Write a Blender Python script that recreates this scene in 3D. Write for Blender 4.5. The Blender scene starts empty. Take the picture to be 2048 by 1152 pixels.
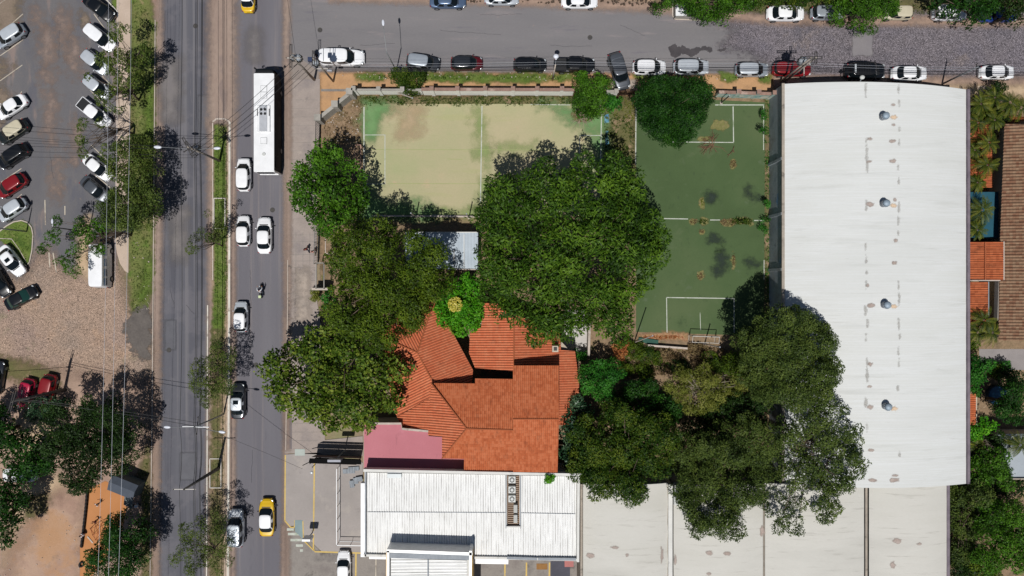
import bpy, math, random
import numpy as np
from mathutils import Vector, Matrix
R = math.radians
random.seed(7); rng = np.random.default_rng(7)
SC = bpy.context.scene
COL = SC.collection
# ---------------------------------------------------------------- camera, sky, sun, exposure
CAMH = 90.0; S = 0.065                      # drone height; metres per photograph pixel on the ground
cd = bpy.data.cameras.new('camera'); cam = bpy.data.objects.new('camera', cd); COL.objects.link(cam)
cam.location = (0, 0, CAMH); cam.rotation_euler = (0, 0, 0)
cd.sensor_width = 36; cd.lens = CAMH/S/2048*36; cd.clip_start = 1; cd.clip_end = 2000
SC.camera = cam
SUN_EL = 67.0; SHX, SHY = 0.2, 0.98         # shadows fall to the top of the picture, a little right
w = bpy.data.worlds.new('World'); SC.world = w; w.use_nodes = True
nt = w.node_tree; bg = nt.nodes['Background']
sky = nt.nodes.new('ShaderNodeTexSky'); sky.sky_type = 'NISHITA'; sky.sun_disc = False
sky.sun_elevation = R(SUN_EL); sky.sun_rotation = math.atan2(-SHX, -SHY)
sky.air_density = 1.0; sky.dust_density = 0.6
nt.links.new(sky.outputs[0], bg.inputs[0]); bg.inputs[1].default_value = 0.05
sl = bpy.data.lights.new('sun', 'SUN'); sun = bpy.data.objects.new('sun', sl); COL.objects.link(sun)
sl.energy = 5.0; sl.angle = R(0.5); sl.color = (1.0, 0.97, 0.93)
e = R(SUN_EL); n_ = math.hypot(SHX, SHY)
dirv = Vector((SHX/n_*math.cos(e), SHY/n_*math.cos(e), -math.sin(e)))
sun.rotation_euler = dirv.to_track_quat('-Z', 'Y').to_euler(); sun.location = (0, 0, 120)
SC.view_settings.view_transform = 'Standard'; SC.view_settings.look = 'None'
SC.view_settings.exposure = -0.27; SC.view_settings.gamma = 1.0; SC.view_settings.use_curve_mapping = False
SC.render.engine = 'CYCLES'
SC.cycles.max_bounces = 6; SC.cycles.transparent_max_bounces = 12

# ---------------------------------------------------------------- helpers
def P(px, py, z=0.0):
    k = S*(CAMH-z)/CAMH
    return ((px-1024)*k, (576-py)*k)
def P3(px, py, z=0.0):
    x, y = P(px, py, z); return (x, y, z)
def C(h):
    h = h.lstrip('#'); v = [int(h[i:i+2], 16)/255 for i in (0, 2, 4)]
    return tuple([(c/12.92 if c <= .04045 else ((c+.055)/1.055)**2.4) for c in v]+[1.0])
def tag(o, label=None, cat=None, group=None, kind=None):
    if label: o['label'] = label
    if cat: o['category'] = cat
    if group: o['group'] = group
    if kind: o['kind'] = kind
    return o
def thing(name, label, cat, loc=(0, 0, 0), rz=0.0, group=None):
    o = bpy.data.objects.new(name, None); COL.objects.link(o); o.empty_display_size = .3
    o.location = loc; o.rotation_euler = (0, 0, rz)
    return tag(o, label, cat, group)
def link(o, parent=None):
    COL.objects.link(o)
    if parent is not None: o.parent = parent
    return o
def copy_tree(o, parent=None, mats=None):
    c = o.copy(); COL.objects.link(c); c.parent = parent
    for ch in list(o.children):
        copy_tree(ch, c)
    return c
# ---- node materials
class NM:
    def __init__(s, name):
        s.m = bpy.data.materials.new(name); s.m.use_nodes = True; s.t = s.m.node_tree
        s.b = s.t.nodes['Principled BSDF']; s.out = s.t.nodes['Material Output']
    def n(s, typ, **kw):
        nd = s.t.nodes.new('ShaderNode'+typ)
        for k, v in kw.items(): setattr(nd, k, v)
        return nd
    def l(s, a, b): s.t.links.new(a, b)
    def math(s, op, a, b=None, c=None, clamp=False):
        nd = s.n('Math', operation=op, use_clamp=clamp)
        for i, v in enumerate((a, b, c)):
            if v is None: continue
            if isinstance(v, (int, float)): nd.inputs[i].default_value = v
            else: s.l(v, nd.inputs[i])
        return nd.outputs[0]
    def mix(s, f, a, b, typ='MIX'):
        nd = s.n('Mix', data_type='RGBA', blend_type=typ)
        for i, v in ((0, f), (6, a), (7, b)):
            if isinstance(v, (int, float)): nd.inputs[i].default_value = v
            elif isinstance(v, tuple): nd.inputs[i].default_value = v
            else: s.l(v, nd.inputs[i])
        return nd.outputs[2]
    def coord(s, kind='pos', scale=(1, 1, 1), off=(0, 0, 0), rot=0):
        if kind == 'pos': v = s.n('NewGeometry').outputs['Position']
        elif kind == 'uv': v = s.n('UVMap').outputs[0]
        else: v = s.n('TexCoord').outputs['Object']
        mp = s.n('Mapping'); mp.inputs[1].default_value = off; mp.inputs[2].default_value = (0, 0, rot); mp.inputs[3].default_value = scale
        s.l(v, mp.inputs[0]); return mp.outputs[0]
    def noise(s, vec, scale, detail=5, rough=.6):
        nd = s.n('TexNoise'); nd.inputs['Scale'].default_value = scale; nd.inputs['Detail'].default_value = detail
        nd.inputs['Roughness'].default_value = rough; s.l(vec, nd.inputs['Vector']); return nd.outputs[0]
    def ramp(s, f, stops):
        nd = s.n('ValToRGB'); cr = nd.color_ramp
        while len(cr.elements) < len(stops): cr.elements.new(.5)
        for el, (p, c) in zip(cr.elements, stops):
            el.position = p; el.color = C(c) if isinstance(c, str) else c
        s.l(f, nd.inputs[0]); return nd.outputs[0]
    def sstep(s, f, lo, hi):
        nd = s.n('MapRange', interpolation_type='SMOOTHSTEP')
        nd.inputs[1].default_value = lo; nd.inputs[2].default_value = hi
        s.l(f, nd.inputs[0]); return nd.outputs[0]
MATS = {}
def mat(name, stops, scale=.25, fine=.12, fscale=6., over=(), rough=.9, bump=0., feather=None, coord='pos', stretch=(1, 1, 1),
        cobble=None, spec=.25, metal=0., waves=None, detail=6, frough=.7):
    """stops: colour ramp over broad noise; fine: speckle strength; over: (hex, scale, lo, hi, (sx,sy), seed, strength)"""
    if name in MATS: return MATS[name]
    q = NM(name); vec = q.coord(coord, stretch)
    if isinstance(stops, str): stops = [(0, stops), (1, stops)]
    n = len(stops)
    if not isinstance(stops[0], tuple): stops = [(.3+.4*i/(n-1), c) for i, c in enumerate(stops)]
    col = q.ramp(q.noise(vec, scale, detail), stops)
    for (hx, sc, lo, hi, st, seed, stg) in over:
        v2 = q.coord(coord, (st[0], st[1], 1), (seed*7.3, seed*3.1, 0))
        f = q.math('MULTIPLY', q.sstep(q.noise(v2, sc, 5, .65), lo, hi), stg)
        col = q.mix(f, col, C(hx))
    fn = q.noise(vec, fscale, 4, frough)
    if cobble:
        csize, jd, var = cobble
        vo = q.n('TexVoronoi'); vo.inputs['Scale'].default_value = 1/csize; q.l(vec, vo.inputs['Vector'])
        ve = q.n('TexVoronoi', feature='DISTANCE_TO_EDGE'); ve.inputs['Scale'].default_value = 1/csize; q.l(vec, ve.inputs['Vector'])
        sp = q.n('SeparateColor'); q.l(vo.outputs['Color'], sp.inputs[0])
        g = q.math('MULTIPLY_ADD', sp.outputs[0], var*2, 1-var)
        cb = q.n('CombineColor'); [q.l(g, cb.inputs[i]) for i in range(3)]
        col = q.mix(1.0, col, cb.outputs[0], 'MULTIPLY')
        j = q.sstep(ve.outputs['Distance'], 0.02, jd)
        dk = q.math('MULTIPLY_ADD', j, .7, .3)
        cb2 = q.n('CombineColor'); [q.l(dk, cb2.inputs[i]) for i in range(3)]
        col = q.mix(1.0, col, cb2.outputs[0], 'MULTIPLY')
    g = q.math('MULTIPLY_ADD', fn, fine*4, 1-fine*2)
    cb = q.n('CombineColor'); [q.l(g, cb.inputs[i]) for i in range(3)]
    col = q.mix(1.0, col, cb.outputs[0], 'MULTIPLY')
    q.l(col, q.b.inputs['Base Color'])
    q.b.inputs['Roughness'].default_value = rough; q.b.inputs['Metallic'].default_value = metal
    q.b.inputs['Specular IOR Level'].default_value = spec
    if bump:
        bp = q.n('Bump'); bp.inputs['Strength'].default_value = 1; bp.inputs['Distance'].default_value = bump
        q.l(fn, bp.inputs['Height']); q.l(bp.outputs[0], q.b.inputs['Normal'])
    if feather:
        amp, fs, sharp = feather
        at = q.n('Attribute', attribute_name='edge')
        nz = q.noise(q.coord('pos', (1, 1, 1), (3.3, 9.1, 0)), fs, 6, .65)
        v = q.math('ADD', at.outputs['Fac'], q.math('MULTIPLY_ADD', nz, amp*2, -amp))
        a = q.sstep(v, .5-sharp, .5+sharp)
        # never opaque at the patch border itself
        a = q.math('MULTIPLY', a, q.sstep(at.outputs['Fac'], 0.0, .12))
        q.l(a, q.b.inputs['Alpha'])
    MATS[name] = q.m; return q.m
def flat(name, hx, rough=.6, metal=0., spec=.4, coat=0., var=.05, emis=None):
    if name in MATS: return MATS[name]
    q = NM(name); vec = q.coord('obj'); f = q.noise(vec, 1.7, 5)
    c = C(hx) if isinstance(hx, str) else hx
    lo = tuple([v*(1-var*2) for v in c[:3]]+[1]); hi = tuple([min(1, v*(1+var*2)) for v in c[:3]]+[1])
    q.l(q.ramp(f, [(.3, lo), (.7, hi)]), q.b.inputs['Base Color'])
    q.b.inputs['Roughness'].default_value = rough; q.b.inputs['Metallic'].default_value = metal
    q.b.inputs['Specular IOR Level'].default_value = spec; q.b.inputs['Coat Weight'].default_value = coat
    q.b.inputs['Coat Roughness'].default_value = .06
    MATS[name] = q.m; return q.m
# ---- mesh collecting
class MB:
    def __init__(s): s.v = []; s.f = []
    def add(s, vs, fs):
        o = len(s.v); s.v += [tuple(v) for v in vs]; s.f += [tuple(i+o for i in f) for f in fs]; return s
    def box(s, c, d, rz=0., top=None):
        x, y, z = d[0]/2, d[1]/2, d[2]/2; t = top or (1, 1); cs, sn = math.cos(rz), math.sin(rz); vs = []
        for zz, (kx, ky) in ((-z, (1, 1)), (z, t)):
            for a, b in ((-x, -y), (x, -y), (x, y), (-x, y)):
                a *= kx; b *= ky; vs.append((c[0]+a*cs-b*sn, c[1]+a*sn+b*cs, c[2]+zz))
        return s.add(vs, [(0, 3, 2, 1), (4, 5, 6, 7), (0, 1, 5, 4), (1, 2, 6, 5), (2, 3, 7, 6), (3, 0, 4, 7)])
    def prism(s, poly, z0, z1):
        """poly world xy, z0/z1 numbers or lists"""
        n = len(poly); a = sum(poly[i][0]*poly[(i+1) % n][1]-poly[(i+1) % n][0]*poly[i][1] for i in range(n))
        if a < 0: poly = poly[::-1]; z0 = z0[::-1] if isinstance(z0, list) else z0; z1 = z1[::-1] if isinstance(z1, list) else z1
        z0 = z0 if isinstance(z0, list) else [z0]*n; z1 = z1 if isinstance(z1, list) else [z1]*n
        vs = [(p[0], p[1], z) for p, z in zip(poly, z0)]+[(p[0], p[1], z) for p, z in zip(poly, z1)]
        return s.add(vs, [tuple(range(n))[::-1], tuple(range(n, 2*n))]+[(i, (i+1) % n, n+(i+1) % n, n+i) for i in range(n)])
    def tube(s, pts, rad, seg=6, cap=True):
        pts = [Vector(p) for p in pts]; n = len(pts)
        rad = rad if isinstance(rad, (list, tuple)) else [rad]*n; o = len(s.v); prev = None
        for i, p in enumerate(pts):
            d = (pts[min(i+1, n-1)]-pts[max(i-1, 0)])
            d = d.normalized() if d.length > 1e-9 else Vector((0, 0, 1))
            u = (prev - d*prev.dot(d)) if prev is not None else d.orthogonal()
            if u.length < 1e-6: u = d.orthogonal()
            u.normalize(); prev = u; v = d.cross(u)
            for k in range(seg):
                a = 2*math.pi*k/seg; q = p+(u*math.cos(a)+v*math.sin(a))*rad[i]; s.v.append(tuple(q))
        for i in range(n-1):
            for k in range(seg):
                a = o+i*seg+k; b = o+i*seg+(k+1) % seg; s.f.append((a, b, b+seg, a+seg))
        if cap:
            s.f.append(tuple(o+k for k in range(seg))[::-1]); s.f.append(tuple(o+(n-1)*seg+k for k in range(seg)))
        return s
    def cyl(s, c, r, h, seg=16, axis='z', r2=None):
        a = {'z': (0, 0, 1), 'y': (0, 1, 0), 'x': (1, 0, 0)}[axis]; c = Vector(c); a = Vector(a)
        return s.tube([c-a*h/2, c+a*h/2], [r, r if r2 is None else r2], seg)
    def ell(s, c, r, nu=12, nv=8):
        vs = []; fs = []
        for i in range(nv+1):
            t = math.pi*i/nv
            for k in range(nu):
                a = 2*math.pi*k/nu; vs.append((c[0]+r[0]*math.sin(t)*math.cos(a), c[1]+r[1]*math.sin(t)*math.sin(a), c[2]+r[2]*math.cos(t)))
        for i in range(nv):
            for k in range(nu):
                a = i*nu+k; b = i*nu+(k+1) % nu; fs.append((a, a+nu, b+nu, b))
        return s.add(vs, fs)
    def mesh(s, name, m, smooth=False):
        me = bpy.data.meshes.new(name); me.from_pydata(s.v, [], s.f); me.validate(clean_customdata=False)
        if m: me.materials.append(m)
        if smooth: me.shade_smooth()
        return me
    def build(s, name, m, parent=None, smooth=False, kind=None):
        o = bpy.data.objects.new(name, s.mesh(name, m, smooth)); link(o, parent)
        if kind: o['kind'] = kind
        return o
def fastmesh(name, V, quads, m, attr=None, smooth=False):
    """V (n,3) array, quads (k,4) array, attr face floats"""
    me = bpy.data.meshes.new(name); n = len(V); k = len(quads); w_ = quads.shape[1]
    me.vertices.add(n); me.vertices.foreach_set('co', np.ascontiguousarray(V, dtype=np.float32).ravel())
    me.loops.add(k*w_); me.loops.foreach_set('vertex_index', np.ascontiguousarray(quads, dtype=np.int32).ravel())
    me.polygons.add(k); me.polygons.foreach_set('loop_start', np.arange(0, k*w_, w_, dtype=np.int32))
    me.update(calc_edges=True)
    if attr is not None:
        a = me.attributes.new('tint', 'FLOAT', 'FACE'); a.data.foreach_set('value', np.ascontiguousarray(attr, dtype=np.float32))
    me.materials.append(m)
    if smooth: me.shade_smooth()
    return me
def jag(poly, amp=3., step=18., seed=1):
    """roughen a pixel polygon's outline"""
    r = random.Random(seed); out = []
    for i in range(len(poly)):
        a, b = poly[i], poly[(i+1) % len(poly)]; L = math.hypot(b[0]-a[0], b[1]-a[1]); k = max(1, int(L/step))
        for j in range(k):
            t = j/k; out.append((a[0]+(b[0]-a[0])*t+r.uniform(-amp, amp), a[1]+(b[1]-a[1])*t+r.uniform(-amp, amp)))
    return out
def sdist(pts, poly):
    P_ = np.asarray(poly, float); n = len(P_); d = np.full(len(pts), 1e9); inside = np.zeros(len(pts), bool)
    for i in range(n):
        a = P_[i]; b = P_[(i+1) % n]; ab = b-a; L = max(ab@ab, 1e-12)
        t = np.clip(((pts-a)@ab)/L, 0, 1); q = a+t[:, None]*ab; d = np.minimum(d, np.hypot(*(pts-q).T))
        c = (a[1] > pts[:, 1]) != (b[1] > pts[:, 1])
        with np.errstate(divide='ignore', invalid='ignore'):
            xi = (b[0]-a[0])*(pts[:, 1]-a[1])/(b[1]-a[1])+a[0]
        inside ^= c & (pts[:, 0] < xi)
    return np.where(inside, d, -d)
def sheet(name, poly, m, z, parent=None, kind='structure'):
    mb = MB(); pts = [P(x, y) for x, y in poly]; n = len(pts)
    a = sum(pts[i][0]*pts[(i+1) % n][1]-pts[(i+1) % n][0]*pts[i][1] for i in range(n))
    if a < 0: pts = pts[::-1]
    mb.add([(x, y, z) for x, y in pts], [tuple(range(n))]); return mb.build(name, m, parent, kind=kind)
def patch(name, poly, m, z, fe=1.0, kind='structure', cell=None):
    """ground patch whose ragged border fades over fe metres"""
    W = np.array([P(x, y) for x, y in poly]); lo = W.min(0)-fe; hi = W.max(0)+fe
    cell = cell or max(.25, min(.8, fe*.5)); nx = int((hi[0]-lo[0])/cell)+2; ny = int((hi[1]-lo[1])/cell)+2
    gx, gy = np.meshgrid(lo[0]+np.arange(nx)*cell, lo[1]+np.arange(ny)*cell); pts = np.stack([gx.ravel(), gy.ravel()], 1)
    v = np.clip(.5+sdist(pts, W)/(2*fe), 0, 1)
    i = np.arange(nx-1)[None, :]+np.arange(ny-1)[:, None]*nx; q = np.stack([i, i+1, i+nx+1, i+nx], -1).reshape(-1, 4)
    q = q[v[q].max(1) > .001]; used = np.unique(q); mp = np.zeros(len(pts), int); mp[used] = np.arange(len(used))
    V = np.concatenate([pts[used], np.full((len(used), 1), z)], 1)
    me = fastmesh(name, V, mp[q], m); a = me.attributes.new('edge', 'FLOAT', 'POINT'); a.data.foreach_set('value', v[used].astype(np.float32))
    o = bpy.data.objects.new(name, me); link(o); o['kind'] = kind; return o
def rect(x0, y0, x1, y1): return [(x0, y0), (x1, y0), (x1, y1), (x0, y1)]
def strip(pts, wpx):
    """pixel polyline -> polygon of width wpx"""
    L = []; Rr = []
    for i, p in enumerate(pts):
        a = pts[max(i-1, 0)]; b = pts[min(i+1, len(pts)-1)]; dx, dy = b[0]-a[0], b[1]-a[1]; l = math.hypot(dx, dy)
        nx, ny = -dy/l*wpx/2, dx/l*wpx/2; L.append((p[0]+nx, p[1]+ny)); Rr.append((p[0]-nx, p[1]-ny))
    return L+Rr[::-1]
# ---------------------------------------------------------------- THE SETTING: ground, roads, verges
F1 = (.32, 1.6, .42); F2 = (.6, 1.3, .34)
m_base = mat('dry_ground', ['#6d6350', '#857560', '#7a7a56'], .12, .16, 4, over=[('#5b6434', .35, .55, .65, (1, 1), 2, .8)], bump=.05)
m_asph = mat('avenue_asphalt', ['#525259', '#5f5f65'], .10, .07, 9, stretch=(3, .18, 1), over=[('#4d4d54', .12, .50, .60, (6, .08), 3, .85), ('#6f6d70', .12, .54, .62, (7, .06), 33, .7), ('#7b7678', 1.2, .6, .75, (1.5, .2), 5, .5), ('#6f6c70', .2, .5, .6, (1, 1), 8, .35)], bump=.01)
m_asph2 = mat('east_asphalt', ['#5f5d63', '#6b696e'], .10, .07, 9, stretch=(3, .2, 1), over=[('#7d7675', .12, .52, .62, (4, .1), 13, .6), ('#5b595f', .5, .6, .7, (1.5, .3), 15, .6)], bump=.01)
m_asph3 = mat('street_asphalt', ['#6b696b', '#777475'], .12, .08, 8, stretch=(.3, 1.6, 1), over=[('#8b8180', .3, .55, .7, (.3, 2), 4, .6), ('#66636a', .3, .58, .68, (.3, 2.5), 9, .6), ('#8f7f78', .8, .66, .76, (1, 1), 19, .5)], bump=.01)
m_lot = mat('parking_lot_asphalt', ['#58585d', '#696666'], .14, .13, 7, stretch=(1.5, .6, 1), over=[('#8a7870', .22, .55, .68, (1.6, .35), 6, .65), ('#55565f', .3, .55, .65, (1.6, .5), 7, .6), ('#8a7767', .6, .62, .72, (1, 1), 12, .6)], bump=.015)
m_cob = mat('cobblestone', ['#76717a', '#827b80', '#6e6a72'], .15, .2, 7, cobble=(.15, .2, .26), over=[('#8e827e', .3, .58, .7, (1, 1), 31, .6)], bump=.04, feather=F2)
m_stone = mat('rough_stone_paving', ['#9c877c', '#a9917f', '#938479'], .12, .22, 6, cobble=(.14, .12, .20), over=[('#b0937c', .25, .55, .65, (1, 1), 21, .6), ('#7f8060', .3, .6, .7, (1, 1), 22, .4)], bump=.05, feather=F1)
m_dirt = mat('pinkish_dirt', ['#8c7468', '#a08878', '#847064'], .3, .1, 6, over=[('#7a6a5c', .6, .6, .7, (1, 1), 14, .5)], bump=.02, feather=F1)
m_gutter = mat('dusty_gutter', ['#857369', '#978579'], .35, .1, 6, stretch=(1, .3, 1), over=[('#776a66', .6, .55, .65, (1, .3), 16, .6)], feather=F1)
m_odirt = mat('orange_earth', ['#a07c5a', '#ae8964', '#957558'], .35, .1, 6, over=[('#93785f', .5, .58, .7, (1, 1), 24, .5)], bump=.02, feather=F1)
m_yard = mat('pinkish_yard_earth', ['#94786a', '#a68b78', '#9c7a5e'], .2, .1, 6, over=[('#a8805c', .12, .5, .6, (1, 1), 124, .6), ('#837062', .5, .58, .7, (1, 1), 125, .6)], bump=.02, feather=F1)
m_stall = mat('stall_earth', ['#6a5e52', '#7c6e61', '#665d4c'], .3, .16, 5, over=[('#5c5c3a', .5, .6, .7, (1, 1), 126, .7), ('#937b68', .4, .58, .7, (1, 1), 127, .5)], bump=.03, feather=F2)
m_sand = mat('orange_playground_sand', ['#a87246', '#b17b50'], .3, .05, 9, feather=(.2, .9, .05), over=[('#a98460', .4, .6, .75, (1, 1), 27, .4)])
m_pale = mat('pale_bare_earth', ['#a58d70', '#bba488', '#a08b72'], .3, .1, 5, feather=F1, bump=.02)
m_path = mat('concrete_path', ['#a99888', '#b7a697'], .4, .08, 7, over=[('#8f8274', .5, .6, .7, (1, 1), 17, .5)])
m_pave = mat('sidewalk_paving', ['#8a807a', '#968b84', '#7f7775'], .25, .1, 6, over=[('#a59a90', .4, .6, .68, (1, 1), 18, .5), ('#6f6866', .5, .6, .66, (1, 1), 28, .5)], bump=.01)
m_grass = mat('grass_ground', ['#4f5a2e', '#646c3a', '#6a6342'], .35, .3, 3.5, over=[('#8a7b5a', .4, .58, .68, (1, 1), 20, .8), ('#4d6a22', .5, .55, .65, (1, 1), 23, .7)], bump=.05, feather=F2)
m_grassv = mat('lush_grass', ['#415620', '#586a2c', '#5f6a38'], .6, .3, 4, over=[('#7a7a4a', .8, .55, .68, (1, 1), 25, .5)], bump=.05, feather=F2)
m_weed = mat('weedy_ground', ['#4d5230', '#5f5c3a', '#6c5e46'], .35, .25, 4, over=[('#8d7760', .5, .56, .66, (1, 1), 32, .8)], bump=.06, feather=F2)
m_litter = mat('leaf_litter', ['#6f5d4a', '#857059', '#5f543f'], .6, .28, 4, over=[('#a18e79', 1.5, .62, .7, (1, 1), 33, .7), ('#5a6334', .5, .58, .66, (1, 1), 34, .7)], bump=.06, feather=F2)
m_oil = mat('damp_black_dirt', ['#55504d', '#655f5a'], .8, .2, 4, feather=(.9, 1.2, .22))
m_wet = mat('wet_asphalt', ['#3f3c3e', '#4c484a'], 1, .1, 6, rough=.45, feather=(.9, .9, .04))
m_kerb = mat('kerb_concrete', ['#a79c92', '#b9aea3'], .8, .12, 6, over=[('#7f766c', .7, .55, .65, (1, 1), 40, .6)])
m_kerbw = mat('whitewashed_kerb', ['#b8b2a8', '#cfcac0'], .8, .1, 6, over=[('#8a7f74', .8, .56, .64, (1, 1), 41, .8)])
m_white = mat('worn_white_paint', ['#a2a69c', '#bbbeb4'], 1.2, .15, 6, over=[('#7c8a6c', .9, .54, .66, (1, 1), 42, .75)])
m_line = mat('worn_bay_line', ['#a39a8c', '#bdb4a4'], 1, .12, 6, over=[('#7f746a', .8, .52, .62, (1, 1), 43, .8)])
m_yel = mat('yellow_line_paint', ['#b99e5c', '#c8ae6c'], 1, .08, 6, over=[('#9a8f78', .8, .58, .68, (1, 1), 44, .6)])
m_fore = mat('forecourt_concrete', ['#8d8783', '#9a938f'], .2, .06, 6, over=[('#a39b93', .3, .55, .65, (1, 1), 45, .5), ('#7f7876', .4, .6, .7, (1, 1), 46, .5)])
m_park = mat('stained_concrete', ['#77706c', '#86807a', '#6a6562'], .35, .12, 5, over=[('#58534f', .5, .55, .68, (1, 1), 47, .7), ('#9a938a', .9, .63, .7, (1.5, .3), 48, .6)])

g = MB(); g.add([(-700, -700, -.03), (700, -700, -.03), (700, 700, -.03), (-700, 700, -.03)], [(0, 1, 2, 3)]).build('ground', m_base, kind='structure')
sheet('west_carriageway', rect(308, -400, 428, 1600), m_asph, 0.0)
sheet('east_carriageway', rect(460, -400, 578, 1600), m_asph2, 0.0)
sheet('side_street', [(578, -5), (2400, 5), (2400, 168), (1540, 164), (650, 152), (578, 100)], m_asph3, 0.002)
sheet('junction_apron', rect(578, -400, 642, 160), mat('junction_apron_paving', ['#8a8077', '#7d7470'], .3, .08, 6, over=[('#9a8d83', .5, .6, .7, (.5, 1), 50, .6)]), -.002)
sheet('parking_lot', [(-120, -400), (236, -400), (236, 460), (236, 600), (-120, 600)], m_lot, 0.0)
patch('cobbled_street', [(1440, 95), (1475, 60), (1420, 40), (1520, 0), (2400, -5), (2400, 166), (1560, 166), (1530, 130), (1500, 105)], m_cob, .006, 1.6)
patch('asphalt_repair', rect(1705, 62, 1745, 112), mat('repair_asphalt', ['#767275', '#7e7a7b'], .5, .06, 6, feather=(.2, 1, .1)), .014, .7)
patch('street_edge_dirt', strip([(650, 154), (1000, 156), (1540, 162), (2300, 168)], 18), m_dirt, .010, .9)
patch('street_north_dirt', strip([(660, -6), (1000, 0), (1300, 14), (1560, 40), (2300, 44)], 16), m_dirt, .010, .9)
patch('wet_patch', [(1338, 95), (1350, 90), (1362, 96), (1364, 88), (1370, 96), (1400, 98), (1412, 92), (1425, 100), (1420, 104), (1400, 102), (1385, 112), (1370, 110), (1352, 116), (1340, 112)], m_wet, .014, .5, cell=.2)
patch('wet_spot', [(1434, 100), (1450, 95), (1452, 99), (1440, 104)], m_wet, .014, .35, cell=.2)
# avenue edges and median
patch('west_gutter', strip([(314, -200), (316, 300), (310, 800), (306, 1300)], 20), m_gutter, .006, .7)
patch('east_gutter', strip([(573, -200), (574, 400), (572, 1300)], 13), m_gutter, .006, .6)
patch('lot_apron_dirt', [(290, -100), (308, -100), (312, 40), (300, 30)], m_dirt, .008, .8)
sheet('median_base', rect(424, -400, 461, 1600), m_path, .05)
patch('median_dirt', rect(418, -300, 472, 250), m_gutter, .064, 1.2)
patch('median_left_dirt', strip([(424, 240), (424, 700), (419, 1300)], 16), m_gutter, .058, .7)
patch('median_right_dirt', strip([(466, 240), (466, 700), (465, 1300)], 11), m_gutter, .06, .5)
patch('median_soil', strip([(440, 250), (440, 700), (432, 1300)], 26), m_pale, .064, .5)
patch('median_grass', strip([(440, 252), (441, 560), (436, 680)], 24), m_grassv, .07, .5)
patch('median_dry_grass', strip([(436, 660), (433, 900), (431, 1300)], 20), m_weed, .072, .8)
def kerb(name, pts, wpx, h, m, z=0.):
    mb = MB(); L = [P(*p) for p in pts]
    for (a, b) in zip(L[:-1], L[1:]):
        dx, dy = b[0]-a[0], b[1]-a[1]; l = math.hypot(dx, dy)
        mb.box(((a[0]+b[0])/2, (a[1]+b[1])/2, z+h/2), (l, wpx*S, h), math.atan2(dy, dx))
    return mb.build(name, m, kind='structure')
kerb('median_kerb_east', [(460, 244), (459, 640), (456, 1300)], 4, .14, m_kerbw)
kerb('median_kerb_west', [(416, 610), (415, 900), (413, 1300)], 2.2, .12, m_kerbw)
kerb('median_kerb_west_worn', [(426, 246), (426, 560)], 2.2, .10, m_kerb)
kerb('median_nose_kerb', [(426, 244), (434, 238), (450, 238), (460, 244)], 3, .13, m_kerb)
kerb('west_verge_kerb', [(311, 40), (309, 300), (305, 800), (299, 1300)], 1.6, .09, m_kerb)
for nm, pts in (('median_planter_kerb', [(429, 397), (451, 397), (451, 457), (429, 457), (429, 397)]), ('median_planter_kerb', [(421, 917), (443, 917), (443, 975), (421, 975), (421, 917)])):
    kerb(nm, pts, 1.6, .2, m_kerbw)
# west verge
sheet('footpath', [(234, -300), (263, -300), (259, 380), (257, 546), (250, 542), (240, 527), (234, 505), (230, 480), (233, 200)], m_path, .035)
patch('verge_grass', [(263, -200), (298, -200), (303, 20), (311, 50), (308, 300), (305, 580), (285, 640), (262, 625), (256, 560), (260, 380)], m_grass, .02, .7)
patch('verge_lush_grass', strip([(298, 160), (298, 260), (296, 330)], 16), m_grassv, .026, .7)
patch('verge_lush_grass', strip([(300, 520), (292, 580), (275, 600)], 18), m_grassv, .026, .7)
patch('stone_paving', [(-60, 545), (40, 560), (70, 520), (95, 500), (130, 545), (150, 548), (180, 510), (235, 520), (262, 620), (288, 640), (305, 700), (305, 800), (250, 870), (-60, 880)], m_stone, .012, 1.8)
patch('lot_dirt_strip', [(160, 440), (180, 430), (180, 560), (155, 540)], m_pale, .016, .9)
patch('damp_dirt', [(262, 622), (292, 610), (302, 640), (300, 720), (272, 715), (262, 690), (248, 665), (255, 640)], m_oil, .024, .9)
patch('stall_dirt', [(-60, -60), (45, -60), (35, 60), (-10, 90), (-10, 120), (25, 135), (-10, 165), (20, 190), (-60, 440)], m_stall, .008, 1.6)
patch('stall_dirt_right', [(160, 20), (178, 40), (170, 60), (160, 45)], m_stall, .008, .8)
patch('corner_grass', [(218, -60), (234, -60), (234, 22), (224, 10)], m_grassv, .02, .35)
kerb('corner_kerb', [(200, -15), (234, 22), (236, 24)], 2, .12, m_kerbw)
patch('grass_island', [(-60, 462), (0, 462), (22, 445), (42, 441), (60, 448), (66, 465), (64, 500), (58, 528), (52, 530), (0, 480), (-60, 560)], m_grassv, .05, .35)
kerb('island_kerb', [(0, 463), (14, 452), (28, 444), (44, 441), (56, 445), (64, 455), (67, 470), (65, 500), (60, 524), (56, 529)], 2, .12, m_kerb)
kerb('island_inner_kerb', [(0, 477), (24, 478), (40, 500), (54, 526)], 1.3, .08, m_kerb)
# parking bay lines
for a, b in (((-5, 72), (46, 28)), ((0, 112), (46, 80)), ((0, 162), (45, 130)), ((15, 220), (44, 183)), ((25, 258), (44, 235)), ((0, 366), (43, 337)), ((-4, 10), (14, -3)), ((30, 400), (44, 388)),
             ((188, 28), (232, 88)), ((180, 180), (231, 230)), ((182, 290), (230, 336)), ((190, 350), (230, 383)), ((183, 130), (232, 180)), ((212, 248), (230, 262))):
    sheet('bay_line', strip([a, b], 1.5), m_line, .018)
for a, b in (((90, 400), (91, 450)), ((106, 505), (113, 545)), ((98, 505), (100, 535)), ((130, 412), (130, 430))):
    sheet('worn_line', strip([a, b], 2.2), m_line, .020)
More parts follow.
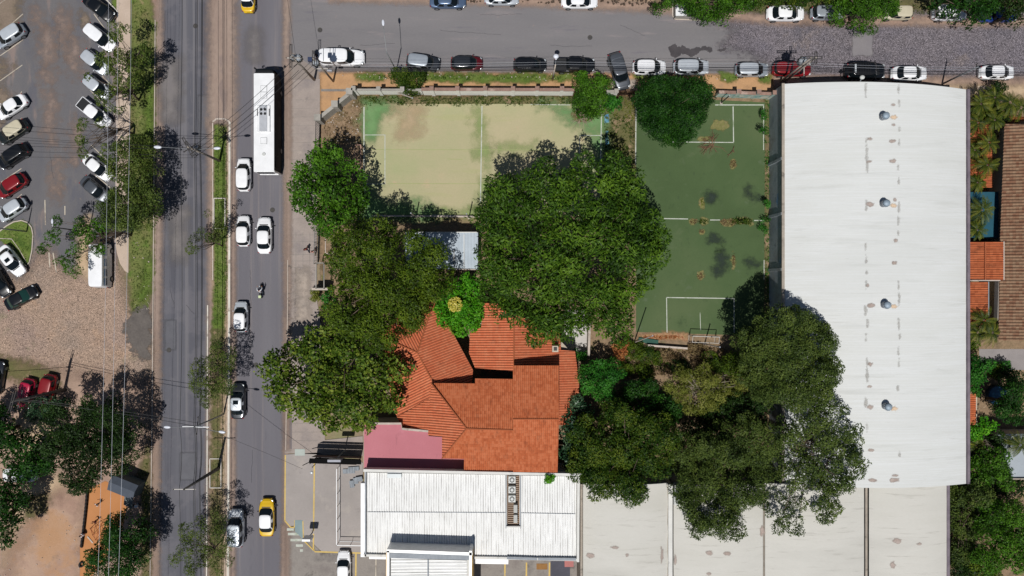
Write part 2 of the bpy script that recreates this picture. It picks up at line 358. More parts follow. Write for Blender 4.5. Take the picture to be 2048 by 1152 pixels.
# bottom left
patch('dirt_yard', [(-80, 735), (60, 730), (120, 745), (300, 770), (302, 1400), (-80, 1400)], m_dirt, .016, 2.2)
patch('pale_earth', [(22, 860), (40, 836), (100, 820), (130, 850), (110, 900), (60, 920)], m_pale, .022, 1.4)
patch('pale_earth', [(20, 990), (70, 960), (110, 950), (140, 970), (60, 1020), (30, 1060), (10, 1130)], m_pale, .022, 1.6)
patch('yard_orange_earth', [(90, 1000), (172, 960), (170, 1152), (110, 1300), (30, 1300), (20, 1120), (60, 1060)], m_yard, .023, 2.5)
patch('yard_weeds', [(50, 1010), (80, 990), (96, 990), (90, 1020), (55, 1035)], m_weed, .026, 1.3)
patch('yard_weeds', [(0, 715), (40, 720), (110, 745), (120, 775), (40, 765), (0, 745)], m_weed, .026, 1.3)
patch('playground_sand', [(178, 978), (212, 962), (252, 990), (256, 1004), (240, 1080), (215, 1110), (178, 1160), (160, 1160), (160, 1090), (168, 1060), (170, 1000)], m_sand, .030, .5)
patch('south_verge', [(276, 950), (298, 880), (302, 1000), (298, 1300), (282, 1300), (285, 1000)], m_weed, .028, .8)
# sidewalk east of the avenue
sheet('sidewalk', [(580, 160), (640, 158), (640, 262), (634, 300), (634, 600), (650, 700), (650, 880), (726, 872), (726, 912), (570, 906), (576, 600)], m_pave, .05)
patch('sidewalk_stain', strip([(606, 540), (606, 600), (608, 640)], 26), mat('pale_cement', ['#a79a8e', '#8d837b'], .4, .1, 6, feather=F2), .058, 1.2)
patch('sidewalk_edge_dirt', strip([(578, 160), (578, 500), (574, 900)], 9), m_gutter, .058, .5)
for i, pg in enumerate(([(85, 60), (105, 55), (110, 120), (90, 135), (82, 100)], [(88, 140), (108, 150), (104, 165), (86, 160)], [(120, 20), (138, 30), (134, 110), (124, 100)], [(140, 70), (160, 90), (158, 150), (142, 140)], [(96, 180), (110, 200), (104, 290), (92, 260)], [(110, 320), (122, 330), (118, 400), (106, 380)], [(150, 240), (158, 250), (150, 330), (142, 300)], [(70, 20), (80, 20), (78, 60), (70, 50)])):
    patch('dust_patch', pg, mat('dusty_lot_patch', ['#7f6e65', '#887870'], .6, .12, 5, feather=(.9, .8, .5)), .010+.0005*i, 1.4)
m_rep = mat('older_asphalt_patch', ['#57575c', '#616166'], .6, .08, 7, feather=(.25, 1.2, .3)); m_rep2 = mat('dusty_asphalt_patch', ['#6d696b', '#77726f'], .4, .08, 7, stretch=(2, .3, 1), feather=(.6, .5, .5))
for i, pg in enumerate((rect(322, 121, 358, 240), rect(396, 190, 430, 300), rect(345, 420, 372, 520), rect(330, 640, 352, 700), rect(498, 60, 520, 120), rect(360, 905, 392, 960))):
    patch('asphalt_repair', pg, m_rep if i % 2 else m_rep2, .009+.0004*i, .35 if i % 2 else 1.2)
rgc = random.Random(5)
for (x, y, a, L) in ((320, 120, 0, 36), (320, 121, 90, 60), (395, 191, 0, 38), (340, 560, 80, 70), (372, 610, 40, 30), (530, 300, 85, 60), (500, 540, 88, 90), (545, 690, 86, 80), (505, 900, 90, 70), (350, 250, 88, 90), (330, 20, 85, 80), (880, 60, 5, 120), (1100, 90, 3, 90), (1240, 50, 20, 60), (720, 90, -4, 80), (960, 30, 2, 90), (120, 60, 88, 60), (100, 300, 80, 70)):
    pts = []; px_, py_ = x, y
    for k in range(int(L/6)): pts.append((px_, py_)); px_ += math.cos(R(a))*6+rgc.uniform(-1.4, 1.4); py_ += math.sin(R(a))*6+rgc.uniform(-1.4, 1.4)
    sheet('tar_crack', strip(pts, .55), mat('tar_seal', ['#3d3d42', '#4a494c'], 2, .1), .0145)
for (x, y) in ((391, 52), (338, 700), (512, 730), (545, 420), (640, 60), (1180, 75)):
    sheet('manhole_cover', [(x+5*math.cos(t*math.pi/6), y+5*math.sin(t*math.pi/6)) for t in range(12)], mat('iron_cover', ['#454446', '#57544f'], 3, .2, metal=.3), .0155)
for yy in list(range(200, 455, 17))+list(range(830, 900, 17)): sheet('paving_joint', strip([(582, yy), (636, yy)], .6), m_park, .056)
for yy in range(470, 600, 13): sheet('paving_joint', strip([(578, yy), (632, yy)], .8), m_park, .056)
for xx in (592, 606, 620): sheet('paving_joint', strip([(xx, 465), (xx, 600)], .8), m_park, .0575)
sheet('sidewalk_band', rect(572, 826, 584, 898), mat('dark_slab', ['#6c6668', '#757071'], .5, .06), .057)
kerb('sidewalk_kerb', [(576, 520), (576, 600), (572, 900)], 1.5, .12, m_kerb)
# north footway
patch('footway_earth', [(640, 146), (1545, 150), (1545, 192), (715, 190), (640, 236)], m_odirt, .012, .45)
sheet('concrete_strip', [(642, 178), (698, 178), (694, 183), (642, 183)], m_park, .03)
for x0, x1, s_ in ((712, 768, 1), (835, 1145, 2), (1268, 1330, 3), (1440, 1475, 4), (1515, 1540, 5)):
    patch('footway_grass', jag([(x0, 147), (x1, 149), (x1, 161), ((x0+x1)/2, 165), (x0, 160)], 3, 22, s_), m_grassv, .02, .6)
patch('gate_apron', rect(1222, 160, 1272, 178), mat('gate_apron_concrete', ['#94887e', '#a3968a'], .5, .1, feather=F1), .03, .5)
# the compound
patch('compound_soil', [(640, 262), (640, 240), (715, 190), (1545, 188), (1545, 965), (1118, 950), (1118, 700), (700, 700), (640, 700)], m_litter, .0, .3, cell=.7)
patch('north_weeds', [(715, 192), (1145, 190), (1270, 192), (1270, 260), (1210, 240), (1150, 218), (1100, 212), (900, 215), (760, 212), (715, 205)], m_weed, .012, .8)
patch('mid_weeds', [(1205, 210), (1272, 200), (1272, 420), (1205, 420)], m_weed, .014, .8)
patch('shed_side_weeds', [(1526, 190), (1548, 190), (1548, 700), (1526, 700)], m_weed, .016, .7)
m_f1 = mat('worn_court_turf', [(.25, '#939a70'), (.45, '#a19c7a'), (.6, '#a99f80'), (.78, '#b19e86')], .09, .06, 6, stretch=(.8, 1, 1),
           over=[('#9c9c70', .25, .55, .68, (.4, 2), 51, .5), ('#87945e', .5, .64, .74, (.3, 2.5), 52, .6), ('#b29c80', .35, .6, .72, (1, 1), 53, .6), ('#8f9468', 1.2, .6, .72, (.5, 2), 153, .35), ('#8a8560', 2.2, .66, .74, (1, 1), 154, .4)])
sheet('worn_court', rect(728, 208, 1206, 432), m_f1, .020)
m_gr = mat('fresh_court_turf', ['#5c8250', '#708f60'], .5, .06, 6, feather=(.9, .35, .45))
patch('court_green', [(728, 208), (790, 208), (760, 250), (745, 275), (728, 272)], m_gr, .028, 1.8)
patch('court_green', [(728, 345), (742, 375), (770, 405), (860, 418), (860, 432), (728, 432)], m_gr, .028, 1.8)
patch('court_green', [(1090, 208), (1150, 208), (1206, 230), (1206, 330), (1190, 330), (1180, 260), (1120, 222)], m_gr, .028, 1.8)
m_gr2 = mat('faint_green_turf', ['#84955c', '#8c9a66'], .5, .06, 6, feather=(.9, .35, .45))
patch('court_green', strip([(1000, 296), (1072, 296)], 8), m_gr2, .027, 1.4)
patch('court_green', strip([(950, 212), (965, 300), (970, 420)], 9), m_gr2, .027, 1.6)
patch('court_green', strip([(728, 428), (960, 428)], 12), m_gr2, .027, 1.2)
patch('court_worn', [(790, 220), (840, 215), (830, 262), (800, 270)], mat('bare_court', ['#ab9878', '#b09c80'], .5, .05, feather=(.9, .3, .45)), .029, 2.)
for pts, wp in (([(728, 214), (728, 405)], 3.2), ([(730, 270), (770, 270)], 1.7), ([(770, 269), (770, 368)], 2.0), ([(770, 368), (727, 368)], 1.7),
                ([(964, 212), (961, 405)], 2.4), ([(1159, 271), (1201, 271)], 1.7), ([(1160, 270), (1158, 330)], 1.7), ([(1203, 222), (1201, 330)], 2.2),
                ([(1060, 209), (1140, 210)], 1.8), ([(865, 430), (950, 432)], 1.6)):
    sheet('court_line', strip(pts, wp*.8), m_white, .034)
for yy, x0, x1 in ((299, 735, 1190), (367, 775, 1100), (318, 895, 925)):
    sheet('turf_seam', strip([(x0, yy), (x1, yy+1)], .9), m_gr.copy() if False else mat('seam_dark', ['#8b9460', '#98a06c'], .6, .1), .0315)
m_f2 = mat('dark_court_turf', ['#3e4f30', '#465837', '#515f3f'], .07, .07, 6, over=[('#556144', .2, .58, .7, (1, 1), 55, .5), ('#304029', .4, .6, .72, (1, 1), 56, .5), ('#59644f', .5, .6, .72, (1, 1), 57, .5), ('#36442f', 1.4, .6, .72, (1, .5), 157, .4)])
sheet('green_court', [(1272, 192), (1530, 205), (1528, 672), (1272, 664)], m_f2, .022)
for i_, pg in enumerate(([(1440, 505), (1455, 515), (1452, 535), (1430, 548), (1425, 540), (1435, 520)], [(1495, 375), (1515, 400), (1500, 395)], [(1414, 386), (1432, 394), (1420, 400)], [(1495, 518), (1515, 530), (1500, 528)], [(1420, 470), (1445, 480), (1440, 490), (1425, 485)])):
    patch('damp_turf', pg, mat('damp_turf_stain', ['#2a332e', '#2f3a32'], 1, .08, feather=(.9, .7, .45)), .026, 1.0)
for pts, wp in (([(1272, 215), (1271, 330)], 2.4), ([(1466, 213), (1467, 285)], 2.2), ([(1467, 285), (1340, 284)], 2.0), ([(1318, 437), (1376, 438)], 2.2), ([(1420, 440), (1440, 440)], 2), ([(1508, 441), (1528, 441)], 2.2),
                ([(1334, 665), (1333, 595)], 2), ([(1333, 595), (1468, 597)], 2.2), ([(1468, 597), (1468, 665)], 2.0), ([(1430, 210), (1528, 210)], 2.2), ([(1527, 210), (1527, 300)], 1.8), ([(1528, 520), (1528, 560)], 1.8), ([(1400, 625), (1401, 660)], 1.2)):
    sheet('court_line', strip(pts, wp*.85), m_white, .034)
patch('straw_patch', strip([(1278, 676), (1330, 671), (1375, 674)], 13), mat('reddish_leaf_litter', ['#8d6650', '#a4805f', '#6e6140'], 1.5, .3, 4, feather=F2), .03, .5)
m_straw = mat('straw_tuft_ground', ['#7d7350', '#6d6d40', '#83735a'], 1.2, .25, 4, feather=(.9, 1, .15))
for (x, y, a, b) in ((1401, 552, 10, 9), (1403, 463, 7, 7), (1404, 405, 6, 11), (1385, 443, 9, 7), (1407, 443, 12, 8), (1456, 445, 18, 9), (1480, 441, 14, 8), (1495, 443, 12, 8), (1467, 520, 4, 18), (1466, 328, 8, 10), (1408, 278, 12, 5), (1440, 250, 20, 12)):
    patch('straw_patch', [(x+a*math.cos(t)*random.uniform(.8, 1.1), y+b*math.sin(t)*random.uniform(.8, 1.1)) for t in [i*math.pi/5 for i in range(10)]], m_straw, .028, .4)
sheet('blue_court_edge', [(1209, 230), (1218, 228), (1218, 246), (1209, 246)], mat('worn_blue_paint', ['#3f74a8', '#6b9a9a'], .7, .15, over=[('#7c8a4a', .8, .5, .6, (1, 1), 58, .9)]), .030)
sheet('blue_court_edge', [(1211, 262), (1217, 262), (1218, 290), (1211, 290)], MATS['worn_blue_paint'], .030)
sheet('compound_paving', [(1130, 620), (1176, 620), (1174, 705), (1128, 700)], mat('pale_paving', ['#aaa6a2', '#bdb9b4'], .4, .06), .02)
# forecourt south of the house
sheet('forecourt', [(570, 909), (632, 905), (726, 925), (726, 1106), (645, 1104), (598, 1060), (594, 1050), (581, 1052), (570, 1042)], m_fore, .05)
sheet('car_park', [(568, 1062), (600, 1062), (645, 1106), (1190, 1110), (1190, 1500), (568, 1500)], m_park, .004)
patch('car_park_dirt', strip([(567, 1050), (566, 1300)], 8), m_gutter, .01, .5)
for pts, wp in (([(571, 910), (570, 1041)], 2.6), ([(570, 1041), (581, 1054), (588, 1055), (590, 1050), (590, 1040)], 2.6), ([(606, 1042), (607, 1080)], 2.0), ([(607, 1080), (628, 1101)], 2.4),
                ([(629, 925), (627, 1096), (630, 1103), (726, 1106)], 2.8)):
    sheet('yellow_line', strip(pts, wp), m_yel, .062)
for pts in ([(712, 1106), (711, 1200)], [(1010, 1125), (1009, 1200)], [(1053, 1125), (1052, 1200)], [(1099, 1125), (1098, 1200)]):
    sheet('bay_line', strip(pts, 3), m_yel, .012)
sheet('bay_line', strip([(752, 1112), (751, 1200)], 2), m_line, .012)
sheet('dark_bay', rect(1101, 1122, 1140, 1400), mat('new_asphalt', ['#45454c', '#50505a'], .5, .08), .013)
sheet('rust_cover', rect(1073, 1127, 1095, 1139), mat('rust_plate', ['#7d5a35', '#8f6a40'], 1, .1), .016)
sheet('wheelchair_ramp', [(590, 1040), (605, 1040), (606, 1078), (590, 1062)], mat('faded_blue_paint', ['#778788', '#839395'], .6, .06), .064)
for i, (x0, y0, x1) in enumerate(((574, 1059, 588), (576, 1068, 598), (581, 1080, 604), (592, 1091, 606), (600, 1101, 606))):
    sheet('crossing_stripe', rect(x0, y0-2.5, x1, y0+2.5), m_white, .066 if i < 0 else .0125)
sheet('manhole_slab', rect(590, 898, 610, 911), mat('pale_slab', ['#9ba39e', '#a8afa8'], .6, .08), .068)
# east properties
patch('east_yards', [(1935, 170), (2300, 170), (2300, 1400), (1900, 1400), (1900, 965), (1935, 965)], m_litter, .0, .5, cell=.9)
patch('east_footway', [(1880, 172), (2300, 172), (2300, 190), (1930, 192)], m_pale, .014, .8)
sheet('east_footway_slab', rect(1955, 172, 1990, 188), m_path, .022)
sheet('yard_paving', rect(1958, 698, 2300, 740), mat('grey_yard_floor', ['#7f7a79', '#8e8887'], .5, .08), .02)
# north side of the side street
patch('north_footway', [(650, -400), (2300, -400), (2300, 36), (1540, 32), (1400, 8), (1300, 6), (1000, -8), (650, -14)], m_pale, .004, 1.0, cell=.9)
patch('north_verge', [(1310, 0), (2300, 0), (2300, 20), (1500, 22), (1420, 10), (1310, 12)], m_weed, .012, 1.0)
# ---------------------------------------------------------------- VEHICLES
def paint(name, hx, metal=0.0, rough=.32):
    q = NM(name); c = C(hx); vec = q.coord('obj')
    f = q.noise(vec, 1.2, 4); lo = tuple([v*.9 for v in c[:3]]+[1]); col = q.ramp(f, [(.35, lo), (.7, c)])
    # dust film gathers on horizontal faces
    q.l(col, q.b.inputs['Base Color'])
    q.b.inputs['Roughness'].default_value = rough; q.b.inputs['Metallic'].default_value = metal
    q.b.inputs['Coat Weight'].default_value = .6; q.b.inputs['Coat Roughness'].default_value = .08
    MATS[name] = q.m; return q.m
PAINT = {k: paint('paint_'+k, *v) for k, v in dict(
    white=('#e6e7e9', 0, .4), silver=('#a5adb5', .45, .38), lightsilver=('#c2c8ce', .3, .38), black=('#0e1013', .1, .3), darkgrey=('#2b2f35', .35, .35), greygreen=('#1b2221', .2, .35),
    grey=('#565a60', .45, .36), red=('#7d0f16', .1, .34), darkred=('#5c0f18', .25, .34), beige=('#b9b39c', .2, .4), champagne=('#a9a590', .35, .38), yellow=('#d3ab0c', 0, .4),
    blue=('#20304f', .3, .34), bluegrey=('#5c708c', .45, .36), cream=('#bdb59d', 0, .5), royal=('#1c3f8e', .1, .35), busw=('#e2e3e4', 0, .45), pinkred=('#a81a3c', .05, .3)).items()}
def glassmat(name, hx, rough=.06):
    q = NM(name); q.b.inputs['Base Color'].default_value = C(hx); q.b.inputs['Roughness'].default_value = rough
    q.b.inputs['Specular IOR Level'].default_value = .4; MATS[name] = q.m; return q.m
GLS = glassmat('car_glass', '#10161a'); GLSG = glassmat('green_car_glass', '#1d3b36')
TYRE = flat('tyre_rubber', '#1a1a1b', .85); RIM = flat('wheel_rim', '#8d9094', .35, .7); LAMPW = flat('headlight_lens', '#c9ced0', .15, .3, .6); LAMPR = flat('taillight_lens', '#8a1018', .2, 0, .6)
PLASTIC = flat('black_plastic', '#1b1c1e', .55); CHROME = flat('chrome_trim', '#a9adb1', .25, .8)
def sgn_pow(v, p): return math.copysign(abs(v)**p, v)
def car_body(L, W, zs, bed=None, nx=28):
    """zs: (x fraction 0 rear..1 front, top z) pairs; loft with rounded plan corners"""
    mb = MB(); ring = []
    def top(t):
        for (a, za), (b, zb) in zip(zs[:-1], zs[1:]):
            if t <= b:
                k = (t-a)/(b-a); k = k*k*(3-2*k); return za+(zb-za)*k
        return zs[-1][1]
    xs = [-math.cos(math.pi*i/nx) for i in range(nx+1)]
    xs = [math.copysign(abs(x)**.75, x) for x in xs]
    rows = []
    for x in xs:
        u = min(.999, abs(x)); w = W/2*(1-u**(7 if x < 0 else 5.2))**(1/3.2) if u < 1 else 0
        w = max(w, W/2*.62); zt = top((x+1)/2)
        if u > .985: zt = min(zt, .62); w = W/2*.66
        prof = [(0, .22), (.9, .22), (.985, .34), (1.0, .55), (.995, min(.72, zt-.06)), (.955, zt-.035), (.86, zt), (.5, zt+.018), (0, zt+.025)]
        row = [(x*L/2, -w*a, z) for a, z in prof]+[(x*L/2, w*a, z) for a, z in prof[::-1][1:-1]]
        rows.append(row)
    n = len(rows[0]); vs = [v for r_ in rows for v in r_]; fs = []
    for i in range(len(rows)-1):
        for k in range(n):
            a = i*n+k; b = i*n+(k+1) % n; fs.append((a, a+n, b+n, b))
    fs.append(tuple(range(n))); fs.append(tuple(len(vs)-n+k for k in range(n))[::-1])
    return mb.add(vs, fs)
class Cabin:
    def __init__(s, lo, hi, n=4.2):
        s.lo = lo; s.hi = hi; s.n = n           # (x0,x1,halfwidth,z)
    def pt(s, phi, v, off=0.):
        def ring(r_, n):
            cx = (r_[0]+r_[1])/2; a = (r_[1]-r_[0])/2
            return (cx+a*sgn_pow(math.cos(phi), 2/n), r_[2]*sgn_pow(math.sin(phi), 2/n), r_[3])
        a = ring(s.lo, s.n); b = ring(s.hi, s.n+.6)
        bul = .04*math.sin(math.pi*v)
        x, y, z = [a[i]+(b[i]-a[i])*v for i in range(3)]
        cx = (s.lo[0]+s.lo[1]+s.hi[0]+s.hi[1])/4; l = math.hypot((x-cx)*.5, y) or 1
        k = (off+bul)/l
        return (x+(x-cx)*.5*k, y+y*k, z+off*.45)
    def shell(s):
        mb = MB(); N = 40; V = 5; vs = []; fs = []
        ph = [2*math.pi*(i+.5)/N for i in range(N)]
        for j in range(V+1):
            for p in ph: vs.append(s.pt(p, j/V))
        for j in range(V):
            for i in range(N):
                a = j*N+i; b = j*N+(i+1) % N; fs.append((a, b, b+N, a+N))
        cx = (s.hi[0]+s.hi[1])/2
        for j, (k, dz) in enumerate(((.93, .022), (.8, .04), (.5, .058), (.2, .064))):
            for p in ph:
                x, y, z = s.pt(p, 1.0); vs.append((cx+(x-cx)*k, y*k, z+dz))
            o = V*N+j*N
            for i in range(N):
                a = o+i; b = o+(i+1) % N; fs.append((a, b, b+N, a+N))
        fs.append(tuple(len(vs)-N+i for i in range(N))); return mb.add(vs, fs)
    def win(s, p0, p1, v0=.12, v1=.9, off=.014, nu=8):
        mb = MB(); vs = []; fs = []; nv = 3
        for j in range(nv+1):
            for i in range(nu+1): vs.append(s.pt(R(p0+(p1-p0)*i/nu), v0+(v1-v0)*j/nv, off))
        for j in range(nv):
            for i in range(nu):
                a = j*(nu+1)+i; fs.append((a, a+1, a+nu+2, a+nu+1))
        return mb.add(vs, fs)
def wheel_mb(x, y, r, w=.2): return MB().cyl((x, y, r), r, w, 20, 'y'), MB().cyl((x, y, r), r*.64, w+.025, 14, 'y')
SPECS = dict(
    hatch=dict(L=3.95, W=1.70, zs=[(0, .80), (.05, .88), (.76, .93), (.82, .90), (.95, .76), (1, .62)], lo=(-1.86, 1.20, .81, .90), hi=(-1.50, .46, .67, 1.46)),
    sedan=dict(L=4.45, W=1.76, zs=[(0, .80), (.04, .90), (.2, .94), (.76, .95), (.81, .91), (.95, .76), (1, .62)], lo=(-1.70, 1.28, .83, .92), hi=(-1.02, .48, .66, 1.42)),
    suv=dict(L=4.5, W=1.84, zs=[(0, .95), (.04, 1.05), (.7, 1.08), (.76, 1.03), (.94, .92), (1, .75)], lo=(-2.12, 1.34, .88, 1.05), hi=(-1.86, .66, .74, 1.68)),
    wagon=dict(L=4.3, W=1.74, zs=[(0, .85), (.04, .92), (.7, .95), (.77, .90), (.93, .76), (1, .64)], lo=(-2.05, 1.26, .83, .92), hi=(-1.80, .54, .69, 1.5)),
    pickup=dict(L=5.1, W=1.82, zs=[(0, .98), (.05, 1.0), (.7, 1.02), (.76, 1.0), (.94, .9), (1, .75)], lo=(-1.0, 1.46, .87, 1.0), hi=(-.8, .80, .72, 1.68)),
    canopy=dict(L=5.2, W=1.82, zs=[(0, .98), (.05, 1.0), (.7, 1.02), (.76, 1.0), (.94, .9), (1, .75)], lo=(-2.5, 1.46, .87, 1.0), hi=(-2.40, .80, .76, 1.72)),
    boxvan=dict(L=4.1, W=1.66, zs=[(0, .9), (.04, .95), (.7, .97), (.77, .9), (.94, .76), (1, .64)], lo=(-1.98, 1.0, .80, .9), hi=(-1.94, .3, .68, 1.72)))
def make_car(kind, body, label, cat='car', name='parked_car', roof=None, glass=None, rails=False, sunroof=False, bars=False, scale=1.0):
    k = SPECS[kind]; L, W = k['L'], k['W']; t = thing(name, label, cat); pm = PAINT[body]; rm = PAINT[roof] if roof else pm; gl = glass or GLS
    car_body(L, W, k['zs']).build('body', pm, t, True)
    cb = Cabin(k['lo'], k['hi']); cab = cb.shell().build('cabin', rm, t, True)
    cb.win(-52, 52, .04, .95).build('windshield', gl, t, True)
    if kind == 'boxvan':
        for a, b in ((158, 178), (182, 202)): cb.win(a-8 if a < 170 else a, b if a < 170 else b+8, .3, .85, nu=5).build('rear_window', gl, t, True)
    else: cb.win(131, 229, .08, .93).build('rear_window', gl, t, True)
    for sg in (1, -1):
        cb.win(sg*56, sg*88, .16, .86, nu=6).build('side_window', gl, t, True)
        cb.win(sg*91, sg*(118 if kind != 'pickup' else 122), .16, .86, nu=6).build('side_window', gl, t, True)
        if kind in ('suv', 'canopy'): cb.win(sg*120, sg*128, .2, .82, nu=3).build('side_window', gl, t, True)
        mx = k['lo'][1]-.42
        MB().ell((mx, sg*(W/2+.07), k['lo'][3]+.07), (.07, .11, .075), 8, 6).build('mirror', pm if body != 'yellow' else PLASTIC, t, True)
        r = .33 if kind in ('hatch', 'sedan', 'wagon', 'boxvan') else .38
        for wx in (-L*.305, L*.315):
            ty, rim = wheel_mb(wx, sg*(W/2-.085), r); to = ty.build('wheel', TYRE, t, True); rim.build('rim', RIM, to)
        MB().ell((L/2-.24, sg*W*.345, .70 if kind not in ('suv', 'pickup', 'canopy') else .84), (.17, .17, .045), 10, 6).build('headlight', LAMPW, t, True)
        MB().ell((-L/2+.13, sg*W*.385, .82 if kind not in ('suv', 'pickup', 'canopy') else .97), (.06, .13, .07), 8, 6).build('taillight', LAMPR, t, True)
    # cowl, grille and plates
    MB().box((k['lo'][1]+.03, 0, k['lo'][3]+.028), (.1, W*.6, .02)).build('wiper_cowl', PLASTIC, t)
    MB().box((L/2-.03, 0, .56), (.06, W*.5, .16)).build('grille', PLASTIC, t)
    MB().box((-L/2+.02, 0, .58), (.04, .42, .12)).build('number_plate', LAMPW, t)
    hi = k['hi']
    if rails:
        for sg in (1, -1): MB().tube([(hi[0]+.15, sg*(hi[2]-.03), hi[3]+.04), (hi[0]+.3, sg*(hi[2]-.03), hi[3]+.10), (hi[1]-.35, sg*(hi[2]-.03), hi[3]+.10), (hi[1]-.2, sg*(hi[2]-.03), hi[3]+.04)], .022, 5).build('roof_rail', CHROME if body != 'black' else PLASTIC, t)
    if bars:
        for x in (hi[0]+.6, hi[0]+1.35): MB().box((x, 0, hi[3]+.1), (.05, hi[2]*1.9, .035)).build('roof_bar', CHROME, t)
    if sunroof: MB().box((hi[1]-.5, 0, hi[3]+.058), (.5, hi[2]*1.0, .02)).build('sunroof', gl, t)
    if kind == 'pickup':
        b = MB(); x0, x1, hw = -L/2+.12, -1.05, W/2-.16
        b.box(((x0+x1)/2, 0, 1.025), (x1-x0, hw*2, .02)); bed = b.build('bed', PLASTIC, t)
        MB().box((x0+.03, 0, 1.06), (.07, hw*2+.1, .08)).box(((x0+x1)/2, hw+.03, 1.06), (x1-x0, .07, .08)).box(((x0+x1)/2, -hw-.03, 1.06), (x1-x0, .07, .08)).build('bed_rail', pm, t)
    return t
def put(t, px, py, deg, z=.9, s=1.0):
    x, y = P(px, py, z); t.location = (x, y, 0.012 if z < 5 else 0); t.rotation_euler = (0, 0, R(deg)); t.scale = (s, s, s); return t
G1 = 'cars parked in the left lot'; G2 = 'cars parked along the side street'; G3 = 'vehicles driving on the avenue'
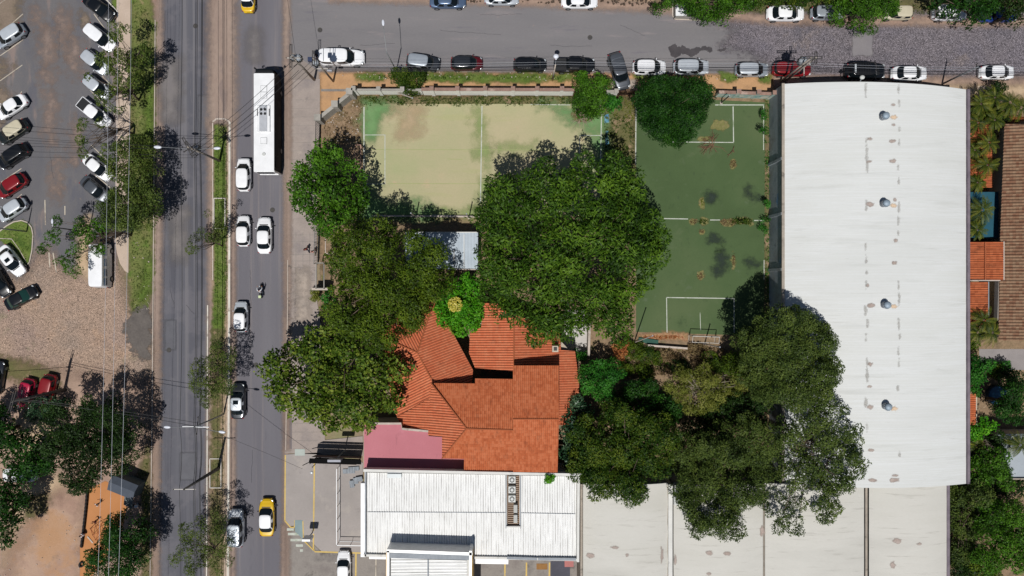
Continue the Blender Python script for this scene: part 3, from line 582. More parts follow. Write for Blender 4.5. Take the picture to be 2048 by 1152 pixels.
LIST = [
 (196, 14, -38, 'sedan', 'black', 'black sedan at the top of the lot with a bright windscreen reflection', G1, {}),
 (198, 74, -39, 'wagon', 'white', 'clean white wagon in full sun beside the footpath', G1, {'s': 1.02}),
 (188, 123, -40, 'hatch', 'lightsilver', 'pale hatchback dappled by leaves, just below the clean white wagon', G1, {}),
 (192, 173, -40, 'hatch', 'lightsilver', 'silver hatchback half under branches, directly above the white pickup', G1, {}),
 (187, 225, -39, 'pickup', 'white', 'white pickup truck with a dark open bed under the trees', G1, {'s': .95}),
 (193, 334, -41, 'sedan', 'white', 'white car almost hidden under leafy branches, above the dark grey car', G1, {'s': .95}),
 (188, 378, -41, 'sedan', 'grey', 'dark grey sedan parked under the edge of the lowest roadside tree', G1, {'s': .95}),
 (18, 71, 213, 'suv', 'silver', 'silver car with dark lower body, topmost of the left bay row', G1, {'s': .93, 'roof': 'lightsilver'}),
 (21, 213, 213, 'sedan', 'white', 'white sedan with a red tail lamp in the left bay row', G1, {'s': .97}),
 (24, 263, 213, 'suv', 'greygreen', 'dark olive car with a pale beige roof in the left bay row', G1, {'s': .93, 'roof': 'cream'}),
 (24, 312, 213, 'suv', 'black', 'all black car in the left bay row', G1, {'s': .95}),
 (21, 371, 213, 'hatch', 'red', 'dark red hatchback in the left bay row above the grass island', G1, {'s': 1.05}),
 (22, 419, 213, 'hatch', 'lightsilver', 'light silver hatchback next to the tip of the grass island', G1, {'s': 1.02}),
 (21, 521, -53, 'sedan', 'white', 'white sedan with a dark sunroof square parked on the grass island', G1, {'sunroof': True}),
 (-6, 562, -58, 'sedan', 'black', 'black car cut by the left edge, beside the white sunroof sedan', G1, {}),
 (40, 596, 29, 'sedan', 'black', 'black sedan with a greenish windscreen alone on the stone paving', G1, {'glass': GLSG}),
 (-10, 757, 80, 'sedan', 'darkgrey', 'dark car barely entering the left edge above the red cars', G1, {}),
 (51, 788, -104, 'hatch', 'pinkred', 'bright pinkish red car, left one of the red pair', G1, {}),
 (93, 781, -103, 'hatch', 'red', 'deep red car, right one of the red pair, front under the tree', G1, {'s': 1.05}),
 (37, 951, 180, 'sedan', 'white', 'white sedan half hidden under the dark trees at lower left', G1, {}),
 (495, -11, 90, 'sedan', 'yellow', 'yellow and white taxi leaving at the top edge of the avenue', G3, {'roof': 'white', 'name': 'taxi', 'cat': 'taxi'}),
 (487, 349, 90, 'suv', 'white', 'white car driving beside the rear of the bus', G3, {'name': 'car', 's': .95}),
 (486, 462, 90, 'hatch', 'white', 'white hatchback on the avenue left of the white sedan', G3, {'name': 'car'}),
 (528, 471, 90, 'sedan', 'white', 'white sedan on the avenue abreast of a white hatchback', G3, {'name': 'car', 's': 1.05}),
 (481, 634, 90, 'hatch', 'lightsilver', 'silver hatchback driving alone below the motorcycle', G3, {'name': 'car', 'roof': 'white'}),
 (475, 803, 90, 'sedan', 'darkgrey', 'dark sedan with a silver roof and sunroof on the avenue', G3, {'name': 'car', 'roof': 'lightsilver', 'sunroof': True, 's': 1.03}),
 (533, 1036, 90, 'sedan', 'yellow', 'yellow taxi with a white roof in the right lane of the avenue', G3, {'roof': 'white', 'name': 'taxi', 'cat': 'taxi', 's': 1.08}),
 (472, 1057, 90, 'suv', 'lightsilver', 'silver wagon dappled by tree shade next to the yellow taxi', G3, {'name': 'car', 'roof': 'silver', 'rails': True, 's': 1.08}),
 (687, 1138, 90, 'sedan', 'white', 'white sedan nosing up at the bottom edge in the car park', None, {}),
 (895, 1, 0, 'sedan', 'bluegrey', 'blue grey sedan cut by the top edge', G2, {'s': 1.05}),
 (1003, -5, 0, 'sedan', 'lightsilver', 'silver car mostly beyond the top edge, between blue grey and white sedans', G2, {}),
 (1159, 1, 0, 'sedan', 'white', 'white sedan with two dark windows cut by the top edge', G2, {'s': 1.05}),
 (1572, 26, 0, 'sedan', 'white', 'white sedan on the cobbles by the top edge trees', G2, {'s': 1.08}),
 (1655, 25, 0, 'hatch', 'silver', 'silver hatchback on the cobbles, right of a white sedan by the top edge', G2, {'s': 1.05}),
 (1797, 25, 180, 'hatch', 'cream', 'cream hatchback whose front is hidden by the big top edge tree', G2, {}),
 (1901, 26, 0, 'boxvan', 'white', 'white boxy van with twin rear windows partly under a tree', G2, {'cat': 'van', 'name': 'parked_van', 's': 1.08}),
 (1998, 29, 0, 'pickup', 'royal', 'blue pickup in deep shade under the top right tree', G2, {'s': .95}),
 (683, 115, 0, 'canopy', 'white', 'white utility vehicle parked beside the corner poles', G2, {'s': 1.12, 'bars': True}),
 (846, 124, -8, 'suv', 'darkgrey', 'dark grey car with a silvery roof parked slightly askew', G2, {'roof': 'silver', 's': .97}),
 (933, 126, 0, 'hatch', 'darkred', 'dark red hatchback with a blackish roof', G2, {'roof': 'darkgrey', 's': 1.04}),
 (1060, 129, 0, 'wagon', 'black', 'black hatchback between the red hatchback and the black pickup', G2, {}),
 (1149, 130, 0, 'pickup', 'black', 'long black pickup under the white street lamp', G2, {'s': 1.04}),
 (1238, 142, -73, 'suv', 'grey', 'grey four by four angled across the kerb at the brown gate', G2, {'bars': True, 's': 1.08}),
 (1299, 134, 0, 'hatch', 'white', 'white hatchback nearest to the right of the brown gate', G2, {'s': 1.08}),
 (1383, 134, 0, 'suv', 'lightsilver', 'pale silver car above the dark green round tree', G2, {'s': 1.02}),
 (1505, 139, 0, 'wagon', 'silver', 'silver hatchback just left of the red car by the transformer', G2, {'roof': 'lightsilver'}),
 (1585, 138, 0, 'canopy', 'red', 'red vehicle with dark windows below the transformer pole', G2, {'s': .95}),
 (1731, 142, 0, 'suv', 'black', 'black car with ribbed roof rack by the warehouse front', G2, {'rails': True, 's': 1.12, 'rack': True}),
 (1820, 146, 0, 'sedan', 'white', 'white sedan between the black roof rack car and the leaning pole', G2, {'s': 1.03}),
 (1996, 144, 0, 'sedan', 'white', 'white sedan furthest right on the side street', G2, {}),
]
for (x, y, d, kd, col, lab, grp, o) in LIST:
    o = dict(o); s_ = o.pop('s', 1.0); rack = o.pop('rack', False)
    t = make_car(kd, col, lab, o.pop('cat', 'car'), o.pop('name', 'parked_car'), o.pop('roof', None), **o)
    if grp: t['group'] = grp
    if kd in ('pickup', 'canopy') and t['category'] == 'car': t['category'] = 'pickup truck' if kd == 'pickup' else 'utility vehicle'
    put(t, x, y, d, .9, s_)
    if rack:
        m = MB(); hi = SPECS[kd]['hi']
        for i in range(9): m.box((hi[0]+.35+i*.19, 0, hi[3]+.12), (.04, hi[2]*1.7, .03))
        m.build('roof_rack', PLASTIC, t)
        MB().box((hi[0]+.25, 0, hi[3]+.10), (.22, hi[2]*1.3, .06)).build('sunroof', LAMPW, t)
# white minibus on the lot
t = thing('minibus', 'white minibus parked on the stone paving under the sparse tree', 'minibus')
def rbox(L, W, z0, z1, tx=.97, ty=.9, r=.12):
    mb = MB(); secs = [(z0, 1, 1), (z0+(z1-z0)*.45, 1, 1), (z0+(z1-z0)*.9, tx+(1-tx)*.3, ty+(1-ty)*.25), (z1-.04, tx, ty), (z1, tx-.02, ty-.06), (z1+.03, tx*.6, ty*.6)]; N = 32; vs = []; fs = []
    for z, kx, ky in secs:
        for i in range(N):
            a = 2*math.pi*(i+.5)/N; vs.append((L/2*kx*sgn_pow(math.cos(a), 2/9), W/2*ky*sgn_pow(math.sin(a), 2/9), z))
    for j in range(len(secs)-1):
        for i in range(N):
            a = j*N+i; b = j*N+(i+1) % N; fs.append((a, b, b+N, a+N))
    fs.append(tuple(range(N))[::-1]); fs.append(tuple(len(vs)-N+i for i in range(N))); return mb.add(vs, fs)
rbox(5.7, 1.95, .3, 2.35, .94, .9).build('body', PAINT['white'], t)
MB().add([(2.74, -.78, 1.25), (2.74, .78, 1.25), (2.40, .72, 2.1), (2.40, -.72, 2.1)], [(0, 1, 2, 3)]).build('windshield', GLS, t)
for sg in (1, -1):
    for x in (1.7, .4, -.9, -2.1):
        MB().box((x, sg*.955, 1.62), (.95, .05, .5)).build('side_window', glassmat('bus_blue_glass', '#33485c') if 'bus_blue_glass' not in MATS else MATS['bus_blue_glass'], t)
    for x in (-1.7, 1.9):
        a, b = wheel_mb(x, sg*.92, .36); to = a.build('wheel', TYRE, t, True); b.build('rim', RIM, to)
    MB().box((2.3, sg*1.1, 1.5), (.1, .25, .3)).build('mirror', PLASTIC, t)
    MB().box((2.82, sg*.65, .8), (.08, .3, .2)).build('headlight', LAMPW, t); MB().box((-2.83, sg*.8, .9), (.06, .15, .3)).build('taillight', LAMPR, t)
MB().box((-2.84, 0, .45), (.12, 1.8, .18)).build('bumper', PLASTIC, t)
put(t, 197, 531, 90, 1.6)
# city bus
BWIN = flat('bus_side_glass', '#101418', .6, 0, .08)
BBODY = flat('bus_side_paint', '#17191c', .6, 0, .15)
t = thing('bus', 'long white city bus in the right lane of the avenue', 'bus', group=G3)
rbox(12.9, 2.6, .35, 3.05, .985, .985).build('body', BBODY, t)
MB().prism([(-6.42, -1.27), (5.8, -1.27), (5.86, -1.1), (5.86, 1.1), (5.8, 1.27), (-6.42, 1.27)], 3.02, 3.13).build('roof', PAINT['busw'], t)
MB().prism([(-6.5, -1.28), (-6.3, -1.30), (-6.3, 1.30), (-6.5, 1.28)], .4, 3.0).box((-6.5, 0, 1.0), (.15, 2.4, .5)).build('rear_panel', PAINT['busw'], t)
MB().box((-6.56, 0, 2.35), (.06, 2.0, .8)).build('rear_window', GLS, t)
MB().prism([(6.3, -1.2), (6.5, -1.0), (6.58, 0), (6.5, 1.0), (6.3, 1.2)], 1.3, 2.85).build('windshield', GLS, t)
for sg in (1, -1):
    for i in range(7): MB().box((-5.1+i*1.5, sg*1.29, 2.1), (1.36, .06, .95)).build('side_window', BWIN, t)
    for x in (-5.3, -3.0, -.6, 2.1): pass
    for x in (-3.4, 4.0):
        a, b = wheel_mb(x, sg*1.17, .48, .3); to = a.build('wheel', TYRE, t, True); b.build('rim', RIM, to)
    MB().tube([(6.3, sg*1.1, 2.7), (6.75, sg*1.35, 2.75), (6.75, sg*1.42, 2.4)], .04, 5).box((6.75, sg*1.44, 2.2), (.1, .2, .45)).build('mirror', PLASTIC, t)
    MB().box((6.42, sg*.85, .85), (.1, .4, .22)).build('headlight', LAMPW, t)
for x in (-2.6, 1.4, 3.4):
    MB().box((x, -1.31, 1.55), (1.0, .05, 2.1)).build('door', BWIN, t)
u = MB().box((.15, 0, 3.22), (3.35, 1.75, .2), 0, (.97, .9)).build('roof_unit', PAINT['busw'], t)
MB().box((.15, 0, 3.35), (3.2, .95, .1)).build('unit_panel', flat('grey_plastic', '#a4a7ac', .5), u)
for x in (1.25, .72):
    for y in (-.24, .24): MB().cyl((x, y, 3.42), .17, .05, 14).build('fan', PLASTIC, u)
for y in (-.78, .78): MB().box((.9, y*.95, 3.33), (.9, .1, .03)).build('vent', PLASTIC, u)
for x in (-2.6, 3.1, 3.9): MB().box((x, 0, 3.15), (.84, .84, .06), 0, (.97, .97)).build('roof_hatch', flat('hatch_grey', '#a9abac', .5), t); MB().box((x, 0, 3.19), (.74, .74, .04), 0, (.95, .95)).build('hatch_lid', PAINT['busw'], t)
MB().cyl((-4.3, 0, 3.17), .22, .1, 14).build('roof_vent', flat('pale_vent', '#b9bbb8', .5), t)
put(t, 528, 240, 90, 3.1)
# ---------------------------------------------------------------- BUILDINGS
def proj(px, py, zf):
    z = zf if isinstance(zf, (int, float)) else 5.
    for _ in range(4):
        x, y = P(px, py, z)
        z = zf if isinstance(zf, (int, float)) else zf(x, y)
    return (x, y, z)
def clip(poly, u0, u1):
    """poly: list of (u, v, ...) tuples; keep u0<=u<=u1"""
    for lim, sg in ((u0, 1), (u1, -1)):
        out = []
        for i in range(len(poly)):
            a, b = poly[i], poly[(i+1) % len(poly)]; da, db = sg*(a[0]-lim), sg*(b[0]-lim)
            if da >= 0: out.append(a)
            if (da > 0 > db) or (da < 0 < db):
                t = da/(da-db); out.append(tuple(a[k]+(b[k]-a[k])*t for k in range(len(a))))
        poly = out
        if len(poly) < 3: return []
    return poly
def corr_face(name, poly, ref, deg, slope, m, parent, pitch=.27, amp=.04, seg=4, off=0.):
    """corrugated or canal tiled plane: poly in pixels; ref=(px,py,z) on the plane; deg = downslope direction; slope = fall per metre"""
    d = (math.cos(R(deg)), math.sin(R(deg))); rx, ry, rz = proj(*ref)
    zf = lambda x, y: rz-slope*((x-rx)*d[0]+(y-ry)*d[1])+off
    W = [proj(px, py, zf) for px, py in poly]
    uv = [(-x*d[1]+y*d[0], x*d[0]+y*d[1]) for x, y, z in W]
    u0 = min(u for u, v in uv); u1 = max(u for u, v in uv); k0 = math.floor(u0/pitch*seg); k1 = math.ceil(u1/pitch*seg)
    V = []; F = []; UV = []
    area = sum(uv[i][0]*uv[(i+1) % len(uv)][1]-uv[(i+1) % len(uv)][0]*uv[i][1] for i in range(len(uv)))
    pr = lambda k: amp*math.cos(2*math.pi*k/seg)
    for k in range(k0, k1):
        a, b = k*pitch/seg, (k+1)*pitch/seg; q = clip(uv, a, b)
        if not q: continue
        o = len(V)
        for u, v in q:
            t = (u-a)/(b-a); h = pr(k)+(pr(k+1)-pr(k))*t; x = -u*d[1]+v*d[0]; y = u*d[0]+v*d[1]
            V.append((x, y, zf(x, y)+h)); UV.append((u, v))
        idx = list(range(o, len(V))); 
        if area < 0: idx = idx[::-1]
        F.append(tuple(idx))
    me = bpy.data.meshes.new(name); me.from_pydata(V, [], F); ul = me.uv_layers.new(name='UVMap')
    for lp in me.loops: ul.data[lp.index].uv = UV[lp.vertex_index]
    me.materials.append(m)
    # the sign of the winding may need turning so that faces look up
    if me.polygons and sum(p.normal.z for p in me.polygons) < 0: me.flip_normals()
    o = bpy.data.objects.new(name, me); link(o, parent); return o, zf
def tilemat(name, cols, course=.36, pitch=.27, dark='#4a3026', var=.35, grime=.4, joint=.35, cl=.4):
    q = NM(name); uv = q.coord('uv'); sp = q.n('SeparateXYZ'); q.l(uv, sp.inputs[0])
    fu = q.math('FLOOR', q.math('DIVIDE', sp.outputs[0], pitch)); fv = q.math('FLOOR', q.math('DIVIDE', sp.outputs[1], course))
    cb = q.n('CombineXYZ'); q.l(fu, cb.inputs[0]); q.l(fv, cb.inputs[1]); wn = q.n('TexWhiteNoise', noise_dimensions='2D'); q.l(cb.outputs[0], wn.inputs['Vector'])
    n1 = q.noise(uv, .5, 4); f = q.math('ADD', q.math('MULTIPLY', wn.outputs['Value'], var), q.math('MULTIPLY', q.math('ADD', n1, q.noise(uv, 3.5, 4, .7)), .5-var*.25+.1))
    col = q.ramp(f, [(.2+.6*i/(len(cols)-1), c) for i, c in enumerate(cols)])
    n2 = q.noise(q.coord('uv', (1, .5, 1), (4, 7, 0)), 1.3, 6, .7); col = q.mix(q.math('MULTIPLY', q.sstep(n2, .52, .72), grime), col, C(dark))
    fr = q.math('FRACT', q.math('DIVIDE', sp.outputs[1], course)); ln = q.sstep(fr, .0, .16); col = q.mix(q.math('MULTIPLY_ADD', ln, -cl, cl), col, C(dark))
    # tile column joints, darkened to paint in the shade of the grooves
    fr2 = q.math('FRACT', q.math('ADD', q.math('DIVIDE', sp.outputs[0], pitch), .5)); d2 = q.math('ABSOLUTE', q.math('SUBTRACT', fr2, .0)); 
    col = q.mix(q.math('MULTIPLY', q.math('SUBTRACT', 1.0, q.sstep(d2, .10, .28)), joint), col, C(dark))
    q.l(col, q.b.inputs['Base Color']); q.b.inputs['Roughness'].default_value = .85; q.b.inputs['Specular IOR Level'].default_value = .2
    MATS[name] = q.m; return q.m
T_or = tilemat('terracotta_tile', ['#783e26', '#9c5030', '#b05f3a', '#bd6f4a'], grime=.4, pitch=.24, joint=.5, cl=.2, var=.3)
T_wg = tilemat('terracotta_shaded_groove_tile', ['#a25236', '#b76040', '#c06c4a', '#c67a58'], dark='#33201a', grime=.3, pitch=.31, joint=.8, cl=.1, var=.16)  # stronger dark grooves: shadow across the east-west tile columns put into the colour
T_br = tilemat('brown_concrete_tile', ['#583c2e', '#6c4a38', '#795a46', '#866c56'], course=.34, pitch=.40, dark='#1f1612', grime=.4, joint=.8, cl=.35)
T_dk = tilemat('aged_red_tile', ['#7d4028', '#985030', '#aa5f3c'], dark='#261914', grime=.55, pitch=.31, joint=.7, cl=.15)
m_wall = mat('painted_masonry', ['#a79c8c', '#b8ad9c'], .5, .08, 4, over=[('#7a7064', .5, .55, .7, (1, 1), 60, .5)])
m_ridge = flat('ridge_tile', '#93502f', .85)
def ridge(a, b, zf, parent, r=.09, name='ridge'):
    A = Vector(proj(a[0], a[1], zf)); B = Vector(proj(b[0], b[1], zf)); return MB().tube([A+Vector((0, 0, .03)), B+Vector((0, 0, .03))], r, 6).build(name, m_ridge, parent)
# --- terracotta house
h = thing('tiled_house', 'rambling house with orange terracotta roofs in the middle of the walled garden', 'house', P(980, 800)+(0,))
def hb(mb, name, m):
    o = mb.build(name, m); o.parent = h; o.matrix_parent_inverse = Matrix.Translation(-h.location); return o
def adopt(o, t):
    o.parent = t; o.matrix_parent_inverse = Matrix.Translation(-Vector(t.location)); return o
def rf(*a, **k):
    k = dict(pitch=.31, amp=.065) if a[5] is T_wg else dict(pitch=.24, amp=.04)
    o, zf = corr_face(*a, None, **k); adopt(o, h); return o, zf
SLP = .24; EZ = 8.0
roofs = [
 ('roof', [(1026, 731), (1118, 731), (1117.5, 838), (1026, 838)], (1070, 838, EZ), 90, SLP, T_or),
 ('roof', [(1026, 838), (1117.5, 838), (1115, 945), (1026, 944)], (1070, 838, EZ), -90, SLP, T_or),
 ('roof', [(862, 766), (950, 767), (950, 757), (1026, 758), (1026, 860), (933, 857)], (980, 858.5, EZ-.6), 90, SLP, T_or),
 ('roof', [(933, 857), (1026, 860), (1026, 943), (928, 941), (928, 918), (884, 917)], (980, 858.5, EZ-.6), -90, SLP, T_or),
 ('roof', [(862, 766), (933, 857), (884, 917), (884, 873), (856, 871)], (933, 857, EZ-.6), 178, SLP, T_wg)]
for r_ in roofs: rf(*r_)
# lower wings
WZ = 5.6
_, zE = rf('wing_roof', [(868, 776), (862, 757), (835, 705), (868, 600), (882, 622), (946, 740), (944, 768)], (850, 731, WZ), 20, .30, T_wg)
_, zW = rf('wing_roof', [(868, 776), (862, 757), (835, 705), (760, 672), (772, 740), (786, 818), (794, 833), (857, 797), (864, 796)], (848, 731, WZ), 207, .30, T_wg)
_, zN = rf('wing_roof', [(835, 705), (868, 600), (800, 625), (760, 672)], (835, 705, WZ), 120, .30, T_wg)
rf('wing_roof', [(794, 834), (862, 795), (862, 860), (803, 853)], (862, 800, WZ-1.0), 180, .25, T_wg)
_, zV = rf('wing_roof', [(968, 606), (992, 606), (1028, 630), (1028, 742), (950, 736), (938, 706), (940, 665), (962, 655)], (1028, 700, 5.0), 181, .20, T_wg)
rf('wing_roof', [(1028, 630), (1060, 640), (1120, 668), (1122, 700), (1150, 702), (1158, 760), (1158, 792), (1140, 850), (1118, 850), (1100, 742), (1028, 742)], (1028, 700, 5.0), 0, .20, T_wg)
for a, b, z in (((862, 757), (835, 705), WZ), ((1028, 630), (1028, 731), 5.0), ((1026, 838), (1117, 838), EZ), ((933, 857), (1026, 860), EZ-.6)): adopt(ridge(a, b, z, None), h)
for a, b, zf in (((835, 705), (868, 602), zE), ((835, 705), (775, 679), zW)): adopt(ridge(a, b, zf, None), h)
def hip(a, za, b, zb): A = Vector(proj(a[0], a[1], za)); B = Vector(proj(b[0], b[1], zb)); adopt(MB().tube([A+Vector((0, 0, .03)), B+Vector((0, 0, .03))], .09, 6).build('ridge', m_ridge), h)
hip((933, 857), EZ-.6, (862, 766), EZ-.6-SLP*71*S*.93); hip((933, 857), EZ-.6, (884, 917), EZ-.6-SLP*49*S*.93)
hb(MB().prism([P(x, y, 5) for x, y in [(1030, 735), (1114, 735), (1112, 941), (932, 937), (930, 914), (888, 913), (888, 870), (874, 862), (876, 780), (954, 776), (956, 766), (1030, 766)]], 0, 5.05), 'wall', m_wall)
hb(MB().prism([P(x, y, 3) for x, y in [(868, 612), (936, 740), (866, 764), (858, 796), (798, 826), (772, 690), (806, 640)]], 0, 3.2), 'wall', m_wall)
hb(MB().prism([P(x, y, 3) for x, y in [(972, 612), (1024, 640), (1114, 674), (1144, 706), (1150, 788), (1116, 840), (1116, 738), (955, 732), (944, 700)]], 0, 3.1), 'wall', m_wall)
c0 = proj(1110, 697, 4.6)
ch = hb(MB().box((c0[0], c0[1], 4.4), (.75, .75, 1.8)), 'chimney', m_wall); 
o = MB().box((c0[0], c0[1], 5.35), (.4, .4, .12)).build('chimney_cap', PLASTIC); o.parent = ch; 
for (x, y) in ((950, 745), (880, 762)): pass
# --- pink flat roof annex
pz = 4.3; ann = thing('annex', 'single storey annex with a flat pink painted roof beside the orange tiles', 'building', P(820, 890)+(0,))
m_pink = mat('pink_roof_paint', ['#a8676f', '#b3727a'], .2, .03, 7, over=[('#8f5a60', .7, .58, .74, (1, .4), 61, .6), ('#7d5056', 2.2, .66, .74, (1, 1), 161, .5), ('#c48490', .35, .58, .75, (1, 1), 62, .4)])
ap = [(727, 848), (803, 847), (804, 857), (858, 863), (858, 872), (886, 874), (886, 915), (930, 917), (930, 944), (727, 938)]
adopt(MB().prism([P(x, y, pz) for x, y in ap], 0, pz).build('wall', m_wall), ann)
adopt(MB().prism([P(x+(1 if x < 800 else -1), y, pz+.003) for x, y in ap], pz+.003, pz+.03).build('roof', m_pink), ann)
for a, b in (((728, 846.5), (803, 846.5)), ((804, 857), (857, 862))):
    A, B = P(*a, pz), P(*b, pz); l = math.hypot(B[0]-A[0], B[1]-A[1]); adopt(MB().box(((A[0]+B[0])/2, (A[1]+B[1])/2, pz+.1), (l, .25, .28), math.atan2(B[1]-A[1], B[0]-A[0])).build('parapet', m_kerb), ann)
# --- white corrugated shop roof
m_wmet = mat('white_roof_sheet', ['#c9cbca', '#d6d8d7'], .3, .03, 8, over=[('#a9a9a2', .4, .6, .75, (3, .3), 63, .45), ('#8f8b80', 1.0, .68, .78, (3, .5), 64, .5)], rough=.5, coord='pos')
def ribmat(name, cols, pitch, dirt):
    q = NM(name); uv = q.coord('uv'); sp = q.n('SeparateXYZ'); q.l(uv, sp.inputs[0]); fr = q.math('FRACT', q.math('ADD', q.math('DIVIDE', sp.outputs[0], pitch), .5))
    col = q.ramp(q.noise(uv, .3, 5), [(.3, cols[0]), (.7, cols[1])]); g = q.math('SUBTRACT', 1.0, q.sstep(q.math('ABSOLUTE', q.math('SUBTRACT', fr, .1)), .05, .22))
    n = q.noise(q.coord('uv', (2.6, .25, 1)), 1.0, 5, .7); f = q.math('MULTIPLY', g, q.math('MULTIPLY', q.sstep(n, .35, .65), .9)); col = q.mix(f, col, C(dirt))
    n2 = q.noise(q.coord('uv', (1.5, .5, 1), (5, 2, 0)), .9, 6, .7); col = q.mix(q.math('MULTIPLY', q.sstep(n2, .58, .75), .4), col, C(dirt))
    q.l(col, q.b.inputs['Base Color']); q.b.inputs['Roughness'].default_value = .55; MATS[name] = q.m; return q.m
m_wmet = ribmat('ribbed_white_roof', ['#dcdcd9', '#e6e6e4'], .3, '#75716a')
m_wtrim = mat('white_parapet', ['#c3c2bd', '#d2d1cc'], .6, .06, 6, over=[('#8f8c84', .6, .6, .72, (1, 1), 65, .5)])
m_grey = mat('grey_gutter_metal', ['#7d8288', '#969ba0'], .7, .1, 5)
zb = 6.0; shop = thing('shop_building', 'low building with a white ribbed metal roof below the pink annex', 'building', P(940, 1030)+(0,))
bp = [(729, 939), (1160, 949), (1158, 1121), (729, 1113)]
adopt(MB().prism([P(x, y, zb-.5) for x, y in bp], 0, zb-.5).build('wall', m_wtrim), shop)
for pl in ([(734, 944), (1014, 951), (1014, 1056), (1038, 1056), (1038, 951), (1154, 953), (1153, 1024), (734, 1022)],):
    pass
o, zf = corr_face('roof', [(734, 945), (1014, 950), (1014, 1024), (734, 1022)], (900, 1023, zb), 90, .03, m_wmet, None, .3, .035, 4); adopt(o, shop)
o, zf = corr_face('roof', [(1039, 951), (1152, 953), (1152, 1026), (1039, 1024)], (900, 1023, zb), 90, .03, m_wmet, None, .3, .035, 4); adopt(o, shop)
o, zf = corr_face('roof', [(734, 1022), (1014, 1024), (1014, 1055), (1039, 1055), (1039, 1024), (1152, 1026), (1152, 1116), (734, 1108)], (900, 1023, zb), -90, .04, m_wmet, None, .3, .035, 4); adopt(o, shop)
adopt(MB().prism([P(x, y, zb-.4) for x, y in [(1014, 950), (1039, 951), (1039, 1055), (1014, 1055)]], zb-.5, zb-.3).build('roof_well', mat('timber_slats', ['#5f4a3a', '#7a6450'], 1, .2, over=[])), shop)
for i in range(26):
    yy = 953+i*3.9; A, B = P(1016, yy, zb-.2), P(1037, yy, zb-.2)
    adopt(MB().box(((A[0]+B[0])/2, A[1], zb-.22), (B[0]-A[0], .09, .08)).build('well_slat', flat('pale_timber', '#9a8878', .8)), shop) if i % 1 == 0 else None
def wallbar(a, b, z0, z1, wd, name, m, t):
    A, B = P(*a, z1), P(*b, z1); l = math.hypot(B[0]-A[0], B[1]-A[1]); return adopt(MB().box(((A[0]+B[0])/2, (A[1]+B[1])/2, (z0+z1)/2), (l+wd*.9, wd, z1-z0), math.atan2(B[1]-A[1], B[0]-A[0])).build(name, m), t)
wallbar((729, 941), (1160, 950), zb-.5, zb+.45, .32, 'parapet', m_wtrim, shop)
wallbar((729, 1111), (1156, 1120), zb-1, zb+.12, .28, 'parapet', m_wtrim, shop)
wallbar((1157, 949), (1156, 1122), zb-.5, zb+.3, .3, 'parapet', m_wtrim, shop)
wallbar((731, 941), (731, 1112), zb-.5, zb+.12, .16, 'gutter', m_grey, shop)
wallbar((1012, 951), (1012, 1056), zb-.4, zb+.14, .12, 'well_kerb', m_grey, shop)
wallbar((1041, 951), (1041, 1056), zb-.4, zb+.14, .12, 'well_kerb', m_grey, shop)
wallbar((1014, 1054), (1040, 1054), zb-.4, zb+.2, .16, 'well_kerb', m_wtrim, shop)
wallbar((1016, 1116), (1072, 1118), zb-.1, zb+.16, .3, 'roof_gutter', m_grey, shop)
wallbar((1078, 1118), (1150, 1119), zb-.1, zb+.16, .3, 'roof_gutter', m_grey, shop)
wallbar((735, 1024), (1012, 1025.5), zb, zb+.075, .05, 'roof_seam', m_grey, shop)
wallbar((1041, 1026), (1150, 1028), zb, zb+.075, .05, 'roof_seam', m_grey, shop)
wallbar((777, 944), (799, 944), zb, zb+.35, .3, 'skylight', m_grey, shop)
wallbar((778, 952), (799, 952), zb, zb+.2, .5, 'skylight', flat('skylight_glass', '#9aa3a6', .3), shop)
adopt(MB().box(P(726.5, 1040, 5.6)+(5.2,), (.6, 9.0, .9)).build('fascia', flat('bright_white_panel', '#d9dadb', .45)), shop)
o = wallbar((742, 1114), (940, 1118), zb-1.2, zb-.6, .5, 'fascia', MATS['bright_white_panel'], shop)
o = wallbar((945, 1120), (1010, 1121), zb-1.2, zb-.6, .9, 'fascia', MATS['bright_white_panel'], shop)
def ac_unit(px, py, z, label, rz=0., s=.85, grp='condenser units on the roofs', fan=True):
    x, y = P(px, py, z+.5); t = thing('air_conditioner', label, 'air conditioner', (x, y, z), rz, grp)
    MB().box((0, 0, .35), (s, s*.95 if fan else s*.5, .7)).build('casing', flat('ac_casing', '#b8bab6', .5), t)
    if fan:
        f = MB().cyl((0, 0, .72), s*.36, .05, 20).build('fan_grille', PLASTIC, t); m = MB().cyl((0, 0, .75), s*.2, .03, 14)
        for i in range(6):
            a = i*math.pi/3; m.box((math.cos(a)*s*.26, math.sin(a)*s*.26, .755), (s*.22, .04, .015), a)
        m.build('fan_hub', MATS['ac_casing'], f)
        MB().cyl((s*.3, s*.1, .74), .02, .05, 8).build('valve', PLASTIC, t)
    else:
        for i in range(4): MB().box((0, -s*.2+i*s*.13, .71), (s*.9, .04, .02)).build('vent_slot', PLASTIC, t)
for (x, y, l) in ((1024, 959, 'round fan condenser nearest the tiled house in the slatted roof well'), (1024, 979, 'round fan condenser in the middle of the three in the slatted roof well'), (1024, 997, 'round fan condenser lowest of the three in the slatted roof well')): ac_unit(x, y, zb-.18, l)
ac_unit(1031, 1017, zb-.18, 'narrow white condenser without fan, upper one in the roof well', R(90), .9, fan=False)
ac_unit(1031, 1037, zb-.18, 'narrow white condenser without fan, lower one in the roof well', R(90), .9, fan=False)
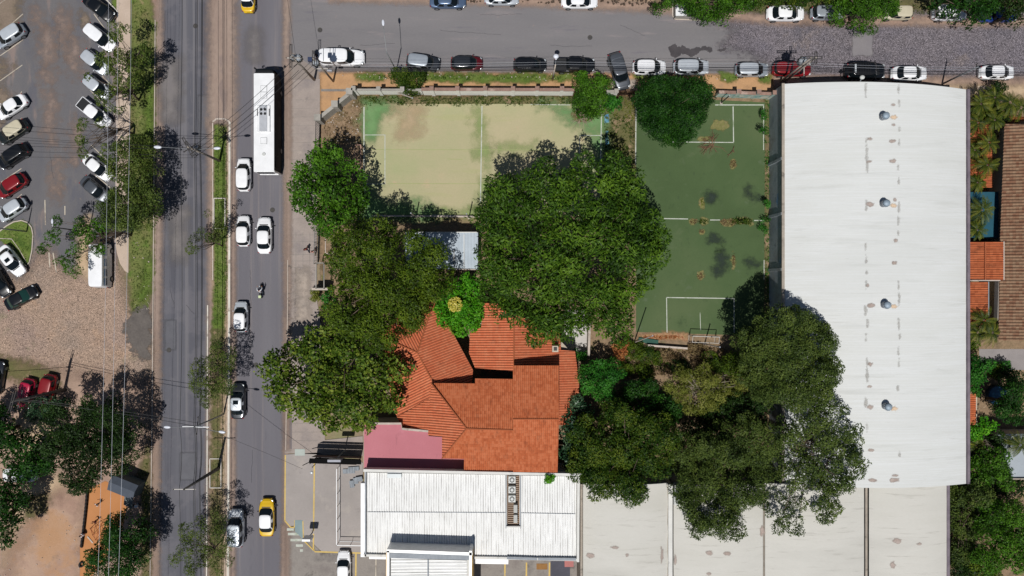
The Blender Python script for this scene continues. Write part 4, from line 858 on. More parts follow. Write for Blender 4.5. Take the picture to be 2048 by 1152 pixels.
# --- entrance portal
pt_ = thing('entrance_portal', 'tall white framed entrance canopy with a ribbed roof at the bottom edge', 'canopy', P(857, 1150)+(0,)); zp = 8.4
adopt(MB().prism([P(x, y, zp-.7) for x, y in [(777, 1108), (938, 1112), (937, 1300), (777, 1300)]], 0, zp-.75).build('wall', m_wtrim), pt_)
corr, _ = corr_face('roof', [(782, 1116), (934, 1121), (934, 1300), (782, 1300)], (857, 1120, zp-.5), 0, .015, m_wmet, None, .38, .04, 4); adopt(corr, pt_)
wallbar((776, 1102), (942, 1108), 5, zp, .34, 'frame', flat('gloss_white_frame', '#d4d5d3', .35), pt_)
wallbar((778, 1111), (938, 1115), zp-.6, zp-.28, .6, 'gutter', m_grey, pt_)
for x in (776, 941):
    wallbar((x, 1104), (x-1, 1300), 5, zp, .3, 'frame', MATS['gloss_white_frame'], pt_)
    wallbar((x-3 if x < 800 else x+3, 1106), (x-4 if x < 800 else x+2, 1300), 4, zp-.3, .1, 'trim_stripe', flat('yellow_trim', '#b9912c', .5), pt_)
wallbar((856, 1120), (856, 1300), zp-.45, zp-.3, .14, 'roof_ridge', m_grey, pt_)
# --- red bin by the shop
bx = P(1138, 1127, 1); t = thing('bin', 'small red bin in the corner of the car park behind the shop', 'bin', (bx[0], bx[1], .0)); MB().box((0, 0, .55), (1.0, .7, .9), 0, (1.08, 1.08)).build('body', flat('red_plastic', '#8d3a34', .5), t); MB().box((0, 0, 1.04), (1.15, .82, .08)).build('lid', MATS['red_plastic'], t)
for sx in (-.4, .4): MB().cyl((sx, -.25, .1), .1, .06, 10, 'x').build('wheel', TYRE, t)
# --- warehouse
m_shed = mat('dusty_white_roof_sheeting', ['#c1c3c1', '#cacccb', '#c4c6c3'], .12, .04, 9, stretch=(.25, 1.6, 1), over=[('#b2b4b1', .35, .54, .72, (.2, 2.8), 66, .6), ('#a8a9a4', .9, .60, .72, (.12, 6), 166, .6), ('#9c9b94', 1.3, .64, .78, (.35, 4), 67, .6), ('#bfc0bb', .5, .45, .5, (.02, 14), 167, .4), ('#a9a8a2', 2.5, .66, .76, (.3, 5), 68, .6)], rough=.75)
m_shed2 = mat('grimy_cream_roof_sheeting', ['#b2b0a9', '#bdbbb4', '#b7b5ad'], .15, .04, 9, stretch=(.3, 1.4, 1), over=[('#95928a', .8, .56, .74, (.25, 3.2), 69, .6), ('#908b82', 1.5, .70, .8, (.3, 5), 70, .6)], rough=.8)
m_edge = mat('weathered_parapet', ['#8d857b', '#a09689'], .8, .15, 5, over=[('#5b544d', .6, .55, .68, (1, 1), 71, .7)])
m_gut = mat('purple_grey_gutter', ['#5f565f', '#7d747a'], .6, .15, 5)
m_shw = mat('stained_side_wall', ['#7d858c', '#979ea3', '#888887'], .35, .18, 4, over=[('#4f7cac', .22, .62, .68, (1, .7), 72, .75), ('#8e9398', .5, .6, .7, (1, 1), 73, .6), ('#55595e', .6, .58, .7, (1, 1), 74, .6)])
XL, XR = 33.55, 56.15; YN = lambda x: 25.2-.7*(x-XL)/(XR-XL); YS = -24.15; ZE = 4.5; ZM = 6.4
def vault(x0, x1, ze, zm):
    def f(x, y=0):
        u = max(-1, min(1, (x-(x0+x1)/2)/((x1-x0)/2))); return ze+(zm-ze)*(1-u*u)
    return f
vz = vault(XL, XR, ZE, ZM)
wh = thing('warehouse', 'huge warehouse with a vaulted white sheet roof filling the right side', 'warehouse', (45, 0, 0))
def vault_mesh(x0, x1, yn, ys, zf, ny=60, nx=28):
    mb = MB(); vs = []; fs = []
    for j in range(ny+1):
        for i in range(nx+1):
            x = x0+(x1-x0)*i/nx; a = yn(x); y = a+(ys-a)*j/ny; vs.append((x, y, zf(x)+.012*math.sin(j*2.1+i*.7)))
    for j in range(ny):
        for i in range(nx):
            a = j*(nx+1)+i; fs.append((a, a+nx+1, a+nx+2, a+1))
    return mb.add(vs, fs)
def gable(x0, x1, y, zf, z0=0, th=.2, nx=16, yf=None):
    ps = [x0+(x1-x0)*i/nx for i in range(nx+1)]; yf = yf or (lambda x: y); mb = MB()
    vs = [(x, yf(x), z0) for x in ps]+[(x, yf(x), zf(x)-.03) for x in ps]; n = nx+1
    vs += [(x, yf(x)-th, z0) for x in ps]+[(x, yf(x)-th, zf(x)-.03) for x in ps]; fs = []
    for i in range(nx): fs += [(i, i+1, n+i+1, n+i), (2*n+i+1, 2*n+i, 3*n+i, 3*n+i+1), (n+i, n+i+1, 3*n+i+1, 3*n+i)]
    return mb.add(vs, fs)
adopt(vault_mesh(XL+.1, XR-.1, YN, YS, vz).build('roof', m_shed, None, True), wh)
adopt(gable(XL, XR, 0, vz, yf=lambda x: YN(x)-.05).build('wall', m_shw), wh); adopt(gable(XL, XR, YS+.25, vz).build('wall', m_shw), wh)
adopt(MB().box((XL-.02, (YN(XL)+YS)/2, ZE/2), (.24, YN(XL)-YS-.1, ZE-.02)).build('wall', m_shw), wh)
adopt(MB().box((XR+.02, (YN(XR)+YS)/2, ZE/2), (.24, YN(XR)-YS-.1, ZE-.02)).build('wall', m_shw), wh)
adopt(MB().box((XL-.1, (YN(XL)+YS)/2, ZE+.05), (.34, YN(XL)-YS+.1, .2)).build('parapet', m_edge), wh)
adopt(MB().box((XR+.12, (YN(XR)+YS)/2, ZE+.06), (.42, YN(XR)-YS, .2)).box((XR-.02, (YN(XR)+YS)/2, ZE+.2), (.1, YN(XR)-YS, .14)).build('gutter', m_gut), wh)
# flattened side piers and a rain pipe on the west wall
for yy in (16.0, 9.2, 2.3, -4.6, -11.5, -18): adopt(MB().box((XL-.22, yy, ZE/2), (.2, .35, ZE)).build('pier', m_shw), wh)
# lower vaults
low = thing('low_warehouse', 'group of lower parallel vaulted roofs with dark gutters along the bottom edge', 'warehouse', (20, -32, 0))
LZ = 4.7
for (a, b) in ((1166, 1336), (1347, 1526), (1530, 1728), (1738, 1894)):
    x0, x1 = P(a, 0, LZ)[0], P(b, 0, LZ)[0]; yn = P(0, 966, LZ)[1]; f_ = vault(x0, x1, LZ, LZ+.8)
    adopt(vault_mesh(x0, x1, lambda x: yn, -60, f_, 30, 14).build('roof', m_shed2, None, True), low)
    adopt(gable(x0, x1, yn+.02, f_).build('wall', m_shw), low)
for a, wd, mm, zz in ((1341, .5, m_wtrim, .25), (1334.5, .14, m_edge, .02), (1528, .14, m_edge, .04), (1733, .26, m_edge, .1), (1897, .34, m_gut, .12), (1163, .26, m_edge, .12)):
    x = P(a, 0, LZ+zz)[0]; adopt(MB().box((x, (P(0, 968, LZ)[1]-60)/2, LZ/2+zz/2), (wd, abs(-60-P(0, 968, LZ)[1]), LZ+zz)).build('gutter', mm), low)
# stains on the roofs follow the sheeting
def roof_stain(px, py, a, b, zf, m, seed=0, t=None, off=.03):
    r_ = random.Random(seed+int(px)); pl = [(px+a*math.cos(k*math.pi/6)*r_.uniform(.7, 1.2), py+b*math.sin(k*math.pi/6)*r_.uniform(.6, 1.3)) for k in range(12)]
    o = patch('rust_stain', pl, m, 0, .22, cell=.12, kind='x'); del o['kind']
    me = o.data; cx, cy, cz = proj(px, py, zf); gx, gy = P(px, py)
    for v in me.vertices:
        x = cx+(v.co.x-gx)*.94; y = cy+(v.co.y-gy)*.94; v.co = (x, y, zf(x)+off)
    adopt(o, t)
m_rst = mat('rust_stain', ['#978880', '#aa9d95'], 1.5, .15, 6, feather=(.5, 1.5, .3)); m_rst2 = mat('ochre_stain', ['#c3aa90', '#d2bba0'], 1.5, .1, 6, feather=(.5, 1.5, .3))
for y in (235, 411, 613, 817): roof_stain(1787, y, 7, 4, vz, m_rst2, 1, wh)
for (x, y, a, b) in ((1739, 278, 5, 3), (1738, 323, 5, 2), (1740, 409, 9, 4), (1742, 611, 8, 4), (1740, 815, 6, 4), (1785, 282, 8, 3), (1785, 322, 8, 4), (1790, 400, 3, 3), (1792, 482, 4, 4), (1788, 526, 5, 4), (1740, 729, 5, 4), (1742, 900, 6, 2), (1745, 960, 9, 3), (1788, 960, 10, 4), (1787, 250, 4, 2), (1735, 572, 3, 4), (1790, 951, 6, 2), (1738, 773, 4, 2), (1786, 210, 4, 2)): roof_stain(x, y, a, b, vz, m_rst, 2, wh)
def lowz(x):
    for (a, b) in ((1166, 1336), (1347, 1526), (1530, 1728), (1738, 1894)):
        x0, x1 = P(a, 0, LZ)[0], P(b, 0, LZ)[0]
        if x0 <= x <= x1: return vault(x0, x1, LZ, LZ+.8)(x)
    return LZ+.4
lz2 = lambda x, y=0: lowz(x)
for (x, y, a, b) in ((1794, 1082, 8, 5), (1419, 1106, 7, 5), (1454, 1107, 8, 3), (1418, 1148, 6, 3), (1350, 1120, 3, 9), (1524, 1062, 4, 10), (1324, 1110, 3, 16), (1785, 1130, 5, 7), (1230, 1095, 8, 2), (1180, 1110, 9, 5), (1838, 1088, 5, 2), (1254, 1110, 3, 3)): roof_stain(x, y, a, b, lz2, m_rst, 3, low)
m_seam = mat('faint_seam_grime', ['#a6a49f', '#b0aea9'], .7, .2, feather=(.9, 1.5, .45))
for px in (1733, 1797):
    for y0 in range(180, 960, 26):
        r_ = random.Random(y0+px)
        if r_.random() < .55: roof_stain(px+r_.uniform(-2, 2), y0, r_.uniform(.5, 1.6), r_.uniform(3, 12), vz, m_seam, y0, wh)
# roof turbine vents
for (x, y, l) in ((1772, 231, 'spinning roof vent nearest to the street end of the vaulted roof'), (1773, 406, 'roof vent second from the street end of the vaulted roof'), (1775, 610, 'roof vent third from the street end of the vaulted roof'), (1777, 814, 'roof vent farthest from the street, near the low vaults')):
    X, Y, Z = proj(x, y, lambda a, b=0: vz(a)+.8); z0 = vz(X); t = thing('roof_vent', l, 'roof vent', (X, Y, z0), 0, 'turbine vents along the warehouse roof')
    MB().cyl((0, 0, .3), .42, .66, 20).build('base', m_grey, t); MB().cyl((0, 0, .62), .48, .1, 24).build('collar', m_grey, t)
    d_ = MB().ell((0, 0, .8), (.43, .43, .3), 20, 10).build('dome', flat('blue_grey_steel', '#8b9aa6', .6, .2), t, True); m = MB()
    for i in range(14):
        a = i*math.pi/7; m.box((math.cos(a)*.4, math.sin(a)*.4, .8), (.1, .03, .3), a+.5)
    m.build('fins', flat('vent_fin', '#556676', .35, .6), d_)
# little white globe on the street gable
X, Y, Z = proj(1727, 158, 6.9); t = thing('floodlight', 'round white floodlight on the top of the warehouse street gable', 'floodlight', (X, YN(X)+.25, 6.0)); MB().tube([(0, -.2, 0), (0, .15, .5)], .05, 6).build('bracket', m_grey, t); MB().ell((0, .2, .6), (.3, .26, .2), 12, 8).build('lamp', MATS['ac_casing'], t)
for (x, y, l) in ((1357, 978, 'square condenser in the dark roof gap, upper one'), (1356, 1001, 'square condenser in the dark roof gap, lower one')): ac_unit(x, y, 4.9, l, 0, 1.0)
# --- east neighbours
eh = thing('brown_tiled_house', 'big house with a brown ribbed tile roof on the right edge', 'house', P(2080, 460)+(0,))
o, zf = corr_face('roof', [(2009, 248), (2200, 248), (2200, 681), (1997, 681), (2000, 480)], (2005, 460, 4.2), 180, .22, T_br, None, .40, .06, 4); adopt(o, eh)
adopt(MB().prism([P(x, y, 3.6) for x, y in [(2016, 254), (2200, 254), (2200, 676), (2006, 676)]], 0, 3.9).build('wall', m_wall), eh)
a1 = thing('lean_to', 'orange tiled lean-to between the warehouse gutter and the brown roof', 'outbuilding', P(1970, 520)+(0,))
o, zf = corr_face('roof', [(1936, 484), (2007, 484), (2007, 560), (1936, 560)], (1970, 520, 4.4), 180, .12, T_dk, None); adopt(o, a1)
adopt(MB().prism([P(x, y, 4) for x, y in [(1941, 488), (2004, 488), (2004, 556), (1941, 556)]], 0, 3.9).build('wall', m_wall), a1)
wallbar((2008, 484), (2008, 559), 4.0, 4.35, .14, 'gutter', m_kerb, a1); wallbar((1937, 561), (2000, 561), 4.0, 4.5, .12, 'gutter', m_kerb, a1); wallbar((1971, 485), (1971, 559), 4.3, 4.52, .14, 'ridge', m_ridge, a1)
a2 = thing('lean_to', 'darker red tiled lean-to just below the orange one beside the gutter', 'outbuilding', P(1958, 600)+(0,))
o, zf = corr_face('roof', [(1936, 564), (1976, 564), (1976, 650), (1936, 650)], (1958, 600, 3.9), 180, .12, T_dk, None); adopt(o, a2)
adopt(MB().prism([P(x, y, 3.5) for x, y in [(1941, 566), (1974, 566), (1974, 646), (1941, 646)]], 0, 3.5).build('wall', m_wall), a2); wallbar((1977.5, 564), (1977.5, 650), 3.3, 4, .1, 'gutter', m_grey, a2); wallbar((1998, 562), (1996, 640), 3.3, 4, .1, 'gutter', m_kerb, a2)
a3 = thing('shed', 'small red tiled shed roof showing between the palms', 'shed', P(1958, 300)+(0,))
o, zf = corr_face('roof', [(1940, 235), (1984, 235), (1984, 375), (1940, 375)], (1960, 300, 3.0), 180, .15, T_dk, None); adopt(o, a3); adopt(MB().prism([P(x, y, 2.5) for x, y in [(1943, 240), (1980, 240), (1980, 370), (1943, 370)]], 0, 2.55).build('wall', m_wall), a3)
a4 = thing('shed', 'narrow orange tiled shed squeezed against the lower warehouse gutter', 'shed', P(1945, 815)+(0,))
o, zf = corr_face('roof', [(1938, 788), (1952, 788), (1952, 850), (1938, 850)], (1945, 820, 3.2), 0, .15, T_or, None); adopt(o, a4); adopt(MB().prism([P(x, y, 2.5) for x, y in [(1940, 790), (1950, 790), (1950, 848), (1940, 848)]], 0, 2.9).build('wall', m_wall), a4)
a5 = thing('pale_house', 'pale blue grey flat roofed house cut by the right edge among dark trees', 'house', P(2050, 920)+(0,))
adopt(MB().prism([P(x, y, 3.6) for x, y in [(1998, 870), (2200, 870), (2200, 955), (2026, 955)]], 0, 3.4).build('wall', m_wall), a5); adopt(MB().prism([P(x, y, 3.6) for x, y in [(1996, 868), (2200, 868), (2200, 957), (2025, 957)]], 3.4, 3.6).build('roof', mat('blue_white_slab', ['#8f969c', '#a3aab0'], .3, .06)), a5)
wallbar((2024, 958), (2190, 958), 3.4, 3.9, .16, 'parapet', m_edge, a5)
a6 = thing('tarpaulin', 'teal blue awning sheet between the palms and the brown roof', 'awning', P(1982, 430)+(0,))
mt = mat('teal_tarp', ['#1b4352', '#255262'], .5, .06, 5, rough=.5); mb = MB(); vs = []; fs = []
for j in range(9):
    for i in range(7): x, y, z = proj(1940+i*9.5, 384+j*11.5, 2.8); vs.append((x, y, 2.8-.12*math.sin(math.pi*i/6)*math.sin(math.pi*j/8)+.03*math.sin(i*2+j)))
for j in range(8):
    for i in range(6): a = j*7+i; fs.append((a, a+1, a+8, a+7))
adopt(mb.add(vs, fs).build('sheet', mt, None, True), a6); m = MB()
for (i, j) in ((0, 0), (6, 0), (0, 8), (6, 8)): x, y, z = vs[j*7+i]; m.tube([(x, y, 0), (x, y, z)], .04, 6)
adopt(m.build('posts', m_grey), a6)
t = thing('paddling_pool', 'dark blue round paddling pool in the shaded yard below the paving', 'pool', P(1990, 790)+(0,)); MB().cyl((0, 0, .3), 1.3, .6, 24).build('wall', flat('pool_blue', '#22394f', .4), t); MB().cyl((0, 0, .61), 1.2, .02, 24).build('water_surface', flat('pool_water', '#2d5674', .1), t)
# --- metal lean-to roof in the garden
gr = thing('garden_shelter', 'open shelter with a pale ribbed metal roof between two big trees', 'shelter', P(890, 500)+(0,)); m_gal = mat('galvanised_sheet', ['#a5b0ba', '#b8c2ca'], .4, .06, 6, over=[('#b8c0c6', .5, .6, .7, (.3, 2), 75, .5), ('#6f7a80', .6, .62, .72, (2, .4), 76, .5)], rough=.45, metal=.25)
o, zf = corr_face('roof', [(810, 465), (956, 465), (956, 539), (810, 537)], (880, 500, 3.2), -90, .06, m_gal, None, .4, .03, 4); adopt(o, gr); m = MB()
for (x, y) in ((814, 470), (880, 470), (950, 470), (814, 532), (880, 532), (950, 532)): X, Y = P(x, y, 2); m.tube([(X, Y, 0), (X, Y, 3.05)], .05, 6)
adopt(m.build('posts', m_grey), gr); wallbar((812, 464.5), (954, 464.5), 3.05, 3.4, .1, 'trim', m_wtrim, gr); wallbar((906, 538.5), (950, 539), 3.0, 3.2, .12, 'gutter', m_kerb, gr); wallbar((928, 466), (928, 537), 3.26, 3.34, .08, 'roof_strip', m_wtrim, gr); wallbar((908, 500), (908, 537), 3.26, 3.32, .08, 'roof_strip', m_edge, gr)
# --- black awning / sign gantry on the sidewalk
aw = thing('bus_shelter', 'long black metal shelter roof across the sidewalk above the forecourt', 'shelter', P(672, 915)+(0,)); m_blk = flat('black_metal', '#0a0a0b', .8, 0, .08); m_brn = flat('dark_brown_panel', '#1d1310', .8, 0, .1)
adopt(MB().prism([P(x, y, 3) for x, y in [(619, 917), (722, 920), (722, 929), (617, 926)]], 2.85, 3.0).build('roof', m_blk), aw)
adopt(MB().prism([P(x, y, 3) for x, y in [(630, 911), (722, 914), (722, 917.5), (622, 914.5)]], 2.7, 2.85).build('rear_beam', m_brn), aw)
A_, B_ = P(632, 915), P(722, 918); adopt(MB().box(((A_[0]+B_[0])/2, (A_[1]+B_[1])/2, 1.5), (B_[0]-A_[0], .12, 2.5), math.atan2(B_[1]-A_[1], B_[0]-A_[0])).build('rear_panel', m_brn), aw)
for x in (626, 668, 716): X, Y = P(x, 922, 1.5); adopt(MB().tube([(X, Y, 0), (X, Y, 2.9)], .06, 6).build('post', m_blk), aw)
for (a, b) in (((617, 925), (605, 931)), ((631, 928), (624, 935))):
    A = proj(*a, 3.0); B = proj(*b, 3.3); adopt(MB().tube([A, B], .05, 5).build('lamp_arm', m_blk), aw)
X, Y, Z = proj(623, 945, 3.0); adopt(MB().ell((X, Y, 3.0), (.2, .2, .12), 10, 6).build('lamp', LAMPW), aw)
def sign_board(px, py, z, wd, hh, label, m):
    X, Y, Z = proj(px, py, z); t = thing('sign', label, 'sign', (X, Y, 0)); MB().box((0, 0, z-hh/2), (wd, .28, hh)).build('panel', m, t); MB().tube([(0, 0, 0), (0, 0, z-hh+.05)], .07, 8).build('post', m_grey, t); MB().box((0, 0, .04), (.4, .4, .08)).build('base', m_kerb, t)
sign_board(668, 922, 5.6, 1.6, .9, 'grey sign box on a post standing through the black shelter', flat('grey_sign', '#8b8d96', .5))
sign_board(612, 1081, 3.0, 1.05, 1.5, 'white upright sign board beside the blue ramp', MATS['bright_white_panel'])
# railing round the forecourt yard
def rail(name, pts, hh, label, cat, m_top, m_post, gap=1.4, topw=.08):
    t = thing(name, label, cat, P(*pts[0])+(0,)); L = [Vector(P(*p)+(0,)) for p in pts]; tp = MB(); ps = MB()
    for a, b in zip(L[:-1], L[1:]):
        d = b-a; l = d.length; n = max(1, int(l/gap)); tp.box(((a.x+b.x)/2, (a.y+b.y)/2, hh), (l+topw, topw, .06), math.atan2(d.y, d.x)); tp.box(((a.x+b.x)/2, (a.y+b.y)/2, .12), (l, .04, .05), math.atan2(d.y, d.x)) if True else None
        for i in range(n+1): q = a+d*i/n; ps.tube([(q.x, q.y, 0), (q.x, q.y, hh-.03)], .03, 5)
    adopt(tp.build('top_rail', m_top), t); adopt(ps.build('posts', m_post), t); return t
tr = rail('railing', [(679, 932), (679, 1082), (731, 1083)], 1.5, 'thin white topped railing round the forecourt yard of the shop', 'railing', MATS['bright_white_panel'], m_blk)
for (x, y, a, b, s_) in ((697, 943, 24, 9, 1), (707, 938, 22, 8, 2), (711, 962, 10, 12, 3), (704, 968, 9, 14, 4), (718, 958, 14, 9, 5)):
    X, Y = P(x, y, .3); o = MB().box((X, Y, .1+.06*s_), (a*S, b*S, .04), R(s_*2)).build('metal_sheet', mat('dull_sheet', ['#6f757b', '#868c92'], 1.5, .15, 8, over=[('#9aa0a6', 1, .5, .6, (6, .3), 90, .6)])); tag(o, ['', 'long loose ribbed sheet nearest the shelter in the forecourt pile', 'wide grey loose sheet touching the wall in the forecourt pile', 'short loose sheet in the middle of the forecourt pile', 'lowest narrow loose sheet of the forecourt pile', 'flat grey loose sheet beside the shop fascia'][s_], 'metal sheet', 'loose roof sheets lying in the forecourt')
# ---------------------------------------------------------------- WALLS AND FENCES
m_cop = mat('brick_coping', ['#7a6258', '#94786c'], .9, .18, 6, over=[('#b5a295', .7, .55, .65, (1, 1), 80, .6)])
m_whw = mat('whitewashed_wall', ['#d6d5cf', '#e6e5df'], .5, .07, 6, over=[('#9c9b90', .5, .62, .74, (1, 1), 81, .5)])
m_grw = mat('grey_rendered_wall', ['#8b8780', '#a39f97'], .5, .12, 5, over=[('#66625b', .5, .56, .7, (1, 1), 82, .6)])
def wall(name, pts, hh, label, face, cop, pillars=(), th=.22, ph=.5, pw=.42, cat='wall'):
    t = thing(name, label, cat, P(*pts[0])+(0,)); L = [Vector(P(*p)+(0,)) for p in pts]
    for a, b in zip(L[:-1], L[1:]):
        d = b-a; an = math.atan2(d.y, d.x); c = (a+b)/2
        adopt(MB().box((c.x, c.y, hh/2), (d.length, th, hh)).build('panel', face) if False else MB().box((c.x, c.y, hh/2), (d.length, th, hh), an).build('panel', face), t)
        adopt(MB().box((c.x, c.y, hh+.04), (d.length+.1, th+.1, .09), an).build('coping', cop), t)
    for (px, py, hp) in pillars:
        X, Y = P(px, py); p_ = adopt(MB().box((X, Y, hp/2), (pw, pw, hp)).build('pillar', face), t); o = MB().box((X, Y, hp+.05), (pw+.12, pw+.12, .1)).build('pillar_cap', cop); adopt(o, t)
    return t
wall('boundary_wall', [(715, 188), (846, 188)], 1.9, 'thin whitish stretch of street wall from the corner to the roadside shrub', m_whw, m_grw, [(716, 188, 2.6), (764, 188, 2.4), (810, 188, 2.3)], .16)
wall('boundary_wall', [(848, 188), (1145, 189)], 2.1, 'white street wall with brick capped pillars above the worn court', m_whw, m_cop, [(868, 189, 2.7), (918, 189, 2.7), (972, 189, 2.7), (1026, 189, 2.7), (1073, 189, 2.7), (1121, 189, 2.7)], .3)
wall('boundary_wall', [(712, 190), (643, 246)], 1.9, 'slanting grey wall cutting the street corner of the compound', m_grw, m_grw, [(679, 218, 2.5), (645, 244, 2.4), (708, 194, 2.6)], .35, pw=.7)
wall('boundary_wall', [(1430, 192), (1545, 196)], 1.8, 'painted turquoise and white street wall above the green court', mat('painted_mural_wall', ['#4f8f8c', '#a9b5ae', '#5b8f7a'], .9, .12, 5, over=[('#c2beb0', .7, .5, .58, (1, 1), 83, .9)]), m_cop, [(1466, 193, 2.4), (1505, 194, 2.4), (1535, 196, 2.5)], .3)
wall('boundary_wall', [(1210, 190), (1228, 190)], 1.7, 'short white wall stub between the small tree and the brown gate', m_whw, m_grw, [(1228, 191, 2.1)], .2)
def fence(name, pts, hh, label, m, gap=.14, top=True, slat=.035, cat='fence', group=None):
    t = thing(name, label, cat, P(*pts[0])+(0,), 0, group); L = [Vector(P(*p)+(0,)) for p in pts]; bars = MB(); fr = MB()
    for a, b in zip(L[:-1], L[1:]):
        d = b-a; n = max(1, int(d.length/gap)); an = math.atan2(d.y, d.x); c = (a+b)/2
        for i in range(n+1): q = a+d*i/n; bars.box((q.x, q.y, hh/2+.05), (slat, slat, hh-.1), an)
        for z in (.15, hh): fr.box((c.x, c.y, z), (d.length, .06, .05), an)
        for i in range(max(2, int(d.length/2.4))+1): q = a+d*i/max(2, int(d.length/2.4)); fr.box((q.x, q.y, hh/2+.05), (.09, .09, hh+.1), an)
    adopt(bars.build('bars', m), t); adopt(fr.build('frame', m), t); return t
gt = fence('gate', [(1230, 190), (1268, 190)], 1.9, 'brown slatted metal gate facing the angled four by four', flat('brown_gate_paint', '#3d2c26', .5, .2), .16, slat=.08, cat='gate')
X, Y = P(1270, 190); MB().box((0, 0, 1.2), (.5, .5, 2.4)).build('pillar', m_cop, thing('gate_pillar', 'brick gate pillar at the right end of the brown gate', 'pillar', (X, Y, 0)))
fence('iron_fence', [(640, 246), (638, 340)], 1.9, 'dark iron railing running down from the slanting corner wall', flat('dark_iron', '#2a2b2c', .5, .3), .2)
fence('iron_fence', [(638, 446), (636, 528)], 1.9, 'iron railing with white rail beside the two pedestrians', flat('grey_iron', '#6b6c6a', .5, .3), .2)
def frame(label, pts, z, m, w_=.1, posts=True, name='pergola', cat='pergola'):
    t = thing(name, label, cat, P(*pts[0])+(0,)); Q = [Vector(proj(x, y, z)) for x, y in pts]; b = MB(); p = MB()
    for a, c in zip(Q, Q[1:]+Q[:1]): d = c-a; b.box(((a+c)/2), (d.length+w_, w_, w_), math.atan2(d.y, d.x))
    for q in Q: p.tube([(q.x, q.y, 0), (q.x, q.y, z)], .05, 6)
    adopt(b.build('beams', m), t); adopt(p.build('posts', m), t)
frame('pale rectangular post frame by the iron railing, upper of two', [(651, 470), (667, 470), (667, 507), (651, 507)], 2.4, m_kerb)
frame('grey gateway frame with a dark interior under the olive tree, lower of two', [(632, 526), (648, 526), (648, 577), (632, 577)], 2.6, m_grw)
wall('garden_wall', [(634, 578), (664, 578)], 2.2, 'short grey wall closing the lower end of the gateway frame', m_grw, m_kerb, (), .2)
wall('garden_wall', [(648, 700), (650, 850)], 1.8, 'low grey wall hidden under the lower left tree', m_grw, m_kerb, (), .2)
wall('garden_wall', [(1176, 640), (1174, 708)], 2.0, 'pale thin wall at the right of the white paving behind the house', m_kerb, m_kerb, (), .18)
wall('court_wall', [(1294, 690), (1372, 696)], .6, 'low concrete ledge with a dark shadow below the green court', m_kerb, m_kerb, (), .14)
wall('court_wall', [(745, 432), (958, 434)], .35, 'very low kerb wall along the bottom of the worn court', m_kerb, m_kerb, (), .12)
# small courtyard pieces below the court
o = MB(); X, Y = P(1296, 682); o.box((X, Y, .2), (2.6, .6, .05), R(-8)); tag(o.build('green_tarp', mat('green_tarp_cloth', ['#2c4a42', '#3a5c50'], 1, .1)), 'dark green tarp strip lying below the green court', 'tarpaulin')
# goals
def goal(label, a, b, hh, depth, m, ang=None):
    A, B = Vector(P(*a)+(0,)), Vector(P(*b)+(0,)); d = (B-A).normalized(); n = Vector((-d.y, d.x, 0))*depth; t = thing('goal', label, 'goal', ((A+B)/2), 0, 'football goals'); r_ = .05
    m1 = MB().tube([A, A+Vector((0, 0, hh)), B+Vector((0, 0, hh)), B], r_, 6); adopt(m1.build('front_frame', m), t)
    adopt(MB().tube([A+n, A+n*.9+Vector((0, 0, hh*.9)), B+n*.9+Vector((0, 0, hh*.9)), B+n], .035, 5).tube([A+Vector((0, 0, hh)), A+n*.9+Vector((0, 0, hh*.9))], .035, 5).tube([B+Vector((0, 0, hh)), B+n*.9+Vector((0, 0, hh*.9))], .035, 5).tube([A, A+n], .03, 5).tube([B, B+n], .03, 5).tube([A+n, B+n], .03, 5).build('rear_frame', m), t)
m_gw = flat('goal_white', '#b9b4ac', .5); m_gp = flat('faded_red_white', '#b58f82', .6)
goal('faded reddish white goal at the left end of the worn court', (728, 296), (728, 343), 2.0, -.9, m_gp)
goal('white goal frame with a black shadow at the bottom of the green court', (1378, 670), (1430, 672), 2.0, -.9, m_gw)
# ---------------------------------------------------------------- POLES, LAMPS, WIRES
m_conc = mat('pole_concrete', ['#847c74', '#978f86'], 1.5, .1, 5); m_dkw = flat('dark_weathered_steel', '#3d3b3a', .6, .3); m_lampw = flat('street_lamp_white', '#c9cdd6', .35); m_steel = flat('galvanised_pole', '#85888a', .45, .5)
INS = flat('insulator', '#3a3431', .4)
def pole(px, py, hh, label, group='utility poles', name='utility_pole', r0=.17, r1=.1, m=None, lean=(0, 0)):
    x, y = P(px, py); t = thing(name, label, 'utility pole' if name == 'utility_pole' else 'street lamp', (x, y, 0), 0, group)
    MB().tube([(0, 0, -.1), (lean[0], lean[1], hh)], [r0, r1], 10).build('pole', m or m_conc, t, True); return t
def crossarm(t, z, L, ang, ins=4, both=0.0, m=None, dx=0, dy=0):
    c, s = math.cos(R(ang)), math.sin(R(ang)); m = m or m_dkw; a = MB()
    for o_ in ((-.12, .12) if both else (0,)):
        a.tube([(dx-c*L/2-s*o_, dy-s*L/2+c*o_, z), (dx+c*L/2-s*o_, dy+s*L/2+c*o_, z)], .055, 4)
    arm = a.build('crossarm', m, t); b = MB()
    for i in range(ins):
        k = (i/(ins-1)-.5)*L*.92 if ins > 1 else 0; b.cyl((dx+c*k, dy+s*k, z+.14), .055, .22, 8, r2=.03)
    b.build('insulators', INS, arm)
def transformer(t, x, y, z, r=.38, hh=.9):
    b = MB().cyl((x, y, z), r, hh, 18).build('transformer', m_grey, t, True); m = MB()
    for i in range(10): a = i*math.pi/5; m.box((x+math.cos(a)*(r+.06), y+math.sin(a)*(r+.06), z-.05), (.14, .03, hh*.7), a)
    m.build('cooling_fins', m_dkw, b); MB().cyl((x-.15, y, z+hh/2+.1), .06, .22, 8).cyl((x+.15, y, z+hh/2+.1), .06, .22, 8).build('bushings', LAMPW, b)
